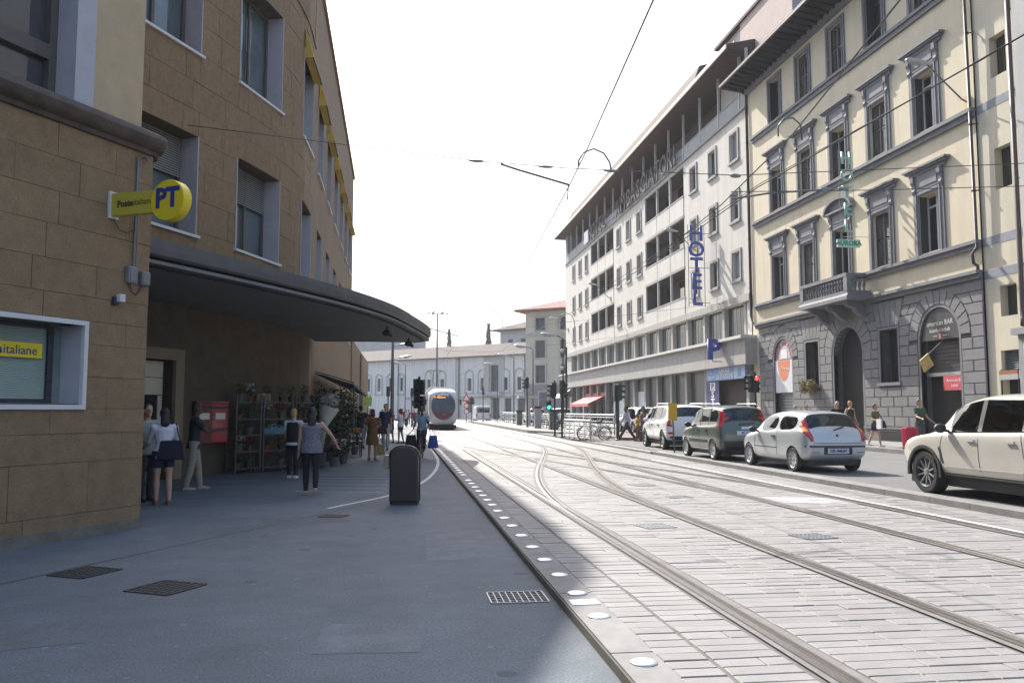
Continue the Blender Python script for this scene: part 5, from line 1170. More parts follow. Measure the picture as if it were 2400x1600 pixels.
class Car:
    def __init__(s, name, label, loc, rz, P, group=None):
        s.P = P; s.root = tag(EM(name, loc, rz), label, 'car', group)
        st = []
        for y, w_, zb, belt, roof, wr, gl in P['st']:
            k = roof - belt
            if k < .06: pts = [(0, zb), (w_ * .82, zb), (w_ * .97, zb + .09), (w_, zb + .28), (w_ * 1.0, belt - .16), (w_ * .97, belt - .04), (w_ * .90, belt), (w_ * .75, belt + k * .35), (w_ * .55, belt + k * .7), (w_ * .3, belt + k * .92), (0, belt + k)]
            else: pts = [(0, zb), (w_ * .82, zb), (w_ * .97, zb + .09), (w_, zb + .28), (w_ * 1.0, belt - .16), (w_ * .975, belt - .03), (w_ * .945, belt + .005), (wr + (w_ * .945 - wr) * .22, roof - .10), (wr - .05, roof - .035), (wr * .55, roof - .004), (0, roof + .004)]
            st.append((y, pts))
        vs, fs, tg = loft_body(st)
        glass = P['glass']; me = bpy.data.meshes.new('body'); me.from_pydata(vs, [], fs)
        for m_ in (P['paint'], m_cgl, m_plas, m_plas): me.materials.append(m_)
        mi = [glass(i, c) if i >= 0 else 0 for i, c in tg]; me.polygons.foreach_set('material_index', mi)
        bm = bmesh.new(); bm.from_mesh(me); bmesh.ops.recalc_face_normals(bm, faces=bm.faces)
        cl = bm.edges.layers.float.get('crease_edge') or bm.edges.layers.float.new('crease_edge')
        for e in bm.edges:
            if len(e.link_faces) == 2 and e.link_faces[0].material_index != e.link_faces[1].material_index: e[cl] = 1.0
        bm.to_mesh(me); bm.free(); me.shade_smooth()
        o = bpy.data.objects.new('body_tmp', me); sm_ = o.modifiers.new('s', 'SUBSURF'); sm_.levels = sm_.render_levels = 2
        cut = MB(); wr_ = P['wr'] * 1.13
        for y in P['axles']:
            for sg in (-1, 1): cut.cyl((sg * (P['hw'] - .34), y, P['wr']), (sg * (P['hw'] + .25), y, P['wr']), wr_, n=28)
        co = bpy.data.objects.new('cut_tmp', cut.mesh('cut_tmp', [m_plas]))
        bo = o.modifiers.new('b', 'BOOLEAN'); bo.object = co; bo.operation = 'DIFFERENCE'; bo.solver = 'FAST' if hasattr(bo, 'solver') and 'FAST' in [x.identifier for x in bo.bl_rna.properties['solver'].enum_items] else 'EXACT'
        if hasattr(bo, 'material_mode'): bo.material_mode = 'INDEX'
        bm_me = side_eval([o, co])
        bo.show_viewport = bo.show_render = False
        full = side_eval([o]); s.bvh = BVHTree.FromPolygons([v.co.copy() for v in full.vertices], [tuple(p.vertices) for p in full.polygons])
        bpy.data.objects.remove(o); bpy.data.objects.remove(co)
        # wheel wells read as black plastic
        for p in bm_me.polygons:
            c = p.center
            for y in P['axles']:
                if abs(c.x) < P['hw'] + .02 and math.hypot(c.y - y, c.z - P['wr']) < wr_ * 1.004 and p.material_index == 0: p.material_index = 2
        bm_me.shade_smooth(); bm_me.set_sharp_from_angle(angle=R(38))
        OB('body', bm_me, s.root)
        for y in P['axles']:
            for sg in (-1, 1): make_wheel(s.root, sg * (P['hw'] - P['wt'] / 2 - .005), y, P['wr'], P['wt'], P['spokes'], sg, P.get('rim', m_alloy), P.get('cap', False), P.get('sw', .11))
        bl = min(q[3] for q in P['st'][4:10]); b = MB(); b.box(-P['hw'] * .86, P['st'][2][0] + .1, .3, P['hw'] * .86, P['st'][-4][0] - .3, bl - .22); b.build('cabin_tub', m_seat, s.root)
        for x in (-.38, .38):
            for y_ in (-.12, -.95): b = MB(); b.ell((x, y_, bl), (.2, .09, .24)); b.ell((x, y_ - .02, bl + .27), (.12, .06, .09)); b.build('seat', m_seat, s.root, smooth=True)
        b = MB(); b.box(-P['hw'] * .8, .6, bl - .3, P['hw'] * .8, 1.1, bl - .04); b.build('dashboard', m_seat, s.root)
        b = MB(); b.box(-P['hw'] * .8, P['st'][0][0] + .25, .16, P['hw'] * .8, P['st'][-1][0] - .25, P['st'][4][2] + .06); b.build('underbody', m_plas, s.root)
    def patch(s, name, mat, quad, view, off=.006, n=(6, 6), thick=.012, parent=None):
        """project a quad outlined in a view (side: (y,z), rear/front: (x,z)) on to the body"""
        nu, nv = n; g = []
        for i in range(nu + 1):
            for j in range(nv + 1):
                u, v = i / nu, j / nv; a = [quad[0][k] * (1 - u) * (1 - v) + quad[1][k] * u * (1 - v) + quad[2][k] * u * v + quad[3][k] * (1 - u) * v for k in (0, 1)]
                if view in ('L', 'R'): sg = -1 if view == 'L' else 1; o_, d = Vector((sg * 3, a[0], a[1])), Vector((-sg, 0, 0))
                else: sg = -1 if view == 'B' else 1; o_, d = Vector((a[0], sg * 5, a[1])), Vector((0, -sg, 0))
                h = s.bvh.ray_cast(o_, d)
                lim = s.P['st'][0][0] + .5
                if h[0] is None or (view == 'B' and h[0].y > lim) or (view in 'LR' and h[0].x * sg < .3): g.append(None)
                else:
                    nn = h[1] if h[1].dot(d) < 0 else -h[1]; g.append((h[0] + nn * off, h[0] - nn * .01))
        mb = MB(); W_ = nv + 1
        for i in range(nu):
            for j in range(nv):
                c = [g[i * W_ + j], g[(i + 1) * W_ + j], g[(i + 1) * W_ + j + 1], g[i * W_ + j + 1]]
                if None in c: continue
                mb.quad(*[p[0] for p in c])
                for a, b, e1 in ((0, 1, j == 0), (1, 2, i == nu - 1), (2, 3, j == nv - 1), (3, 0, i == 0)):
                    if e1: mb.quad(c[a][0], c[b][0], c[b][1], c[a][1])
        if not mb.f: return None
        return mb.build(name, mat, parent or s.root, norm=False, smooth=False)
    def seam(s, pts, view, wd=.012, name='door_seam', mat=None, off=.003):
        for p, q in zip(pts, pts[1:]):
            d = Vector((q[0] - p[0], q[1] - p[1])); nrm = Vector((-d.y, d.x)).normalized() * wd / 2
            s.patch(name, mat or m_seam, [(p[0] - nrm.x, p[1] - nrm.y), (q[0] - nrm.x, q[1] - nrm.y), (q[0] + nrm.x, q[1] + nrm.y), (p[0] + nrm.x, p[1] + nrm.y)], view, off, (8, 1))
    def mirror(s, y, z, side, mat):
        x = side * (s.P['hw'] * .93); m_ = MB(); m_.ell((x + side * .14, y, z), (.115, .07, .085), 12, 8); m_.tube([(x - side * .02, y - .02, z - .05), (x + side * .1, y, z - .03)], .025, 6); m_.build('mirror', mat, s.root, smooth=True)
    def handle(s, y, z, view, mat=None): s.patch('door_handle', mat or m_plas, [(y - .085, z - .02), (y + .085, z - .02), (y + .085, z + .02), (y - .085, z + .02)], view, .03, (4, 2))
    def plate(s, txt, z, view='B', w_=.26, h=.055):
        p = s.patch('number_plate', m_plate, [(-w_, z - h), (w_, z - h), (w_, z + h), (-w_, z + h)], view, .012, (1, 1))
        hit = s.bvh.ray_cast(Vector((0, -5, z)), Vector((0, 1, 0)))
        if hit[0] is not None and txt: text(txt, .1, m_platel, s.root, frame((0, hit[0].y - .02, z), (1, 0, 0), (0, 0, 1)), 'plate_lettering', .002, bold=.002)
def glass_std(wind, side, rear, pill):
    """wind: station interval of windscreen, side: intervals with side glass, rear: interval of rear window"""
    def f(i, c):
        if i in wind and c in (7, 8, 9): return 1
        if i in rear and c in (7, 8, 9): return 1
        if i in side and c == 6: return 1
        if i in pill and c == 6: return 2
        return 0
    return f
# ---- silver small hatchback (nearest of the queue), stations: y, half width, bottom, belt, roof, roof half width
P_h = dict(hw=.83, wr=.295, wt=.18, axles=(-1.17, 1.29), spokes=9, cap=True, paint=paint('silver_paint', (.46, .49, .51), .35), st=[
    (-1.86, .66, .42, .72, .75, .5, 0), (-1.80, .76, .34, .92, .95, .55, 0), (-1.66, .81, .27, .99, 1.10, .60, 0), (-1.45, .825, .24, 1.0, 1.40, .60, 0), (-1.30, .83, .22, 1.0, 1.45, .60, 0), (-.75, .83, .2, .99, 1.475, .61, 0), (-.40, .83, .2, .975, 1.485, .61, 0), (-.33, .83, .2, .97, 1.485, .61, 0), (.25, .83, .2, .945, 1.45, .60, 0), (.62, .83, .2, .93, 1.34, .585, 0), (1.22, .82, .2, .91, .955, .5, 0), (1.6, .79, .22, .84, .88, .5, 0), (1.84, .72, .28, .72, .76, .45, 0), (1.95, .56, .36, .58, .61, .4, 0)])
P_h['glass'] = glass_std((9,), (4, 5, 7, 8, 9), (2,), (6,))
def gl_h(i, c):
    if i in (8, 9) and c in (7, 8, 9): return 1 if i == 9 else 0
    if i in (2,) and c in (7, 8, 9): return 1
    if i in (4, 5, 7, 8) and c == 6: return 1
    if i == 6 and c == 6: return 0
    return 0
P_h['glass'] = gl_h
CZ = .168
c1_ = Car('hatchback_car', 'silver three door hatchback with tall red tail lamps waiting behind the green car', (10.27, 20.4, CZ), R(1.0), P_h)
for sg in (-1, 1):
    c1_.patch('tail_lamp', m_tail, [(sg * .63, .99), (sg * .80, .99), (sg * .665, 1.38), (sg * .605, 1.38)], 'B', .012, (5, 10))
    c1_.patch('tail_lamp_low', m_tail, [(sg * .61, .74), (sg * .68, .74), (sg * .80, .99), (sg * .63, .99)], 'B', .013, (6, 6))
    c1_.patch('indicator', m_amber, [(sg * .67, .97), (sg * .80, .97), (sg * .76, 1.07), (sg * .68, 1.07)], 'B', .018, (4, 4))
    c1_.patch('bumper_reflector', m_tail, [(sg * .48, .475), (sg * .66, .475), (sg * .66, .495), (sg * .48, .495)], 'B', .008, (3, 1))
c1_.patch('bumper_strip', m_plas, [(-.78, .605), (.78, .605), (.78, .645), (-.78, .645)], 'B', .012, (16, 1)); c1_.seam([(-.62, .70), (.62, .70)], 'B', .012, 'tailgate_seam')
c1_.plate('CK 446XF', .52, 'B', .27, .06); c1_.patch('plate_recess', m_plas, [(-.36, .44), (.36, .44), (.36, .60), (-.36, .60)], 'B', .006, (6, 1))
c1_.patch('tailgate_lock', m_plas, [(-.025, .86), (.025, .86), (.025, .90), (-.025, .90)], 'B', .02, (1, 1))
c1_.seam([(-.05, 1.0), (.25, 1.08)], 'B', .016, 'rear_wiper', m_plas, .03)
for v in 'LR':
    c1_.seam([(.86, .30), (.9, .60), (.86, .90)], v); c1_.seam([(-.36, .28), (-.36, .95)], v); c1_.handle(-.2, .83, v); c1_.seam([(-.4, .55), (.9, .55)], v, .02, 'side_strip', m_plas)
c1_.mirror(.78, .98, -1, m_plas); c1_.mirror(.78, .98, 1, m_plas)
b = MB(); b.cyl((0, -.9, 1.475), (0, -1.02, 1.56), .006, n=5); b.build('aerial', m_plas, c1_.root)
# ---- dark green tall small car
P_p = dict(hw=.79, wr=.30, wt=.17, axles=(-1.12, 1.18), spokes=8, cap=True, paint=paint('green_paint', (.075, .105, .085), .25), st=[
    (-1.78, .68, .46, .80, .84, .5, 0), (-1.73, .76, .36, .98, 1.02, .56, 0), (-1.66, .775, .3, 1.03, 1.18, .60, 0), (-1.52, .785, .26, 1.04, 1.55, .60, 0), (-1.42, .79, .24, 1.04, 1.60, .60, 0), (-.80, .79, .24, 1.02, 1.635, .61, 0), (-.72, .79, .24, 1.02, 1.635, .61, 0), (-.12, .79, .24, 1.0, 1.63, .61, 0), (-.04, .79, .24, 1.0, 1.63, .61, 0), (.42, .79, .24, .985, 1.56, .60, 0), (.62, .79, .24, .98, 1.47, .58, 0), (1.12, .78, .24, .96, 1.0, .5, 0), (1.5, .76, .26, .90, .94, .5, 0), (1.72, .70, .32, .74, .78, .45, 0), (1.80, .56, .42, .60, .63, .4, 0)])
def gl_p(i, c):
    if i == 10 and c in (7, 8, 9): return 1
    if i == 2 and c in (7, 8, 9): return 1
    if i in (4, 6, 8, 9) and c == 6: return 1
    if i in (5, 7) and c == 6: return 2
    return 0
P_p['glass'] = gl_p
c2_ = Car('tall_hatchback_car', 'dark green tall small car with roof rails and red pillar lamps', (10.02, 25.0, CZ), R(.5), P_p)
for sg in (-1, 1):
    c2_.patch('tail_lamp', m_tail, [(sg * .655, 1.0), (sg * .765, 1.0), (sg * .635, 1.5), (sg * .555, 1.5)], 'B', .014, (5, 10))
    c2_.patch('tail_lamp_corner', m_tail, [(-1.68, 1.0), (-1.56, 1.0), (-1.50, 1.44), (-1.58, 1.44)], 'R' if sg > 0 else 'L', .014, (4, 8))
    c2_.patch('bumper_reflector', m_tail, [(sg * .5, .50), (sg * .66, .50), (sg * .66, .54), (sg * .5, .54)], 'B', .008, (3, 1))
    r_ = MB(); r_.tube([(sg * .57, -1.35, 1.60), (sg * .57, -1.2, 1.67), (sg * .57, .1, 1.68), (sg * .57, .3, 1.61)], .017, 6); r_.build('roof_rail', M('rail_grey', (.35, .36, .37), rough=.4, metal=.6), c2_.root, smooth=True)
c2_.patch('bumper', m_plas, [(-.74, .34), (.74, .34), (.76, .58), (-.76, .58)], 'B', .012, (14, 3)); c2_.plate('EE 152', .82, 'B', .27, .06); c2_.seam([(-.2, 1.06), (.3, 1.1)], 'B', .018, 'rear_wiper', m_plas, .03)
c2_.patch('tailgate_badge', m_plate, [(-.12, .93), (.14, .93), (.14, 1.0), (-.12, 1.0)], 'B', .01, (1, 1))
for v in 'LR':
    c2_.seam([(.8, .34), (.84, .66), (.78, .95)], v); c2_.seam([(-.08, .32), (-.08, 1.0)], v); c2_.seam([(-.78, .7), (-.72, 1.0)], v); c2_.handle(.1, .86, v); c2_.handle(-.62, .86, v)
    c2_.patch('side_moulding', m_plas, [(-.72, .50), (.78, .50), (.78, .60), (-.72, .60)], v, .012, (10, 1)); c2_.patch('sill_strip', M('rail_grey', (.35, .36, .37)), [(-.72, .29), (.8, .29), (.8, .33), (-.72, .33)], v, .014, (10, 1))
c2_.mirror(.66, 1.03, -1, m_plas); c2_.mirror(.66, 1.03, 1, m_plas)
# ---- white compact SUV with spare wheel
P_s = dict(hw=.92, wr=.36, wt=.23, axles=(-1.3, 1.36), spokes=6, paint=paint('white_paint', (.72, .73, .74)), st=[
    (-2.02, .78, .5, .86, .90, .6, 0), (-1.97, .87, .40, 1.06, 1.10, .66, 0), (-1.9, .90, .34, 1.12, 1.25, .70, 0), (-1.74, .915, .32, 1.13, 1.60, .69, 0), (-1.6, .92, .3, 1.13, 1.66, .69, 0), (-.98, .92, .3, 1.11, 1.70, .70, 0), (-.88, .92, .3, 1.1, 1.70, .70, 0), (-.1, .92, .3, 1.07, 1.70, .70, 0), (0, .92, .3, 1.07, 1.70, .70, 0), (.42, .92, .3, 1.055, 1.66, .69, 0), (.68, .92, .3, 1.05, 1.55, .67, 0), (1.28, .91, .3, 1.03, 1.08, .6, 0), (1.85, .88, .32, .95, 1.0, .55, 0), (2.1, .80, .38, .80, .84, .5, 0), (2.2, .64, .46, .64, .68, .4, 0)])
P_s['glass'] = gl_p
c3_ = Car('suv_car', 'white compact SUV carrying a spare wheel on its tailgate', (10.83, 31.85, CZ), R(-2.5), P_s)
for sg in (-1, 1):
    c3_.patch('tail_lamp', m_tail, [(sg * .72, .86), (sg * .89, .9), (sg * .84, 1.1), (sg * .74, 1.1)], 'B', .012, (5, 5)); c3_.patch('bumper_lamp', m_tail, [(sg * .66, .6), (sg * .86, .6), (sg * .86, .67), (sg * .68, .67)], 'B', .012, (4, 2))
    r_ = MB(); r_.tube([(sg * .66, -1.5, 1.66), (sg * .66, -1.35, 1.74), (sg * .66, .1, 1.75), (sg * .66, .35, 1.67)], .022, 6); r_.build('roof_rail', P_s['paint'], c3_.root, smooth=True)
c3_.plate('', .66); c3_.patch('bumper', m_plas, [(-.8, .38), (.8, .38), (.8, .52), (-.8, .52)], 'B', .012, (14, 2))
e = EM('spare_wheel', (.36, -2.08, .98), parent=c3_.root); t = MB(); t.lathe([(.001, 0), (.31, .0), (.35, .03), (.36, .1), (.34, .19), (.001, .2)], 28, 0, Matrix.Rotation(R(90), 4, 'X') @ Matrix.Translation((0, 0, -.05))); t.build('cover', P_s['paint'], e, smooth='auto')
for v in 'LR':
    c3_.seam([(.9, .4), (.94, .75), (.86, 1.03)], v); c3_.seam([(-.05, .38), (-.05, 1.06)], v); c3_.seam([(-.95, .8), (-.9, 1.1)], v); c3_.handle(.14, .92, v); c3_.handle(-.78, .92, v)
c3_.mirror(.74, 1.1, -1, P_s['paint']); c3_.mirror(.74, 1.1, 1, P_s['paint'])
# ---- big pale SUV at the right edge
P_x = dict(sw=.045, hw=.985, wr=.378, wt=.27, axles=(-1.46, 1.47), spokes=10, rim=M('dark_alloy', (.3, .3, .305), rough=.35, metal=.4), paint=paint('champagne_paint', (.56, .535, .48), .25), st=[
    (-2.42, .80, .5, .9, .95, .6, 0), (-2.36, .92, .40, 1.08, 1.12, .7, 0), (-2.2, .965, .34, 1.14, 1.26, .72, 0), (-1.95, .98, .32, 1.15, 1.58, .70, 0), (-1.75, .985, .32, 1.15, 1.66, .70, 0), (-.98, .985, .31, 1.13, 1.735, .72, 0), (-.9, .985, .31, 1.13, 1.74, .72, 0), (.0, .985, .31, 1.10, 1.755, .72, 0), (.1, .985, .31, 1.10, 1.75, .72, 0), (.55, .985, .31, 1.085, 1.69, .705, 0), (.85, .985, .31, 1.08, 1.58, .68, 0), (1.45, .98, .32, 1.06, 1.13, .62, 0), (1.95, .955, .34, 1.0, 1.09, .58, 0), (2.26, .89, .40, .86, .94, .5, 0), (2.40, .72, .46, .68, .72, .4, 0)])
P_x['glass'] = gl_p
c4_ = Car('large_suv_car', 'large champagne coloured SUV cut off by the right edge of the view', (10.36, 12.47, CZ), R(-.3), P_x)
for v in 'LR':
    c4_.seam([(.98, .42), (1.02, .75), (.96, 1.06)], v); c4_.seam([(.0, .40), (.04, 1.08)], v); c4_.seam([(-1.0, .7), (-.92, 1.1)], v); c4_.handle(.2, .98, v, P_x['paint']); c4_.handle(-.72, .98, v, P_x['paint'])
    c4_.patch('fender_vent', m_plas, [(.92, .56), (.955, .56), (1.06, .84), (1.0, .84)], v, .008, (3, 6)); c4_.patch('sill_trim', m_plas, [(-1.05, .33), (1.05, .33), (1.05, .40), (-1.05, .40)], v, .012, (12, 1))
    c4_.seam([(-.95, .52), (.9, .52)], v, .018, 'door_crease', P_x['paint'], .01)
    c4_.seam([(-1.7, 1.165), (-.9, 1.145), (0, 1.12), (.9, 1.1)], v, .02, 'window_trim', M('chrome', (.6, .6, .6), rough=.15, metal=1.), .008)
for sg in (-1, 1):
    for y in P_x['axles']:                              # dark arch trims
        mb = MB(); rr = .427
        for k in range(20):
            a0, a1 = math.pi * (k / 20) * 1.1 - .16, math.pi * ((k + 1) / 20) * 1.1 - .16
            mb.extr([(sg * .935, y + r0 * math.cos(a), .378 + r0 * math.sin(a)) for r0, a in ((rr, a0), (rr + .055, a0), (rr + .055, a1), (rr, a1))], (sg * .062, 0, 0))
        mb.build('arch_trim', m_plas, c4_.root)
c4_.mirror(.86, 1.17, -1, m_plas); c4_.mirror(.86, 1.17, 1, m_plas)
b = MB(); b.lathe([(.17, -.015), (.19, 0), (.17, .015), (.155, 0)], 18, 0, Matrix.Translation((-.42, .55, 1.08)) @ Matrix.Rotation(R(65), 4, 'X')); b.build('steering_wheel', m_plas, c4_.root, smooth=True)
# ---- parked pale cars by the hotel: same body, other places
def pale(loc, rz, label, pnt):
    t = copy_tree(c3_.root, None, loc, rz); t.name = 'parked_car'; t['label'] = label; t['group'] = 'parked cars by the hotel'
    for ch in kids(t):
        if ch.name.startswith(('spare', 'number', 'roof_rail')):
            for g in kids(ch): bpy.data.objects.remove(g)
            bpy.data.objects.remove(ch)
    return t
pale((16.0, 54.6, CZ), R(4), 'white parked car behind the striding man with the backpack', None)
pale((15.0, 78, CZ), R(0), 'white car far down the road under the white awning', None)
pale((13.9, 86, CZ), R(0), 'pale car behind the bicycles at the far railing', None)
pale((12.7, 38.4, CZ), R(2), 'pale car half hidden in front of the white SUV with spare wheel', None)
# ---- ambulance van far ahead
vn = tag(EM('van', (10.9, 112, 0.0)), 'small white van with orange lights far ahead beside the tram platform', 'van')
mb = MB(); mb.extr([(-1, -2.4, .45), (1, -2.4, .45), (1, -2.4, 1.9), (.86, -2.3, 2.25), (-.86, -2.3, 2.25), (-1, -2.4, 1.9)], (0, 4.2, 0)); mb.build('body', P_s['paint'], vn, bevel=.08)
mb = MB(); mb.extr([(-1, 1.8, .45), (-1, 3.0, .45), (-1, 3.0, 1.0), (-1, 2.5, 1.2), (-1, 1.8, 2.1)], (2, 0, 0)); mb.build('cab', P_s['paint'], vn)
mb = MB(); mb.box(-.82, -2.43, 1.35, .82, -2.405, 1.95); mb.build('rear_window', m_cgl, vn)
for x in (-.9, .9):
    mb = MB(); mb.box(x - .09, -2.44, .75, x + .09, -2.405, 1.2); mb.build('tail_lamp', m_tail, vn)
    for y in (-1.5, 2.0): make_wheel(vn, x, y, .33, .2, 6, 1 if x > 0 else -1, m_alloy)
# ================================================================ tram
m_trw = paint('tram_white', (.74, .74, .76)); m_trd = M('tram_glass', (.06, .08, .115), rough=.06, var=.35, scale=1.2, spec=.8); m_trr = M('tram_red', (.17, .02, .04), rough=.3, coat=.5)
tr = tag(EM('tram', (3.42, 67.2, .075), R(180)), 'white tram with a large oval windscreen and red lower front coming towards the camera', 'tram')
def ringT(s, zs0, zs1, y, n=28):
    pts = []
    for k in range(n):
        a = 2 * math.pi * k / n; c, s_ = math.cos(a), math.sin(a); e_ = .42
        x = 1.22 * s * math.copysign(abs(c) ** e_, c); z = (zs0 + zs1) / 2 + (zs1 - zs0) / 2 * math.copysign(abs(s_) ** e_, s_); pts.append((x, y, z))
    return pts
stT = [(.80, .55, 2.85, 0.0), (.90, .44, 3.05, -.12), (.95, .40, 3.18, -.4), (.98, .36, 3.28, -.9), (1, .34, 3.34, -1.7), (1, .34, 3.36, -4), (1, .34, 3.36, -18), (1, .34, 3.36, -30)]
mb = MB(); n = 28; vs = []
for s, a, b, y in stT: vs += ringT(s, a, b, y)
mb.add(vs, [(i * n + j, i * n + (j + 1) % n, (i + 1) * n + (j + 1) % n, (i + 1) * n + j) for i in range(len(stT) - 1) for j in range(n)] + [tuple(range(n))[::-1], tuple(range((len(stT) - 1) * n, len(stT) * n))])
body = mb.build('body', m_trw, tr, smooth=True)
tb = BVHTree.FromPolygons([Vector(v) for v in vs], mb.f)
def tpatch(name, mat, pts2, off=.02):
    out = []
    cx = sum(p[0] for p in pts2) / len(pts2); cz = sum(p[1] for p in pts2) / len(pts2)
    rings = []
    for f_ in (.02, .35, .7, 1.):
        r_ = []
        for x, z in pts2:
            h = tb.ray_cast(Vector((cx + (x - cx) * f_, 5, cz + (z - cz) * f_)), Vector((0, -1, 0))); r_.append(h[0] + Vector((0, off, 0)))
        rings.append(r_)
    m_ = MB(); k = len(pts2)
    for a, b in zip(rings, rings[1:]):
        for i in range(k): m_.quad(a[i], a[(i + 1) % k], b[(i + 1) % k], b[i])
    m_.add(rings[0], [tuple(range(k))]); 
    return m_.build(name, mat, tr, norm=False, smooth=True)
oval = [(.97 * math.cos(a), 1.93 + 1.13 * math.sin(a)) for a in [2 * math.pi * i / 40 for i in range(40)]]
tpatch('windscreen', m_trd, oval, .015)
lo_ = [(.95 * math.cos(a), 1.93 + 1.11 * math.sin(a)) for a in [math.pi + .5 + (math.pi - 1.0) * i / 20 for i in range(21)]]
tpatch('red_panel', m_trr, lo_, .03)
text('T1 Stazione', .2, M('led_orange', (1, .36, .03), emis=1.6, var=0), tr, frame((.3, .02, 2.62), (-1, 0, 0), (0, 0, 1)), 'destination_display', .004)
text('GEST', .15, M('sign_white2', (.6, .5, .5)), tr, frame((-.1, .06, 1.2), (-1, 0, 0), (0, 0, 1)), 'lettering', .004)
for sg in (-1, 1):
    for i, y in enumerate((-2.6, -5.2, -8.4, -11.4)):
        mb = MB(); mb.box(sg * 1.215, y - 1.0, 1.05, sg * 1.232, y + .9, 2.75); mb.build('side_window', m_trd, tr)
    mb = MB(); mb.box(sg * 1.216, -30, 2.85, sg * 1.233, -1.9, 3.05); mb.build('red_stripe', m_trr, tr)
    mb = MB(); mb.tube([(sg * 1.15, -.5, 2.45), (sg * 1.42, -.35, 2.4)], .025, 6); mb.box(sg * 1.42 - .07, -.42, 2.0, sg * 1.42 + .07, -.28, 2.45); mb.build('mirror', m_plas, tr)
    mb = MB(); mb.ell((sg * .62, -.12, .72), (.09, .08, .06)); mb.build('headlamp', M('lamp_lens', (.5, .5, .5), rough=.1), tr, smooth=True)
mb = MB(); mb.box(-1.1, -29, .08, 1.1, -.7, .36); mb.build('skirt', m_plas, tr)
mb = MB(); mb.box(-1.0, -16, 3.3, 1.0, -4, 3.55); mb.build('roof_pod', m_trw, tr)
mb = MB(); mb.tube([(-.5, -20, 3.5), (0, -22, 4.6), (0, -20.2, 5.7)], .04, 6); mb.tube([(-.85, -20.2, 5.62), (-.6, -20.2, 5.78), (.6, -20.2, 5.78), (.85, -20.2, 5.62)], .035, 6); mb.tube([(-.75, -20.5, 5.7), (.75, -20.5, 5.7)], .03, 6); mb.build('pantograph', m_plas, tr)
# ================================================================ people
SK = [M('skin_light', (.50, .30, .21), rough=.6, var=.06), M('skin_tan', (.34, .19, .12), rough=.6, var=.06), M('skin_dark', (.09, .05, .035), rough=.55, var=.08)]
def cloth(name, c, var=.1, scale=18): return M('cloth_' + name, c, rough=.9, var=var, scale=scale)
HAIR = dict(dark=M('hair_dark', (.018, .013, .011), rough=.6, var=.2), blonde=M('hair_blonde', (.42, .27, .10), rough=.6, var=.2), red=M('hair_auburn', (.09, .025, .02), rough=.6, var=.2), grey=M('hair_grey', (.42, .41, .40), rough=.7, var=.1), brown=M('hair_brown', (.06, .035, .02), rough=.6, var=.2))
def remesh(mb, name, mat, parent, vox, it=3):
    o = bpy.data.objects.new('tmp', mb.mesh('tmp', mat)); r_ = o.modifiers.new('r', 'REMESH'); r_.mode = 'VOXEL'; r_.voxel_size = vox; r_.use_smooth_shade = True
    s = o.modifiers.new('s', 'SMOOTH'); s.factor = .5; s.iterations = it
    me = side_eval([o]); bpy.data.objects.remove(o); me.name = name
    if not me.materials: me.materials.append(mat)
    me.shade_smooth(); return OB(name, me, parent)
def rings(mb, R_, n=14):
    vs = []; k = len(R_)
    for c, rx, ry in R_: vs += [(c[0] + rx * math.cos(2 * math.pi * j / n), c[1] + ry * math.sin(2 * math.pi * j / n), c[2]) for j in range(n)]
    mb.add(vs, [(i * n + j, i * n + (j + 1) % n, (i + 1) * n + (j + 1) % n, (i + 1) * n + j) for i in range(k - 1) for j in range(n)] + [tuple(range(n))[::-1], tuple(range((k - 1) * n, k * n))])
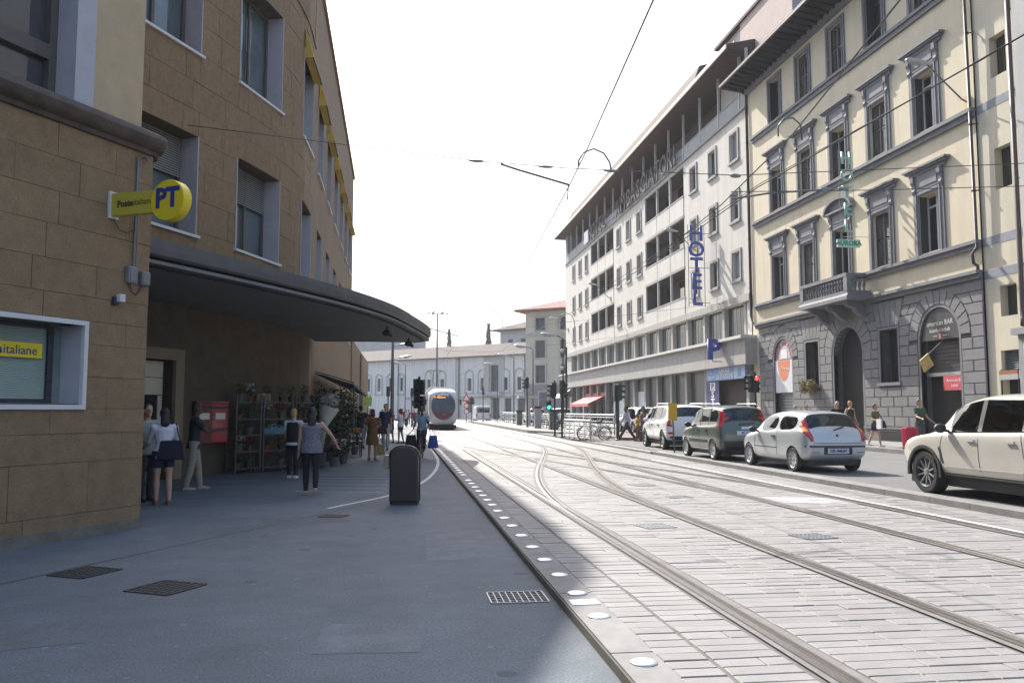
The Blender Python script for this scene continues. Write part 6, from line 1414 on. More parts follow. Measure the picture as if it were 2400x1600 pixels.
def person(label, loc, rz, h=1.72, skin=0, hair='dark', hairlen=0, top=('tee', None), bot=('trousers', None), shoe=None, legs=((0, 0), (0, 0)), arms=((0, .08, .15), (0, .08, .15)), lean=0., fem=False, vox=.014, wide=1., head=0., group=None, sit=False, name='person', wear=None, raise_=0., hands=True):
    """legs: (hip pitch, knee bend) for left, right; arms: (pitch, outward, elbow). Front is +y."""
    root = tag(EM(name, loc, rz), label, 'person', group); H = h; S = SK[skin]
    sn, cs = math.sin, math.cos
    hipz = .53 * H; J = {}
    for k, sg in ((0, -1), (1, 1)):
        a, kn = legs[k]; p0 = Vector((sg * .052 * H * (1.08 if fem else 1), 0, 0)); p1 = p0 + Vector((0, sn(a), -cs(a))) * .245 * H; p2 = p1 + Vector((0, sn(a - kn), -cs(a - kn))) * .245 * H
        J['leg%d' % k] = [p0, p1, p2]
    low = min(J['leg0'][2].z, J['leg1'][2].z) - .04 * H
    off = Vector((0, 0, -low if not sit else hipz)) + Vector((0, 0, raise_))
    for k in (0, 1): J['leg%d' % k] = [p + off for p in J['leg%d' % k]]
    hp = off.copy(); up = Vector((0, sn(lean), cs(lean)))
    T = lambda t, y=0: hp + up * (t * H) + Vector((0, y * H, 0))
    wst = .075 if fem else .085; w_ = wide
    tors = [(T(-.03), .085 * H * w_, .062 * H * w_), (T(.03), (.098 if fem else .09) * H * w_, .068 * H * w_), (T(.10), wst * H * w_, .055 * H * w_), (T(.18, .006), .092 * H * w_, .064 * H * w_), (T(.245), .10 * H * w_, .06 * H * w_), (T(.285), .085 * H * w_, .045 * H), (T(.30), .05 * H, .035 * H)]
    for k, sg in ((0, -1), (1, 1)):
        p, ab, el = arms[k]; s0 = T(.272) + Vector((sg * .105 * H * (.5 + .5 * w_), 0, 0)); lat = Vector((sg, 0, 0))
        d1 = (Vector((0, sn(p), -cs(p))) * cs(ab) + lat * sn(ab)).normalized(); s1 = s0 + d1 * .172 * H
        d2 = (Vector((0, sn(p + el), -cs(p + el))) * cs(ab * .6) + lat * sn(ab * .6)).normalized(); s2 = s1 + d2 * .148 * H; s3 = s2 + d2 * .095 * H
        J['arm%d' % k] = [s0, s1, s2, s3, d2]
    hc = T(.405) + Vector((0, .012 * H, 0)); nk = T(.30)
    B = MB(); rings(B, tors)
    B.tube([nk - up * .02 * H, hc - up * .03 * H], [.034 * H, .031 * H], 10)
    RH = Matrix.Translation(hc) @ Matrix.Rotation(head, 4, 'Z')
    B.ell((0, -.004 * H, .012 * H), (.043 * H, .054 * H, .058 * H), 14, 10, 0, RH); B.ell((0, .016 * H, -.032 * H), (.032 * H, .034 * H, .036 * H), 12, 8, 0, RH)
    B.ell((0, .054 * H, -.006 * H), (.008 * H, .012 * H, .014 * H), 8, 6, 0, RH); B.ell((0, .045 * H, -.055 * H), (.014 * H, .012 * H, .010 * H), 8, 6, 0, RH)
    for sg in (-1, 1): B.ell((sg * .044 * H, -.004 * H, -.004 * H), (.007 * H, .012 * H, .018 * H), 8, 6, 0, RH)
    for k in (0, 1):
        l = J['leg%d' % k]; B.tube([l[0] + Vector((0, 0, .02 * H)), l[0] * .5 + l[1] * .5, l[1], l[1] * .65 + l[2] * .35, l[2]], [.052 * H, .046 * H, .032 * H, .032 * H, .021 * H], 10)
        ft = l[2] + Vector((0, 0, -.025 * H)); B.tube([ft + Vector((0, -.025 * H, 0)), ft + Vector((0, .05 * H, -.004 * H)), ft + Vector((0, .105 * H, -.009 * H))], [.019 * H, .019 * H, .011 * H], 8)
        a = J['arm%d' % k]; B.ell(a[0], (.034 * H, .034 * H, .034 * H)); B.tube([a[0], a[0] * .5 + a[1] * .5, a[1], a[1] * .6 + a[2] * .4, a[2]], [.032 * H, .027 * H, .021 * H, .021 * H, .014 * H], 8)
        d = a[4]; pal = a[2] + d * .03 * H; sd = Vector((0, 1, 0)) - d * d.y; sd = sd.normalized() if sd.length > .2 else Vector((0, 0, 1)); nr = d.cross(sd)
        B.tube([a[2] - d * .005 * H, pal, a[2] + d * .052 * H], [.013 * H, .018 * H, .017 * H], 8, flat=.6)
        if hands:
            for q, (o_, ln) in enumerate(((-.6, .036), (-.2, .043), (.2, .041), (.6, .033))):
                b0 = a[2] + d * .05 * H + sd * (o_ * .022 * H); B.tube([b0, b0 + d * ln * H * .55 + nr * .006 * H * (1 if k else -1), b0 + d * ln * H * .9 + nr * .018 * H * (1 if k else -1)], [.0052 * H, .005 * H, .0045 * H], 6)
            b0 = a[2] + d * .02 * H + sd * .014 * H; B.tube([b0, b0 + sd * .016 * H + d * .016 * H, b0 + sd * .02 * H + d * .038 * H], [.0065 * H, .006 * H, .005 * H], 6)
    remesh(B, 'body', S, root, vox, 2)
    # face details
    if vox < .02:
        for sg in (-1, 1): m_ = MB(); m_.ell((sg * .018 * H, .0475 * H, .006 * H), (.006 * H, .004 * H, .0035 * H), 8, 5, 0, RH); m_.build('eye', M('eye_dark', (.015, .012, .01), rough=.2), root)
        m_ = MB(); m_.ell((0, .0475 * H, -.033 * H), (.013 * H, .005 * H, .003 * H), 8, 5, 0, RH); m_.build('mouth', M('lip', (.3, .09, .08), rough=.5), root)
    # hair
    hm = HAIR[hair] if hair else None
    if hm:
        m_ = MB(); m_.ell((0, -.012 * H, .022 * H), (.048 * H, .054 * H, .056 * H), 14, 9, 0, RH); m_.ell((0, -.026 * H, -.008 * H), (.044 * H, .038 * H, .048 * H), 12, 8, 0, RH)
        if hairlen: m_.tube([RH @ Vector((0, -.03 * H, .02 * H)), RH @ Vector((0, -.05 * H, -.06 * H)), RH @ Vector((0, -.055 * H, -.06 * H - hairlen * .5)), RH @ Vector((0, -.055 * H, -.06 * H - hairlen))], [.04 * H, .05 * H, .05 * H, .02 * H], 10, flat=.6)
        remesh(m_, 'hair', hm, root, vox, 2)
    g = .010
    # top
    kt, ct = top
    if kt != 'none':
        m_ = MB(); tz = [(c, rx + g, ry + g) for c, rx, ry in tors]
        bl = -.06 if bot[0] not in ('tucked',) else .0
        if kt == 'dress':
            kn = min(J['leg0'][1].z, J['leg1'][1].z); L0 = [(Vector((hp.x, hp.y, kn + .01 * H)), .115 * H * w_, .09 * H * w_), (Vector((hp.x, hp.y, kn + .12 * H)), .115 * H * w_, .085 * H * w_)]
            rings(m_, L0 + tz[:6])
        else: rings(m_, [(T(-.055), .103 * H * w_ + g, .077 * H * w_ + g), (T(-.01), .101 * H * w_ + g, .075 * H * w_ + g)] + tz[1:6])
        for k in (0, 1):
            a = J['arm%d' % k]
            if kt in ('tee', 'dress'): m_.ell(a[0], .040 * H); m_.tube([T(.27), a[0], a[0] * .35 + a[1] * .65], [.045 * H, .041 * H, .037 * H], 10)
            elif kt == 'long': m_.ell(a[0], .040 * H); m_.tube([T(.27), a[0], a[1], a[2]], [.045 * H, .041 * H, .031 * H, .023 * H], 10)
            elif kt == 'tank': m_.tube([T(.2) + Vector((J['arm%d' % k][0].x - hp.x, 0, 0)) * .4, a[0] * .8 + T(.29) * .2], [.04 * H, .022 * H], 8)
        remesh(m_, {'tee': 'shirt', 'long': 'shirt', 'tank': 'vest_top', 'dress': 'dress'}[kt], ct, root, vox, 3)
    kb, cb = bot
    if kb not in ('none',):
        m_ = MB(); rings(m_, [(T(-.05), .10 * H * w_, .074 * H * w_), (T(.0), .10 * H * w_ + .004, .074 * H * w_), (T(.045), .086 * H * w_, .062 * H * w_)])
        e_ = dict(trousers=.010, jeans=.006, leggings=.003, shorts=.014, tucked=.01)[kb]
        for k in (0, 1):
            l = J['leg%d' % k]
            if kb == 'shorts': m_.tube([l[0] + Vector((0, 0, .03 * H)), l[0], l[0] * .4 + l[1] * .6], [.056 * H + .004, .058 * H + .004, .05 * H + .012], 10)
            else: m_.tube([l[0] + Vector((0, 0, .03 * H)), l[0] * .5 + l[1] * .5, l[1], l[1] * .6 + l[2] * .4, l[2] + Vector((0, 0, .0))], [.056 * H + e_, .049 * H + e_, .036 * H + e_ * 1.3, .034 * H + e_ * 1.3, .024 * H + e_ * 1.8], 10)
        remesh(m_, 'shorts' if kb == 'shorts' else 'trousers', cb, root, vox, 2)
    if shoe:
        for k in (0, 1):
            l = J['leg%d' % k]; m_ = MB(); ft = l[2] + Vector((0, 0, -.024 * H))
            m_.tube([ft + Vector((0, -.032 * H, 0)), ft + Vector((0, .045 * H, -.002 * H)), ft + Vector((0, .112 * H, -.007 * H))], [.025 * H, .025 * H, .017 * H], 10); m_.tube([l[2] + Vector((0, 0, .005 * H)), ft], [.026 * H, .026 * H], 8)
            remesh(m_, 'shoe', shoe, root, max(vox, .012), 2)
    root['J'] = [list(J['arm0'][3]), list(J['arm1'][3]), list(J['arm0'][0]), list(J['arm1'][0]), list(hp)]
    return root
wpt = lambda root, p: (Matrix.Translation(root.location) @ Matrix.Rotation(root.rotation_euler[2], 4, 'Z')) @ Vector(p)
def hand(root, k): return wpt(root, root['J'][k])
w_sneak = cloth('white_shoe', (.6, .6, .58)); b_shoe = cloth('dark_shoe', (.02, .02, .02)); br_shoe = cloth('brown_shoe', (.12, .08, .04))
jean = cloth('jeans', (.14, .17, .22)); 
# left side, under the canopy
p1_ = person('woman in white shirt and navy shorts with a navy shoulder bag near the wall corner', (-4.15, 15.42, 0), R(28), 1.68, 0, 'dark', .12, ('long', cloth('white', (.62, .62, .68))), ('shorts', cloth('navy', (.015, .018, .04))), cloth('sandal', (.2, .13, .09)), ((.05, .08), (-.1, .05)), ((.5, .12, .7), (.15, .25, .35)), fem=True, vox=.012)
p2_ = person('person in a grey shirt half hidden behind the wall corner', (-4.62, 16.05, 0), R(-140), 1.76, 0, 'brown', 0, ('tee', cloth('greygreen', (.30, .32, .30))), ('trousers', cloth('dark', (.03, .03, .035))), b_shoe, ((0, .04), (.08, .05)), ((.5, .1, .9), (.5, .1, .9)), vox=.013)
p3_ = person('man in dark shirt and beige trousers standing by the red letter boxes', (-4.28, 18.15, 0), R(-70), 1.82, 2, 'dark', 0, ('tee', cloth('darknavy', (.025, .027, .04))), ('trousers', cloth('beige', (.30, .27, .21))), cloth('pale_shoe', (.3, .29, .26)), ((.22, .1), (-.12, .1)), ((.75, .1, .9), (.7, .15, 1.0)), vox=.013, lean=.04)
p4_ = person('blonde woman in a black waistcoat and white shirt at the flower racks', (-2.6, 20.9, 0), R(-12), 1.68, 0, 'blonde', 0, ('tee', cloth('whiteblue', (.58, .58, .66))), ('jeans', cloth('black', (.014, .014, .016))), w_sneak, ((.06, .06), (-.06, .04)), ((.1, .1, .3), (.1, .1, .25)), fem=True, vox=.013)
m_ = MB(); rings(m_, [(Vector((0, 0, z)), a, b) for z, a, b in ((.86, .185, .14), (1.0, .165, .13), (1.2, .18, .135), (1.36, .165, .12))]); remesh(m_, 'waistcoat', MT['cloth_black'], p4_, .013)
p5_ = person('woman with long dark hair, grey top and black leggings walking away', (-1.74, 16.85, 0), R(4), 1.70, 0, 'dark', .24, ('tank', cloth('grey_pattern', (.17, .17, .20), .5, 40)), ('leggings', MT['cloth_black']), cloth('nude_shoe', (.4, .3, .24)), ((.10, .12), (-.10, .5)), ((.1, .12, .12), (.25, .7, .35)), fem=True, wide=1.18, vox=.012)
# walkers further along the pavement
p6_ = person('man in black shirt and pale jeans seen from behind beside the flower stall', (-1.69, 36.3, 0), R(10), 1.86, 1, 'dark', 0, ('tee', MT['cloth_black']), ('trousers', cloth('paleblue', (.26, .30, .36))), b_shoe, ((.16, .1), (-.16, .2)), ((.5, .3, 1.0), (.5, .3, 1.0)), vox=.017)
p7_ = person('woman in a long ochre patterned dress carrying a paper bag', (-.93, 28.35, 0), R(15), 1.68, 1, 'red', .05, ('dress', cloth('ochre_pattern', (.16, .075, .03), .5, 22)), ('none', None), cloth('tan_shoe', (.2, .13, .07)), ((.05, .03), (-.05, .03)), ((.05, .12, .2), (.05, .14, .15)), fem=True, wide=1.15, vox=.014)
p8_ = person('man in navy shirt and white trousers walking towards the camera', (-.62, 35.2, 0), R(175), 1.93, 0, 'brown', 0, ('tee', cloth('navyblue', (.03, .035, .075))), ('trousers', cloth('offwhite', (.42, .45, .46))), b_shoe, ((.22, .15), (-.2, .3)), ((.15, .1, .2), (-.15, .1, .2)), vox=.017)
p9_ = person('woman in a white top and dark shorts standing beside the kerb', (.0, 42.0, 0), R(75), 1.72, 1, 'red', .03, ('tee', cloth('whitetop', (.60, .57, .66))), ('shorts', cloth('darkshort', (.02, .017, .02))), b_shoe, ((.12, .1), (-.12, .1)), ((.6, .1, 1.6), (.5, .1, 1.5)), fem=True, wide=1.15, vox=.018)
p10_ = person('person in dark clothes standing behind the woman in the white top', (-.5, 42.6, 0), R(40), 1.72, 1, 'red', .06, ('tee', cloth('darkred', (.09, .04, .045))), ('shorts', cloth('bluegrey', (.08, .10, .13))), b_shoe, ((.05, .1), (-.1, .1)), ((.2, .1, .5), (.1, .1, .3)), fem=True, vox=.018)
far_p = [((-2.35, 46.5), 'person in a teal shirt behind the man in black', (.03, .28, .26), jean, 'grey', 1.72, 20), ((-1.75, 49), 'person in a red shirt among the far walkers at the left', (.36, .03, .05), jean, 'brown', 1.74, 160), ((-1.2, 56), 'grey haired person in pale shirt in the far crowd', (.5, .5, .48), jean, 'grey', 1.75, 150), ((.15, 76), 'person in a red shirt left of the tram', (.42, .03, .05), jean, 'grey', 1.85, 170), ((.55, 82), 'woman in white top and dark trousers walking left of the tram', (.6, .6, .66), MT['cloth_black'], 'red', 1.72, 170), ((1.35, 84), 'person in a maroon shirt beside the tram', (.2, .04, .06), jean, 'dark', 1.74, 190), ((1.75, 88), 'person in grey close to the side of the tram', (.2, .2, .2), jean, 'grey', 1.76, 10), ((.9, 95), 'small far walker in a dark jacket left of the tram', (.05, .05, .06), jean, 'dark', 1.74, 0)]
for (xy, lb, c, bt, hr, hh, az) in far_p:
    person(lb, (*xy, 0), R(az), hh, random.choice((0, 1)), hr, 0, ('tee', cloth('far%.2f%.2f' % (c[0], c[1]), c)), ('trousers', bt), b_shoe, ((.2, .1), (-.2, .25)), ((.15, .1, .3), (-.15, .1, .2)), vox=.026, group='far walkers on the left pavement', hands=False)
# right side
p11_ = person('man with a black backpack and lavender shirt striding across the crossing', (11.2, 40.2, .165), R(96), 1.82, 2, 'dark', 0, ('long', cloth('lavender', (.50, .49, .60))), ('trousers', cloth('brown', (.07, .045, .04))), cloth('olive_shoe', (.09, .09, .03)), ((.62, .1), (-.42, .25)), ((-.2, .1, .3), (.3, .1, .4)), lean=.08, vox=.016)
m_ = MB(); m_.ell((0, -.27, 1.30), (.17, .14, .27), 12, 9); m_.ell((0, -.35, 1.18), (.13, .1, .13), 10, 7); remesh(m_, 'backpack', MT['cloth_black'], p11_, .018)
p12_ = person('woman in a dark floral dress walking behind the child in yellow', (11.65, 39.0, .165), R(100), 1.70, 1, 'brown', .06, ('tee', cloth('floral', (.16, .12, .10), .5, 25)), ('trousers', cloth('floral2', (.2, .11, .11), .4, 25)), b_shoe, ((.25, .1), (-.2, .2)), ((.3, .1, .6), (.1, .1, .4)), fem=True, vox=.018)
p13_ = person('child in a yellow shirt walking in front of the woman in dark floral clothes', (11.25, 38.6, .165), R(100), 1.34, 1, 'dark', .03, ('tee', cloth('yellow', (.48, .30, .04))), ('trousers', cloth('rust', (.22, .10, .07))), cloth('tan2', (.3, .18, .1)), ((.2, .1), (-.15, .2)), ((.3, .12, .5), (-.1, .12, .3)), vox=.016)
p14_ = person('grey haired man in a black shirt on the pavement by the portal', (17.65, 31.75, .312), R(150), 1.69, 0, 'grey', 0, ('tee', MT['cloth_black']), ('trousers', cloth('dark', (.03, .03, .035))), b_shoe, ((.1, .1), (-.1, .1)), ((.2, .12, .4), (.1, .12, .3)), vox=.018)
p15_ = person('blonde woman in a black dress beside the portal with her arm bent', (17.83, 31.1, .312), R(200), 1.70, 0, 'blonde', 0, ('tank', MT['cloth_black']), ('trousers', MT['cloth_black']), b_shoe, ((.12, .1), (-.1, .1)), ((.1, .12, .3), (-.2, .4, 1.0)), fem=True, vox=.017)
p16_ = person('woman in olive top and navy shorts carrying a dark bag and white papers', (17.42, 28.68, .312), R(205), 1.58, 0, 'brown', 0, ('tee', cloth('olive', (.14, .12, .06), .4, 22)), ('shorts', cloth('navy2', (.03, .035, .10))), w_sneak, ((.22, .1), (-.2, .25)), ((.05, .1, .15), (.2, .35, 1.2)), fem=True, vox=.016)
p17_ = person('man in a dark green shirt behind a red suitcase on the pavement', (17.83, 26.63, .312), R(190), 1.71, 0, 'brown', 0, ('tee', cloth('green', (.035, .085, .06))), ('trousers', cloth('grey_trouser', (.10, .10, .10))), b_shoe, ((.05, .05), (-.05, .05)), ((.2, .3, .7), (.5, .25, .8)), vox=.016)
for i, (x, y, hr, lb) in enumerate(((18.25, 36.6, 'grey', 'pedestrian whose pale head shows above the left end of the silver car roof'), (18.25, 35.5, 'brown', 'pedestrian whose dark head shows above the middle of the silver car roof'), (18.35, 44.6, 'grey', 'pedestrian at the garage whose head shows above the green car'))):
    person(lb, (x, y, .312), R(170 - 340 * (i % 2)), 1.56, 0, hr, 0, ('tee', cloth('grey_tee', (.2, .2, .22))), ('trousers', jean), b_shoe, ((.1, .1), (-.1, .1)), vox=.024, hands=False)
# bags and luggage
def bag(name, label, p, sz, mat, strap=None, rz=0):
    e = tag(EM(name, p, rz), label, 'bag'); m_ = MB(); a, b, c = sz
    m_.add([(-a, -b, 0), (a, -b, 0), (a, b, 0), (-a, b, 0), (-a * .72, -b * .5, c), (a * .72, -b * .5, c), (a * .72, b * .5, c), (-a * .72, b * .5, c)], [(3, 2, 1, 0), (4, 5, 6, 7), (0, 1, 5, 4), (1, 2, 6, 5), (2, 3, 7, 6), (3, 0, 4, 7)])
    m_.build('pouch', mat, e, bevel=.02)
    if strap:
        q = Vector(strap) - Vector(p); q = Matrix.Rotation(-rz, 3, 'Z') @ q
        m_ = MB(); m_.tube([(-a * .6, 0, c * .95), (q.x - .03, q.y, q.z)], .012, 6); m_.tube([(a * .6, 0, c * .95), (q.x + .03, q.y, q.z)], .012, 6); m_.build('strap', mat, e)
    return e
sh = wpt(p1_, p1_['J'][3]); bag('shoulder_bag', 'navy shoulder bag hanging from the woman in the white shirt', (sh.x - .02, sh.y - .12, .78), (.24, .09, .34), cloth('navybag', (.012, .014, .03)), (sh.x, sh.y - .03, 1.42), R(15))
hd = hand(p7_, 1); bag('paper_bag', 'brown paper shopping bag held by the woman in the ochre dress', (hd.x + .02, hd.y, hd.z - .52), (.17, .09, .36), cloth('kraft', (.30, .22, .09)), (hd.x, hd.y, hd.z))
sh = wpt(p7_, p7_['J'][3]); bag('handbag', 'dark red handbag at the hip of the woman in the ochre dress', (sh.x + .12, sh.y - .02, .85), (.2, .08, .24), cloth('maroonbag', (.08, .02, .03)), (sh.x, sh.y, 1.38))
sh = wpt(p16_, p16_['J'][2]); bag('shoulder_bag', 'dark bag under the arm of the woman in olive', (sh.x + .12, sh.y + .02, 1.0), (.2, .1, .26), MT['cloth_black'], (sh.x, sh.y, 1.58))
hd = hand(p16_, 1)
e = tag(EM('papers', (hd.x - .03, hd.y, hd.z - .28)), 'white papers in the hand of the woman in olive', 'papers'); m_ = MB(); m_.box(-.03, -.14, 0, .03, .14, .36); m_.build('sheet', cloth('paper', (.65, .65, .68)), e)
e = tag(EM('suitcase', (17.42, 26.58, .312), R(8)), 'bright red hard suitcase with raised handle on the pavement', 'suitcase')
m_ = MB(); m_.box(-.24, -.15, .06, .24, .15, .76); m_.build('shell', M('case_red', (.46, .01, .045), rough=.3, coat=.5, var=.08), e, bevel=.05)
for x in (-.14, -.05, .05, .14): m_ = MB(); m_.box(x - .012, -.158, .12, x + .012, -.148, .7); m_.build('rib', MT['case_red'], e)
for x, y in ((-.2, -.11), (.2, -.11), (-.2, .11), (.2, .11)): m_ = MB(); m_.cyl((x - .015, y, .03), (x + .015, y, .03), .03, n=10); m_.build('caster', m_plas, e)
m_ = MB(); m_.tube([(-.1, .1, .76), (-.1, .1, 1.08), (.1, .1, 1.08), (.1, .1, .76)], .012, 6); m_.build('pull_handle', m_alloy, e)
# ================================================================ bicycles
def bicycle(label, loc, rz, frm, tilt=0., group=None, basket=False, steer=0.):
    e = tag(EM('bicycle', loc, rz), label, 'bicycle', group); e.rotation_euler = (0, tilt, rz)
    r = .335
    for y, nm in ((-.52, 'rear'), (.53, 'front')):
        w_ = EM('wheel', (0, y, r), parent=e); X = Matrix.Rotation(R(90), 4, 'Y')
        t = MB(); n = 28; m_ = 6
        vs = [((r - .018 + .018 * math.cos(b)) * math.cos(a), (r - .018 + .018 * math.cos(b)) * math.sin(a), .018 * math.sin(b)) for a in [2 * math.pi * i / n for i in range(n)] for b in [2 * math.pi * j / m_ for j in range(m_)]]
        t.add(vs, [(i * m_ + j, i * m_ + (j + 1) % m_, ((i + 1) % n) * m_ + (j + 1) % m_, ((i + 1) % n) * m_ + j) for i in range(n) for j in range(m_)], 0, X); t.build('tyre', m_tyre, w_, smooth=True)
        t = MB()
        for i in range(14): a = 2 * math.pi * i / 14; t.cyl((0, .0, 0), (0, (r - .035) * math.cos(a), (r - .035) * math.sin(a)), .0035, n=4)
        t.cyl((-.04, 0, 0), (.04, 0, 0), .022, n=8); o = t.build('spoke', m_alloy, w_); o['kind'] = 'stuff'
        t = MB(); t.tube([(0, (r + .03) * math.cos(a), (r + .03) * math.sin(a)) for a in [R(20 + 14 * i) for i in range(10)]], .02, 6, flat=.4); t.build('mudguard', frm, w_)
    f = MB(); bb = (0, -.06, .29)
    f.tube([bb, (0, -.2, .78)], .018, 8); f.tube([bb, (0, .36, .72)], .02, 8); f.tube([(0, -.17, .66), (0, .35, .78)], .016, 8); f.tube([(0, .36, .70), (0, .33, .86)], .02, 8)
    for x in (-.06, .06): f.tube([(x * .5, bb[1], bb[2]), (x, -.52, r)], .011, 6); f.tube([(x * .4, -.19, .70), (x, -.52, r)], .009, 6); f.tube([(x * .6, .375, .68), (x, .47, .45), (x, .53, r)], .012, 6)
    f.build('frame', frm, e, smooth=True)
    f = MB(); f.tube([(0, .33, .86), (0, .31, 1.0)], .013, 6); f.tube([(-.29, .12, 1.0), (-.24, .24, 1.03), (-.1, .33, 1.0), (.1, .33, 1.0), (.24, .24, 1.03), (.29, .12, 1.0)], .012, 6); f.build('handlebar', m_alloy, e, smooth=True)
    f = MB(); f.tube([(0, -.2, .78), (0, -.22, .92)], .013, 6); f.ell((0, -.27, .95), (.085, .14, .035)); f.build('saddle', m_plas, e, smooth=True)
    f = MB(); f.cyl((-.08, bb[1], bb[2]), (.08, bb[1], bb[2]), .03, n=10); f.lathe([(.09, -.004), (.09, .004)], 18, 0, Matrix.Translation((.06, bb[1], bb[2])) @ Matrix.Rotation(R(90), 4, 'Y')); f.tube([(.09, bb[1], bb[2]), (.1, bb[1] + .12, bb[2] - .12)], .01, 5); f.tube([(-.09, bb[1], bb[2]), (-.1, bb[1] - .12, bb[2] + .12)], .01, 5); f.box(.09, bb[1] + .08, bb[2] - .135, .19, bb[1] + .16, bb[2] - .11); f.box(-.19, bb[1] - .16, bb[2] + .11, -.09, bb[1] - .08, bb[2] + .135); f.build('crank', m_alloy, e)
    f = MB(); f.tube([(-.1, -.75, .72), (.1, -.75, .72), (.1, -.25, .72), (-.1, -.25, .72), (-.1, -.75, .72)], .008, 5); f.tube([(.08, -.7, .72), (.05, -.52, r)], .007, 5); f.tube([(-.08, -.7, .72), (-.05, -.52, r)], .007, 5); f.build('rack', m_alloy, e)
    if basket:
        f = MB(); f.box(-.17, .42, .78, .17, .68, 1.0); f.build('basket', M('basket_wire', (.1, .1, .1), rough=.6), e)
    return e
bicycle('red bicycle ridden by the man in the pale blue shirt', (.72, 28.75, 0), R(180 - 6), M('bike_red', (.16, .03, .035), rough=.4, coat=.4))
cyc = person('man in a pale blue shirt riding a red bicycle towards the camera', (.74, 29.0, 0), R(180 - 4), 1.76, 2, 'dark', 0, ('tee', cloth('paleblue_shirt', (.24, .34, .40))), ('trousers', cloth('dark_trouser', (.03, .035, .045))), cloth('flat_shoe', (.14, .07, .05)), ((1.15, 1.05), (.62, .85)), ((.62, .18, .35), (.62, .18, .35)), lean=.12, sit=True, vox=.015, raise_=.015)
bag('shopping_bag', 'blue shopping bag hanging from the cyclist handlebar', (1.1, 28.25, .38), (.17, .1, .42), cloth('bluebag', (.03, .06, .26)), (1.02, 28.3, 1.0), R(10))
bag('shopping_bag', 'black bag hanging at the other side of the cyclist', (.36, 28.3, .32), (.22, .12, .5), cloth('blackbag', (.02, .022, .022)), (.46, 28.3, 1.0), R(-5))
bk = [((9.75, 41.4, .14), 78, .12, (.35, .4, .42), 'pale bicycle leaning at the end of the near railing'), ((9.6, 40.55, .14), 84, .1, (.5, .52, .5), 'white bicycle nearest the traffic light post'), ((10.3, 43.2, .14), 70, -.08, (.06, .06, .07), 'black bicycle between the two railings'), ((11.1, 56.5, .28), 60, .08, (.07, .07, .08), 'dark bicycle beside the grey ticket machine'), ((11.5, 58.5, .28), 80, -.06, (.08, .1, .1), 'dark bicycle behind the far railing'), ((11.3, 92, .28), 75, .05, (.05, .05, .05), 'far bicycle parked at the platform railing')]
for i, (l, a, t, c, lb) in enumerate(bk): bicycle(lb, l, R(a), M('bike_frame_%s' % 'abcdef'[i], c, rough=.4), t, 'parked bicycles', basket=i == 2)
# ================================================================ litter bin
m_bin = M('bin_brown', (.038, .026, .022), rough=.32, var=.2, scale=4, bump=.1, bscale=30)
b_ = tag(EM('litter_bin', (.09, 14.95, 0), R(-8)), 'tall dark brown litter bin with a rounded ribbed hood on the pavement', 'litter bin')
hw, dp = .255, .19
def arch_poly(w_, zt, z0=0., n=14): return [(-w_, z0), (w_, z0)] + [(w_ * math.copysign(abs(math.cos(math.pi * i / n)) ** .82, math.cos(math.pi * i / n)), zt + w_ * .84 * max(0., math.sin(math.pi * i / n)) ** .82) for i in range(n + 1)]
mb = MB(); mb.extr([(x, -dp, z) for x, z in arch_poly(hw, .80, .04)], (0, 2 * dp, 0)); mb.build('shell', m_bin, b_, bevel=.035)
mb = MB(); mb.box(-hw + .02, -dp + .02, 0, hw - .02, dp - .02, .05); mb.build('foot', m_plas, b_)
for k in range(6):
    y = -dp + .035 + k * .028; mb = MB(); n = 16
    for i in range(n):
        a0, a1 = R(8 + 164 * i / n), R(8 + 164 * (i + 1) / n)
        mb.extr([((hw + r_) * math.copysign(abs(math.cos(a)) ** .82, math.cos(a)), y, .80 + (hw * .84 + r_) * math.sin(a) ** .82) for r_, a in ((0, a0), (.02, a0), (.02, a1), (0, a1))], (0, .013, 0))
    mb.build('hood_rib', m_bin, b_)
mb = MB(); n = 18
pts = [(hw + .006, .06)] + [((hw + .006) * math.copysign(abs(math.cos(R(180 * i / n))) ** .82, math.cos(R(180 * i / n))), .80 + (hw * .84 + .006) * max(0, math.sin(R(180 * i / n))) ** .82) for i in range(n + 1)] + [(-hw - .006, .06)]
mb.tube([(x, .012, z) for x, z in pts], .012, 6); mb.build('seam_band', m_plas, b_)
mb = MB(); mb.box(-hw - .115, -.10, .62, -hw - .0, .12, .86); mb.build('ash_box', m_bin, b_, bevel=.025)
mb = MB(); mb.box(-hw - .10, -.112, .63, -hw - .015, -.1005, .85); mb.build('ash_box_label', M('label_pale', (.32, .30, .2), rough=.6, var=.2, scale=10), b_)
# ================================================================ red letter boxes under the canopy
m_red = M('letterbox_red', (.36, .008, .02), rough=.35, coat=.5, var=.06)
def letterbox(sy_, label, mat):
    s = s_of(sy_); c_ = Vector(FSn(s, 0, .12)); e = tag(EM('letter_box'), label, 'letter box', 'letter boxes under the canopy'); an = R(52); tt = Vector((math.sin(an), math.cos(an), 0)); n_ = Vector((tt.y, -tt.x, 0)); F = lambda ds, z, d: tuple(c_ + tt * ds + n_ * (d - .12) + Vector((0, 0, z)))
    mb = MB(); fbox(mb, F, -.24, .24, .80, 1.85, .02, .26); mb.build('case', mat, e, bevel=.04)
    mb = MB(); fbox(mb, F, -.2, .2, 1.7, 1.76, .262, .29); mb.build('slot', m_plas, e)
    mb = MB(); fbox(mb, F, -.12, .14, 1.42, 1.58, .262, .27); mb.build('notice', M('notice_pale', (.7, .68, .5), rough=.3), e)
    mb = MB(); fbox(mb, F, -.25, .25, 1.83, 1.88, .0, .3); mb.build('hood', mat, e)
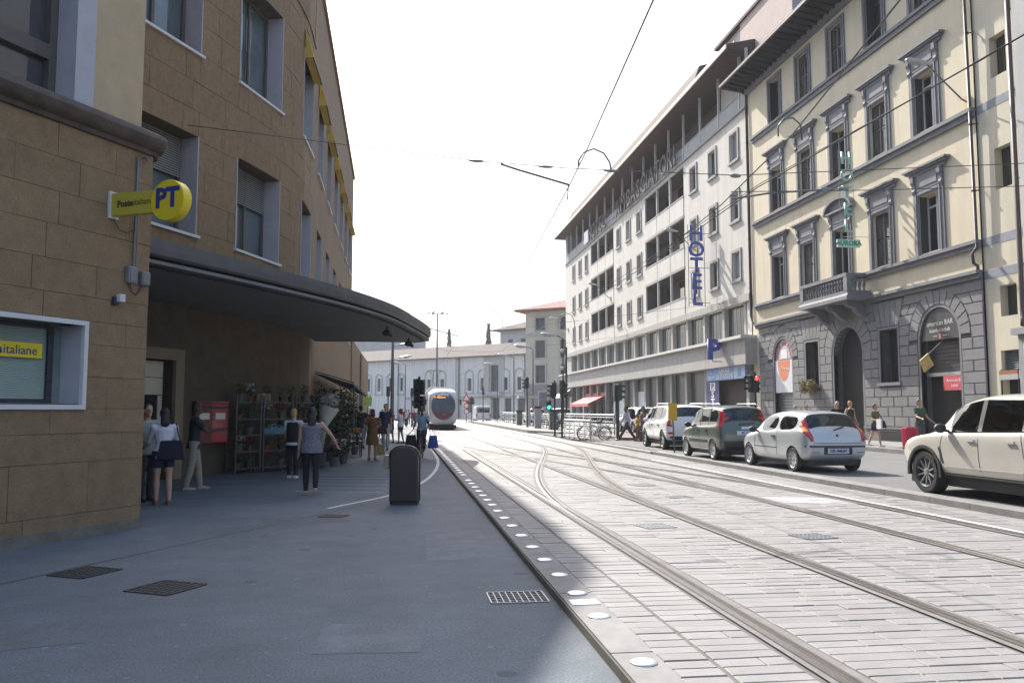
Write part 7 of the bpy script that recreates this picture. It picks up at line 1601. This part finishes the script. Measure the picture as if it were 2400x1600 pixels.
letterbox(21.8, 'red letter box nearer the door, partly behind the man', M('letterbox_dull', (.16, .03, .025), rough=.45, var=.1)); letterbox(22.42, 'bright red letter box beside the flower racks', m_red)
# ================================================================ flower stall
m_rack = M('rack_steel', (.09, .092, .095), rough=.5, metal=.5)
m_leaf = [M('leaf_%s' % n, c, rough=.7, var=.3, scale=6) for n, c in (('dark', (.03, .055, .025)), ('mid', (.05, .085, .035)), ('olive', (.075, .085, .04)))]
def foliage(mb, c, r, n, s, rnd, droop=0.):
    for _ in range(n):
        d = Vector((rnd.gauss(0, 1), rnd.gauss(0, 1), rnd.gauss(0, 1))).normalized() * rnd.uniform(.35, 1.) ; p = Vector(c) + Vector((d.x * r[0], d.y * r[1], d.z * r[2]))
        u = Vector((rnd.gauss(0, 1), rnd.gauss(0, 1), rnd.gauss(0, .7) - droop)).normalized() * s * rnd.uniform(.6, 1.3); v = u.orthogonal().normalized() * s * .32
        q = Matrix.Rotation(rnd.uniform(0, 6.28), 3, u.normalized()) @ v
        mb.add([p - u, p + q - u * .1, p + u, p - q - u * .1], [(0, 1, 2, 3)])
rn = random.Random(3)
def plant(label, p, r, h, mat, pot, n=160, s=.07, flower=None, potm=None, group='plants at the flower stall'):
    e = tag(EM('potted_plant', p), label, 'plant', group)
    mb = MB(); mb.lathe([(pot * .7, 0), (pot, pot * 1.6), (pot * 1.08, pot * 1.62), (pot * 1.08, pot * 1.8), (pot * .95, pot * 1.8), (pot * .9, pot * 1.5)], 12); mb.build('pot', potm or M('terracotta', (.20, .08, .045), rough=.85, var=.15), e, smooth='auto')
    mb = MB()
    for k in range(5): mb.tube([(0, 0, pot * 1.5), (rn.gauss(0, r[0] * .3), rn.gauss(0, r[1] * .3), pot * 1.6 + h * .6)], .008, 4)
    mb.build('stem', M('stem_green', (.05, .06, .03), rough=.8), e)
    mb = MB(); foliage(mb, (0, 0, pot * 1.7 + h * .55), (r[0], r[1], h * .55), n, s, rn); mb.build('foliage', mat, e, norm=False)
    if flower:
        mb = MB(); 
        for k in range(26):
            a = rn.uniform(0, 6.28); q = rn.uniform(.2, .95); mb.ell((r[0] * q * math.cos(a), r[1] * q * math.sin(a), pot * 1.7 + h * rn.uniform(.5, 1.1)), s * .5, 6, 4)
        mb.build('flower', flower, e, smooth=True)['kind'] = 'stuff'
def rack(p0, p1, label, depth=.45, hgt=2.05, zs=(.12, .55, .98, 1.4, 1.85)):
    a = Vector((*p0, 0)); b = Vector((*p1, 0)); t = (b - a); L_ = t.length; t.normalize(); rz = math.atan2(t.y, t.x)
    e = tag(EM('display_rack', a, rz), label, 'rack', 'steel racks of the flower stall')
    for x in (0, L_):
        for y in (0, depth): mb = MB(); mb.box(x - .018, y - .018, 0, x + .018, y + .018, hgt); mb.build('post', m_rack, e)
    for z in zs: mb = MB(); mb.box(.019, -.015, z, L_ - .019, depth + .015, z + .025); mb.build('shelf', m_rack, e)
    return e, lambda x, y, z: tuple((Matrix.Translation(a) @ Matrix.Rotation(rz, 4, 'Z')) @ Vector((x, y, z))), L_
fl = {k: M('flower_' + k, c, rough=.7, var=.15) for k, c in dict(white=(.42, .42, .38), pink=(.3, .09, .13), yellow=(.7, .4, .03), orange=(.7, .25, .02), blue=(.14, .3, .42), red=(.35, .02, .03)).items()}
e1, R1, L1_ = rack((-4.22, 22.3), (-3.68, 22.75), 'steel display rack beside the letter boxes')
e2, R2, L2_ = rack((-3.62, 22.85), (-2.95, 23.4), 'steel display rack behind the blonde woman')
e3, R3, L3_ = rack((-2.9, 23.6), (-2.55, 25.0), 'steel display rack at the end nearest the flower awning')
k = 0
for (RR, LL, tag_) in ((R1, L1_, 'left'), (R2, L2_, 'middle'), (R3, L3_, 'right')):
    for zi, z in enumerate((.145, .575, 1.005, 1.425, 1.875)):
        for x in (.2, LL - .22):
            fc = [None, None, fl['white'], fl['red'], None, None, None][k % 7]
            plant('potted plant at the %s end of the %s shelf of the %s rack' % ('left' if x < .3 else 'right', ['bottom', 'second', 'middle', 'fourth', 'top'][zi], tag_), RR(x, .2, z), (.17, .16), .2 if zi < 4 else .32, m_leaf[k % 3], .07 + .02 * (k % 3), 70, .05, fc, [None, M('pot_dark', (.04, .04, .045), rough=.6), M('pot_grey', (.1, .1, .095), rough=.7)][k % 3]); k += 1
# blue wrapped tray and box on the rack
e = tag(EM('flower_tray', R2(.35, .0, 1.006)), 'pale blue wrapped flower tray on the rack', 'tray'); mb = MB(); mb.box(-.3, -.05, 0, .25, .2, .16); mb.build('box', M('tray_blue', (.16, .30, .38), rough=.6, var=.2, scale=10), e, bevel=.03); mb = MB(); foliage(mb, (0, .05, .2), (.28, .12, .08), 60, .05, rn); mb.build('wrapping', M('wrap_blue', (.22, .36, .45), rough=.5), e, norm=False)
e = tag(EM('carton', R2(.1, .15, 1.9)), 'small tan carton on top of the rack', 'box'); mb = MB(); mb.box(-.18, -.12, 0, .14, .14, .2); mb.build('box', M('carton_tan', (.3, .2, .09), rough=.8), e); mb = MB(); mb.box(-.02, -.121, .001, .02, .141, .2005); mb.build('tape', m_rim, e)
# bouquet cone, big plants and awning
e = tag(EM('bouquet', (-2.25, 24.3, 0)), 'large white wrapped bouquet standing in a bucket by the rack', 'bouquet')
mb = MB(); mb.lathe([(.13, 0), (.17, .45), (.18, .45)], 14); mb.build('bucket', M('pot_dark', (.04, .04, .045)), e, smooth='auto')
mb = MB(); mb.tube([(0, 0, .4), (.05, 0, 1.2), (.22, .0, 1.75)], [.05, .12, .3], 14); mb.build('wrap', M('wrap_cream', (.42, .38, .30), rough=.7, var=.2, scale=8), e, smooth=True)
mb = MB(); foliage(mb, (.24, 0, 1.95), (.3, .26, .18), 220, .07, rn); mb.build('flower_head', fl['white'], e, norm=False)
big = [((-2.55, 26.2), 1.7, .5), ((-2.35, 27.6), 1.9, .55), ((-2.75, 29.0), 2.1, .5), ((-2.15, 29.6), 1.5, .5), ((-2.6, 31.0), 2.0, .55), ((-2.1, 32.4), 1.9, .5), ((-2.5, 34.0), 2.2, .55), ((-2.2, 35.8), 2.0, .5), ((-2.5, 37.8), 2.1, .5)]
for i, ((x, y), h, r) in enumerate(big):
    plant('tall leafy plant number %s along the stall under the green awning' % ['one from the racks', 'two from the racks', 'three from the racks', 'four, low and in front', 'five', 'six', 'seven', 'eight', 'at the far end'][i], (x, y, 0), (r, r), h, m_leaf[i % 3], .2, 520, .10, fl['white'] if i % 4 == 3 else None, M('pot_dark', (.04, .04, .045)))
for i, (x, y, c) in enumerate(((-1.95, 25.2, 'pink'), (-1.75, 26.4, 'white'), (-1.95, 30.6, 'red'), (-1.7, 31.8, 'white'))):
    plant('bucket of %s flowers on the ground in front of the stall, %s' % (c, ['nearest', 'second', 'third', 'farthest'][i]), (x, y, 0), (.26, .26), .45, m_leaf[i % 3], .15, 140, .07, fl[c], M('pot_grey', (.2, .2, .19)))
e = tag(EM('flower_table', (-1.9, 30.2, 0), R(8)), 'small dark table holding flower pots in front of the stall', 'table')
mb = MB(); mb.box(-.55, -.35, .52, .55, .35, .56); mb.build('table_top', m_plas, e)
for x in (-.5, .5):
    for y in (-.3, .3): mb = MB(); mb.box(x - .02, y - .02, 0, x + .02, y + .02, .52); mb.build('leg', m_plas, e)
for i, (dx, c, lb) in enumerate(((.38, 'orange', 'pot of orange flowers on the small dark table'), (-.05, 'white', 'pot of white flowers in the middle of the small dark table'), (-.4, 'blue', 'pot of blue flowers at the left of the small dark table'))):
    plant(lb, (-1.9 + dx, 30.15, .56), (.17, .17), .28, m_leaf[1], .085, 60, .05, fl[c])
e = tag(EM('stall_awning', (0, 0, 0)), 'dark green folding awning on a frame over the flower stall', 'awning')
m_gaw = M('awning_green', (.02, .035, .03), rough=.7, var=.2); m_gval = M('awning_valance', (.16, .42, .36), rough=.7)
A0, A1 = Vector((-3.2, 31.5, 3.0)), Vector((-3.2, 44.0, 3.0)); B0, B1 = Vector((-1.7, 31.5, 2.35)), Vector((-1.7, 44.0, 2.35))
A0 = Vector((-3.2, 31.6, 3.05)); B0 = Vector((-1.75, 31.6, 2.62))
mb = MB(); mb.add([A0, A1, B1, B0, A0 - Vector((0, 0, .05)), A1 - Vector((0, 0, .05)), B1 - Vector((0, 0, .05)), B0 - Vector((0, 0, .05))], [(0, 1, 2, 3), (7, 6, 5, 4), (0, 3, 7, 4), (1, 5, 6, 2), (3, 2, 6, 7), (0, 4, 5, 1)]); mb.build('cloth', m_gaw, e)
for i in range(5):
    t = i / 4; p = A0.lerp(A1, t); q = B0.lerp(B1, t); mb = MB(); mb.tube([p + Vector((0, 0, .06)), q + Vector((0, 0, .06))], .025, 6); mb.build('rib', m_rack, e)
for t in (0, .5, 1): q = B0.lerp(B1, t); mb = MB(); mb.cyl((q.x, q.y, 0), (q.x, q.y, q.z), .025, n=8); mb.build('post', m_rack, e)
mb = MB(); mb.quad(B1 + Vector((.02, -1.6, 0)), B1 + Vector((.02, 0, 0)), B1 + Vector((.02, 0, -.45)), B1 + Vector((.02, -1.6, -.45))); mb.build('valance', m_gval, e, norm=False)
e = tag(EM('hi_vis_vest', (-1.55, 40.5, 1.95)), 'bright yellow green vest hung at the end of the flower stall', 'vest'); mb = MB(); mb.extr([(-.16, 0, -.1), (.16, 0, -.1), (.18, 0, .3), (.08, 0, .42), (.0, 0, .3), (-.08, 0, .42), (-.18, 0, .3)], (0, .06, 0)); mb.build('panel', M('hivis', (.55, .75, .08), rough=.6), e)
mb = MB(); mb.box(-.165, -.005, .1, .165, .065, .14); mb.build('stripe', m_rim, e)
# window box on the palazzo
e = tag(EM('window_box', (FX - .25, 40.0, 2.75)), 'yellow green trailing plants in a box under the small left window', 'plants')
mb = MB(); mb.box(-.15, -.65, 0, .15, .65, .2); mb.build('box', M('terracotta', (.2, .08, .045)), e)
for sg in (-1, 1):
    mb = MB(); foliage(mb, (-.1, sg * .38, .12), (.28, .36, .42), 330, .075, rn, .4); mb.build('foliage', M('leaf_yellow', (.22, .21, .05), rough=.7, var=.35, scale=8), e, norm=False)
# ================================================================ traffic lights, lamps, railings, wires
m_pole = M('dark_green_pole', (.022, .03, .03), rough=.5, var=.15)
m_gpole = M('grey_pole', (.13, .135, .14), rough=.5, metal=.3, var=.12)
m_lamp = M('lamp_shell', (.42, .43, .44), rough=.4, metal=.3, var=.08)
L_red = M('signal_red', (1, .02, .02), emis=6, var=0); L_green = M('signal_green', (.03, .9, .55), emis=2.2, var=0); L_off = M('signal_off', (.03, .03, .03), rough=.2)
def signal(par, p, rz, lit=None, n=3, nm='signal_head'):
    """a lamp head facing local -y turned by rz"""
    h = EM(nm, p, rz, par); b = MB(); b.box(-.14, -.02, 0, .14, .2, .28 * n); b.build('housing', m_pole, h, bevel=.02)
    for i in range(n):
        z = .14 + .28 * i; col = {2: 'red', 1: 'amber', 0: 'green'}[i] if n == 3 else ('red' if i else 'green')
        c = L_off
        if lit == col: c = L_red if col == 'red' else L_green
        b = MB(); b.lathe([(.10, 0), (.085, .025), (.001, .035)], 14, 0, Matrix.Translation((0, -.02, z)) @ Matrix.Rotation(R(90), 4, 'X')); b.build('lens', c, h, smooth=True)
        b = MB()
        for k in range(8):
            a0, a1 = R(-10 + 25 * k), R(-10 + 25 * (k + 1)); b.add([(.112 * math.cos(a0), -.02, z + .112 * math.sin(a0)), (.112 * math.cos(a1), -.02, z + .112 * math.sin(a1)), (.112 * math.cos(a1), -.2, z + .112 * math.sin(a1)), (.112 * math.cos(a0), -.2, z + .112 * math.sin(a0))], [(0, 1, 2, 3)])
        b.build('hood', m_pole, h, norm=False)
    return h
def tlight(label, p, top, heads, pole=m_pole, r=.055, group='traffic lights at the crossing'):
    e = tag(EM('traffic_light', p), label, 'traffic light', group)
    b = MB(); b.cyl((0, 0, 0), (0, 0, top), r, n=10); b.lathe([(r * 2, 0), (r * 1.8, .06), (r, .1)], 10); b.build('pole', pole, e, smooth='auto')
    for (dx, dy, z, rz, lit, n) in heads: signal(e, (dx, dy, z), rz, lit, n)
    return e
tlight('traffic light showing red beside the corner of the yellow palazzo', (17.3, 38.8, .312), 3.2, [(0, -.16, 2.2, R(0), 'red', 3), (-.3, .02, 2.22, R(-80), None, 3)])
e = kids(C.objects.get('traffic_light'))
tlight('dark traffic light with a camera on top at the right end of the railing', (10.86, 40.8, .14), 2.75, [(.0, .2, 1.95, R(180), None, 3), (.2, .0, 2.0, R(90), None, 3)], r=.085)
tlight('tall pole with green signals behind the near railing', (9.02, 48.2, .14), 3.25, [(-.2, .1, 2.2, R(-75), None, 3), (-.35, 0, 1.55, R(0), 'green', 2), (.0, .2, 2.3, R(170), None, 3)])
tlight('dark traffic light at the left end of the near railing', (8.9, 45.4, .14), 3.2, [(0, -.15, 2.35, R(0), None, 3), (.15, .1, 2.2, R(120), None, 3)])
tlight('traffic light standing on the tram platform edge', (10.25, 67.0, .28), 4.1, [(-.2, 0, 3.1, R(-75), None, 3), (.0, .15, 3.2, R(180), None, 3)])
tlight('large dark cluster of signals on the pavement left of the tram', (1.0, 46, 0), 3.5, [(-.16, 0, 2.55, R(10), None, 3), (.16, -.05, 2.5, R(-10), None, 3), (-.14, .05, 1.75, R(10), None, 3), (.17, 0, 1.6, R(-15), None, 3)], r=.07)
tlight('thin signal post among the far walkers', (-1.05, 70, 0), 3.6, [(0, .15, 2.8, R(180), None, 3)])
tlight('far signal post with a round head left of the tram', (1.1, 84, 0), 3.9, [(0, .15, 3.0, R(180), None, 3), (.2, 0, 2.1, R(90), None, 2)])
tlight('far traffic light in front of the white van', (9.7, 98, .28), 4.2, [(0, .15, 3.2, R(180), None, 3)])
tlight('far cluster of signals beside the roadworks sign', (8.85, 104, .28), 3.1, [(-.2, .0, 2.1, R(-60), None, 3), (.2, 0, 2.1, R(60), None, 3), (0, .2, 2.2, R(180), None, 3)])
# roadworks triangle and other signs
e = tag(EM('warning_sign', (8.1, 103, .0)), 'red and white warning signs stacked on a post near the van', 'sign')
b = MB(); b.cyl((0, .05, 0), (0, .05, 3.9), .05, n=8); b.build('post', m_gpole, e)
b = MB(); b.extr([(-.55, 0, 2.75), (.55, 0, 2.75), (0, 0, 3.75)], (0, .04, 0)); b.build('triangle', M('sign_red', (.55, .05, .04), rough=.5), e)
b = MB(); b.extr([(-.33, -.01, 2.9), (.33, -.01, 2.9), (0, -.01, 3.5)], (0, .009, 0)); b.build('triangle_face', M('sign_white', (.75, .76, .78)), e)
for z in (2.2, 1.5): b = MB(); b.lathe([(.001, 0), (.33, 0), (.33, .03), (.001, .03)], 20, 0, Matrix.Translation((0, .03, z)) @ Matrix.Rotation(R(90), 4, 'X')); b.build('ring', MT['sign_red'], e); b = MB(); b.lathe([(.001, 0), (.23, 0), (.23, .02), (.001, .02)], 20, 0, Matrix.Translation((0, -.005, z)) @ Matrix.Rotation(R(90), 4, 'X')); b.build('ring_face', MT['sign_white'], e)
e = tag(EM('stop_sign_post', (9.56, 28.35, .165)), 'yellow notice panel on a thin leaning post between the cars', 'sign')
b = MB(); b.tube([(.03, 0, 0), (0, 0, .9), (-.04, 0, 1.75)], .03, 8); b.build('post', m_gpole, e)
b = MB(); b.box(-.19, -.06, 1.12, .13, -.03, 1.74); b.build('panel', M('notice_yellow', (.62, .36, .02), rough=.6, var=.1), e)
# railings at the crossing: posts and bars
m_steel = M('galvanised', (.34, .35, .36), rough=.42, metal=.6, var=.12)
m_steelw = M('steel_rail_top', (.55, .56, .57), rough=.38, metal=.5)
def railing(label, p, q, h, bars, posts, z=.14, rr=.012):
    a = Vector((*p, z)); b_ = Vector((*q, z)); t = b_ - a; e = tag(EM('railing', a), label, 'railing', 'railings at the tram crossing')
    n = Vector((-t.y, t.x, 0)).normalized()
    for i in range(posts):
        c = t * (i / (posts - 1)); m_ = MB(); m_.box(-.035, -.035, 0, .035, .035, h, 0, Matrix.Translation(c) @ Matrix.Rotation(math.atan2(t.y, t.x), 4, 'Z')); m_.build('post', m_steel, e)
    for k in range(bars):
        z_ = .16 + (h - .3) * k / max(1, bars - 1); m_ = MB(); m_.tube([Vector((0, 0, z_)) - n * .05, t + Vector((0, 0, z_)) - n * .05], rr, 6); m_.build('bar', m_steelw, e)
    m_ = MB(); m_.tube([Vector((0, 0, h)), t + Vector((0, 0, h))], .045, 8); m_.build('top_rail', m_steelw, e)
railing('near railing with eight horizontal bars beside the tram track', (8.85, 44.4), (9.15, 39.5), 1.0, 8, 6)
railing('long railing with horizontal bars behind the bicycles', (10.95, 54.2), (11.55, 44.1), 1.25, 5, 5)
railing('far railing along the tram platform by the grey bins', (11.4, 66), (11.1, 56.5), 1.05, 5, 6, .28)
railing('farthest railing on the tram platform', (12.0, 98), (11.5, 70), 1.1, 3, 14, .28)
m_ = MB(); m_.box(10.95, 40.2, .13, 11.75, 55, .3); m_.build('railing_plinth', M('plinth_brick', (.24, .17, .145), rough=.9, var=.2), C.objects['railing.001']); C.objects['railing_plinth'].location = (-10.95, -54.2, -.14)
# ticket machine and grey cabinets on the platform
for (x, y, w_, d_, h, m_, lb) in ((10.45, 63, .5, .6, 1.5, m_steel, 'grey ticket machine with a dark red top on the platform'), (10.75, 58.0, .6, .6, 1.25, M('cabinet_green', (.12, .15, .14), rough=.6, var=.1), 'grey green cabinet beside the parked bicycles'), (10.9, 76, .5, .5, 1.2, M('cabinet_green', (.12, .15, .14)), 'grey cabinet among the far bicycles')):
    e = tag(EM('cabinet', (x, y, .28)), lb, 'cabinet', 'cabinets on the platform'); b = MB(); b.box(-w_ / 2, -d_ / 2, 0, w_ / 2, d_ / 2, h); b.build('case', m_, e, bevel=.03); b = MB(); b.box(-w_ / 2 - .04, -d_ / 2 - .04, h, w_ / 2 + .04, d_ / 2 + .04, h + .18); b.build('top', M('maroon_top', (.13, .02, .025), rough=.5) if 'red' in lb else m_pole, e)
e = tag(EM('info_panel', (11.1, 72, .28)), 'white information column on the tram platform', 'column'); b = MB(); b.box(-.2, -.12, 0, .2, .12, 2.4); b.build('panel', m_wpost, e); b = MB(); b.box(-.9, -.5, 2.42, .9, .5, 2.62); b.build('shelter_roof', m_wpost, e)
# overhead lamps
def cobra(e, p, ang, s=1.):
    """lamp head pointing along ang at p"""
    X = Matrix.Translation(p) @ Matrix.Rotation(ang, 4, 'Z') @ Matrix.Rotation(R(-8), 4, 'Y') @ Matrix.Scale(s, 4)
    b = MB(); rings_ = [(-.12, .05, .04), (0, .08, .055), (.25, .16, .085), (.55, .19, .1), (.8, .15, .08), (.9, .06, .04)]
    n = 12; vs = []
    for x, wy_, hz_ in rings_: vs += [(x, wy_ * math.cos(2 * math.pi * j / n), hz_ * math.sin(2 * math.pi * j / n)) for j in range(n)]
    k = len(rings_); b.add(vs, [(i * n + j, i * n + (j + 1) % n, (i + 1) * n + (j + 1) % n, (i + 1) * n + j) for i in range(k - 1) for j in range(n)] + [tuple(range(n))[::-1], tuple(range((k - 1) * n, k * n))], 0, X); b.build('lamp_head', m_lamp, e, smooth=True)
    b = MB(); b.ell((.5, 0, -.075), (.25, .13, .06), 12, 6, 0, X); b.build('lens', M('lamp_glass', (.32, .31, .29), rough=.2), e, smooth=True)
def walllamp(label, y, z, reach=1.55, drop=1.45):
    e = tag(EM('wall_lamp'), label, 'street lamp', 'street lamps on the facades')
    b = MB(); b.tube([(FX, y - .1, z - drop), (FX - .25, y - .1, z - drop + .12), (FX - reach, y, z - .02)], .03, 8); b.build('arm', m_gpole, e, smooth=True)
    b = MB(); b.box(FX - .1, y - .2, z - drop - .25, FX - .001, y + .0, z - drop + .25); b.build('wall_plate', M('plate_ochre', (.5, .36, .14), rough=.7), e)
    cobra(e, (FX - reach + .05, y, z), R(180), 1.0)
walllamp('wall lamp reaching out from the yellow palazzo beside the right pipe', 27.75, 14.6); walllamp('wall lamp on the hotel beside the blue HOTEL sign', 56.4, 14.45); walllamp('middle wall lamp on the hotel facade', 81, 14.3); walllamp('wall lamp at the far end of the hotel facade', 102.5, 13.2)
def streetlamp(label, x, y, h, hx, ang=180, z=0, pole=m_gpole):
    e = tag(EM('street_lamp', (x, y, z)), label, 'street lamp', 'street lamps on poles'); b = MB(); b.tube([(0, 0, 0), (0, 0, h * .55), (0, 0, h - .1), (hx * .3, 0, h + .06), (hx * .6, 0, h + .1)], [.085, .06, .045, .04, .035], 8); b.build('pole', pole, e, smooth=True)
    cobra(e, (hx * .55, 0, h + .1), R(0) if hx > 0 else R(180), 1.25)
streetlamp('street lamp at the near end of the tram platform', 12.2, 61.7, 7.0, -1.1, z=.2, pole=m_pole)
streetlamp('second street lamp along the tram platform', 11.7, 73, 6.9, -1.1, z=.28); streetlamp('third street lamp along the tram platform', 11.8, 86.4, 7.0, -1.1, z=.28); streetlamp('farthest street lamp on the tram platform', 12.2, 105, 7.1, -1.1, z=.28)
streetlamp('nearest street lamp left of the tram', -.6, 63, 6.5, 1.1); streetlamp('second street lamp left of the tram', -.7, 80, 6.6, 1.1); streetlamp('far street lamp left of the tram facing left', .5, 95, 6.9, -1.0)
e = tag(EM('catenary_mast', (-.62, 60, 0)), 'tall plain grey mast at the left of the street', 'mast'); b = MB(); b.cyl((0, 0, 0), (0, 0, 7.6), .13, .09, 10); b.build('shaft', m_gpole, e, smooth=True); b = MB(); b.tube([(0, 0, 7.0), (2.2, 0, 7.2)], .04, 6); b.build('arm', m_gpole, e)
e = tag(EM('high_mast', (4.5, 105, 0)), 'tall light mast with a ring of lamps in the middle distance', 'mast'); b = MB(); b.cyl((0, 0, 0), (0, 0, 14), .16, .08, 10); b.build('shaft', m_gpole, e, smooth=True)
for k in range(6): a = k * math.pi / 3; b = MB(); b.tube([(0, 0, 13.9), (1.1 * math.cos(a), 1.1 * math.sin(a), 14.0)], .03, 6); b.ell((1.2 * math.cos(a), 1.2 * math.sin(a), 13.95), (.32, .32, .1)); b.build('lamp', m_lamp, e, smooth=True)
# pole with cameras in front of the hotel corner
e = tag(EM('camera_pole', (12.35, 61.2, .2)), 'pole with small cameras at the far corner of the hotel', 'pole'); b = MB(); b.cyl((0, 0, 0), (0, 0, 6.2), .08, n=8); b.build('shaft', m_pole, e); 
for z in (4.6, 5.9): b = MB(); b.ell((-.35, -.1, z), (.14, .14, .14)); b.tube([(0, 0, z + .1), (-.35, -.1, z + .12)], .025, 6); b.build('camera', m_wpost, e, smooth=True)
# overhead wires: contact wires, span wire and its fittings
m_wire = M('wire_dark', (.05, .055, .06), rough=.5, metal=.4); m_ins = M('insulator', (.20, .23, .24), rough=.4)
def wire(label, pts, r=.011, name='wire'):
    e = tag(EM('overhead_wire'), label, 'wire', 'overhead tram wires'); b = MB(); b.tube(pts, r, 5); b.build('strand', m_wire, e); return e
wire('contact wire over the near track', [(2.3, 1, 6.0), (2.62, 8.19, 6.0), (3.06, 13.4, 6.0), (3.2, 15.44, 6.0), (3.62, 24, 5.85), (3.75, 32, 5.85), (3.3, 48, 5.85), (3.55, 66, 5.85), (3.4, 110, 5.85)])
wire('contact wire over the far track', [(7.0, 3, 5.82), (6.78, 9, 5.8), (6.57, 14.41, 5.8), (6.9, 21.2, 5.8), (7.2, 32, 5.8), (6.9, 48, 5.8), (7.1, 110, 5.8)])
wire('upper wire over the far track', [(7.3, 3, 6.05), (7.05, 9, 5.95), (6.6, 14.41, 5.86), (6.95, 21.2, 5.95), (7.25, 32, 6.0)], .008)
wire('crossover wire rising from the far track towards the top right', [(4.2, 3.6, 5.8), (4.98, 7.48, 5.8), (5.83, 11.54, 5.8), (6.4, 15.76, 5.8), (6.9, 22, 5.8)])
wire('span wire crossing from the brown building to the yellow palazzo', [(-3.93, 15.42, 6.85), (1.44, 15.5, 6.42), (3.15, 15.5, 6.35), (6.61, 15.5, 6.34), (13, 15.6, 6.87), (21, 15.9, 7.7)], .009)
wire('lower span wire reaching the right edge', [(6.5, 15.5, 6.0), (9.5, 15.5, 6.14), (13, 15.6, 6.38), (21, 15.9, 7.0)], .009)
wire('second span wire in front of the hotel', [(-3.5, 48, 8.2), (3.3, 48, 6.6), (7, 48, 6.5), (21, 48.5, 8.4)], .009); wire('third span wire across the far street', [(-.6, 60, 7.2), (3.5, 66, 6.4), (7, 66, 6.3), (21, 68, 8.2)], .01)
e = tag(EM('registration_arm', (0, 15.5, 0)), 'wire registration arm with hoop and insulators above the near track', 'arm', 'registration arms of the overhead line')
b = MB(); b.tube([(1.86, 0, 6.38), (2.2, 0, 6.28), (3.2, 0, 6.02)], .022, 6); b.build('tube', m_gpole, e)
b = MB(); b.tube([(3.19, 0, 6.02), (3.17, 0, 5.72)], .012, 6); b.build('dropper', m_gpole, e)
b = MB(); b.tube([(3.39, 0, 6.40), (3.4, 0, 6.52), (3.5, 0, 6.68), (3.7, 0, 6.76), (3.9, 0, 6.68), (4.02, 0, 6.5), (4.05, 0, 6.3)], .018, 6); b.build('hoop', m_gpole, e, smooth=True)
for x, z in ((1.4, 6.42), (2.75, 6.36), (4.05, 6.33)): b = MB(); b.ell((x, 0, z), (.16, .028, .028), 8, 8); b.build('insulator', m_ins, e, smooth=True)
e = tag(EM('registration_arm', (0, 15.5, 0)), 'wire registration arm with hoop in front of the yellow palazzo', 'arm', 'registration arms of the overhead line')
b = MB(); b.tube([(6.5, 0, 5.85), (7.3, 0, 6.0), (7.9, 0, 6.06), (8.6, 0, 6.12)], .02, 6); b.build('tube', m_gpole, e)
b = MB(); b.tube([(6.95, -1.2, 6.75), (6.95, -1.2, 6.95), (7.07, -1.2, 7.1), (7.25, -1.2, 7.12), (7.4, -1.2, 7.0), (7.42, -1.2, 6.7)], .016, 6); b.build('hoop', m_gpole, e, smooth=True)
for x, z in ((6.6, 6.33), (8.5, 6.12), (8.9, 6.15)): b = MB(); b.ell((x, 0, z), (.12, .035, .045), 8, 8); b.build('insulator', m_ins, e, smooth=True)
e = tag(EM('registration_arm', (0, 48, 0)), 'small far registration arm with hoops above the tracks', 'arm', 'registration arms of the overhead line')
b = MB(); b.tube([(1.2, 0, 6.5), (3.3, 0, 5.95)], .025, 6); b.build('tube', m_gpole, e)
for x in (4.9, 9.2): b = MB(); b.tube([(x, 0, 6.5), (x, 0, 6.9), (x + .2, 0, 7.3), (x + .55, 0, 7.42), (x + .85, 0, 7.25), (x + 1.0, 0, 6.9), (x + 1.0, 0, 6.5)], .02, 6); b.build('hoop', m_gpole, e, smooth=True)

# thin summer haze down the street
hb = MB(); hb.box(-410, -70, -1.2, 410, 620, 30); hz_o = hb.build('haze', [])
hz_o['kind'] = 'stuff'
hm_ = bpy.data.materials.new('haze_air'); hm_.use_nodes = True; hn = hm_.node_tree; hn.nodes.clear()
pv = hn.nodes.new('ShaderNodeVolumePrincipled'); pv.inputs['Color'].default_value = (.95, .97, 1, 1); pv.inputs['Density'].default_value = .0005; pv.inputs['Anisotropy'].default_value = .0
ho = hn.nodes.new('ShaderNodeOutputMaterial'); hn.links.new(pv.outputs[0], ho.inputs['Volume']); hz_o.data.materials.clear(); hz_o.data.materials.append(hm_)
bpy.data.scenes.remove(TMP)
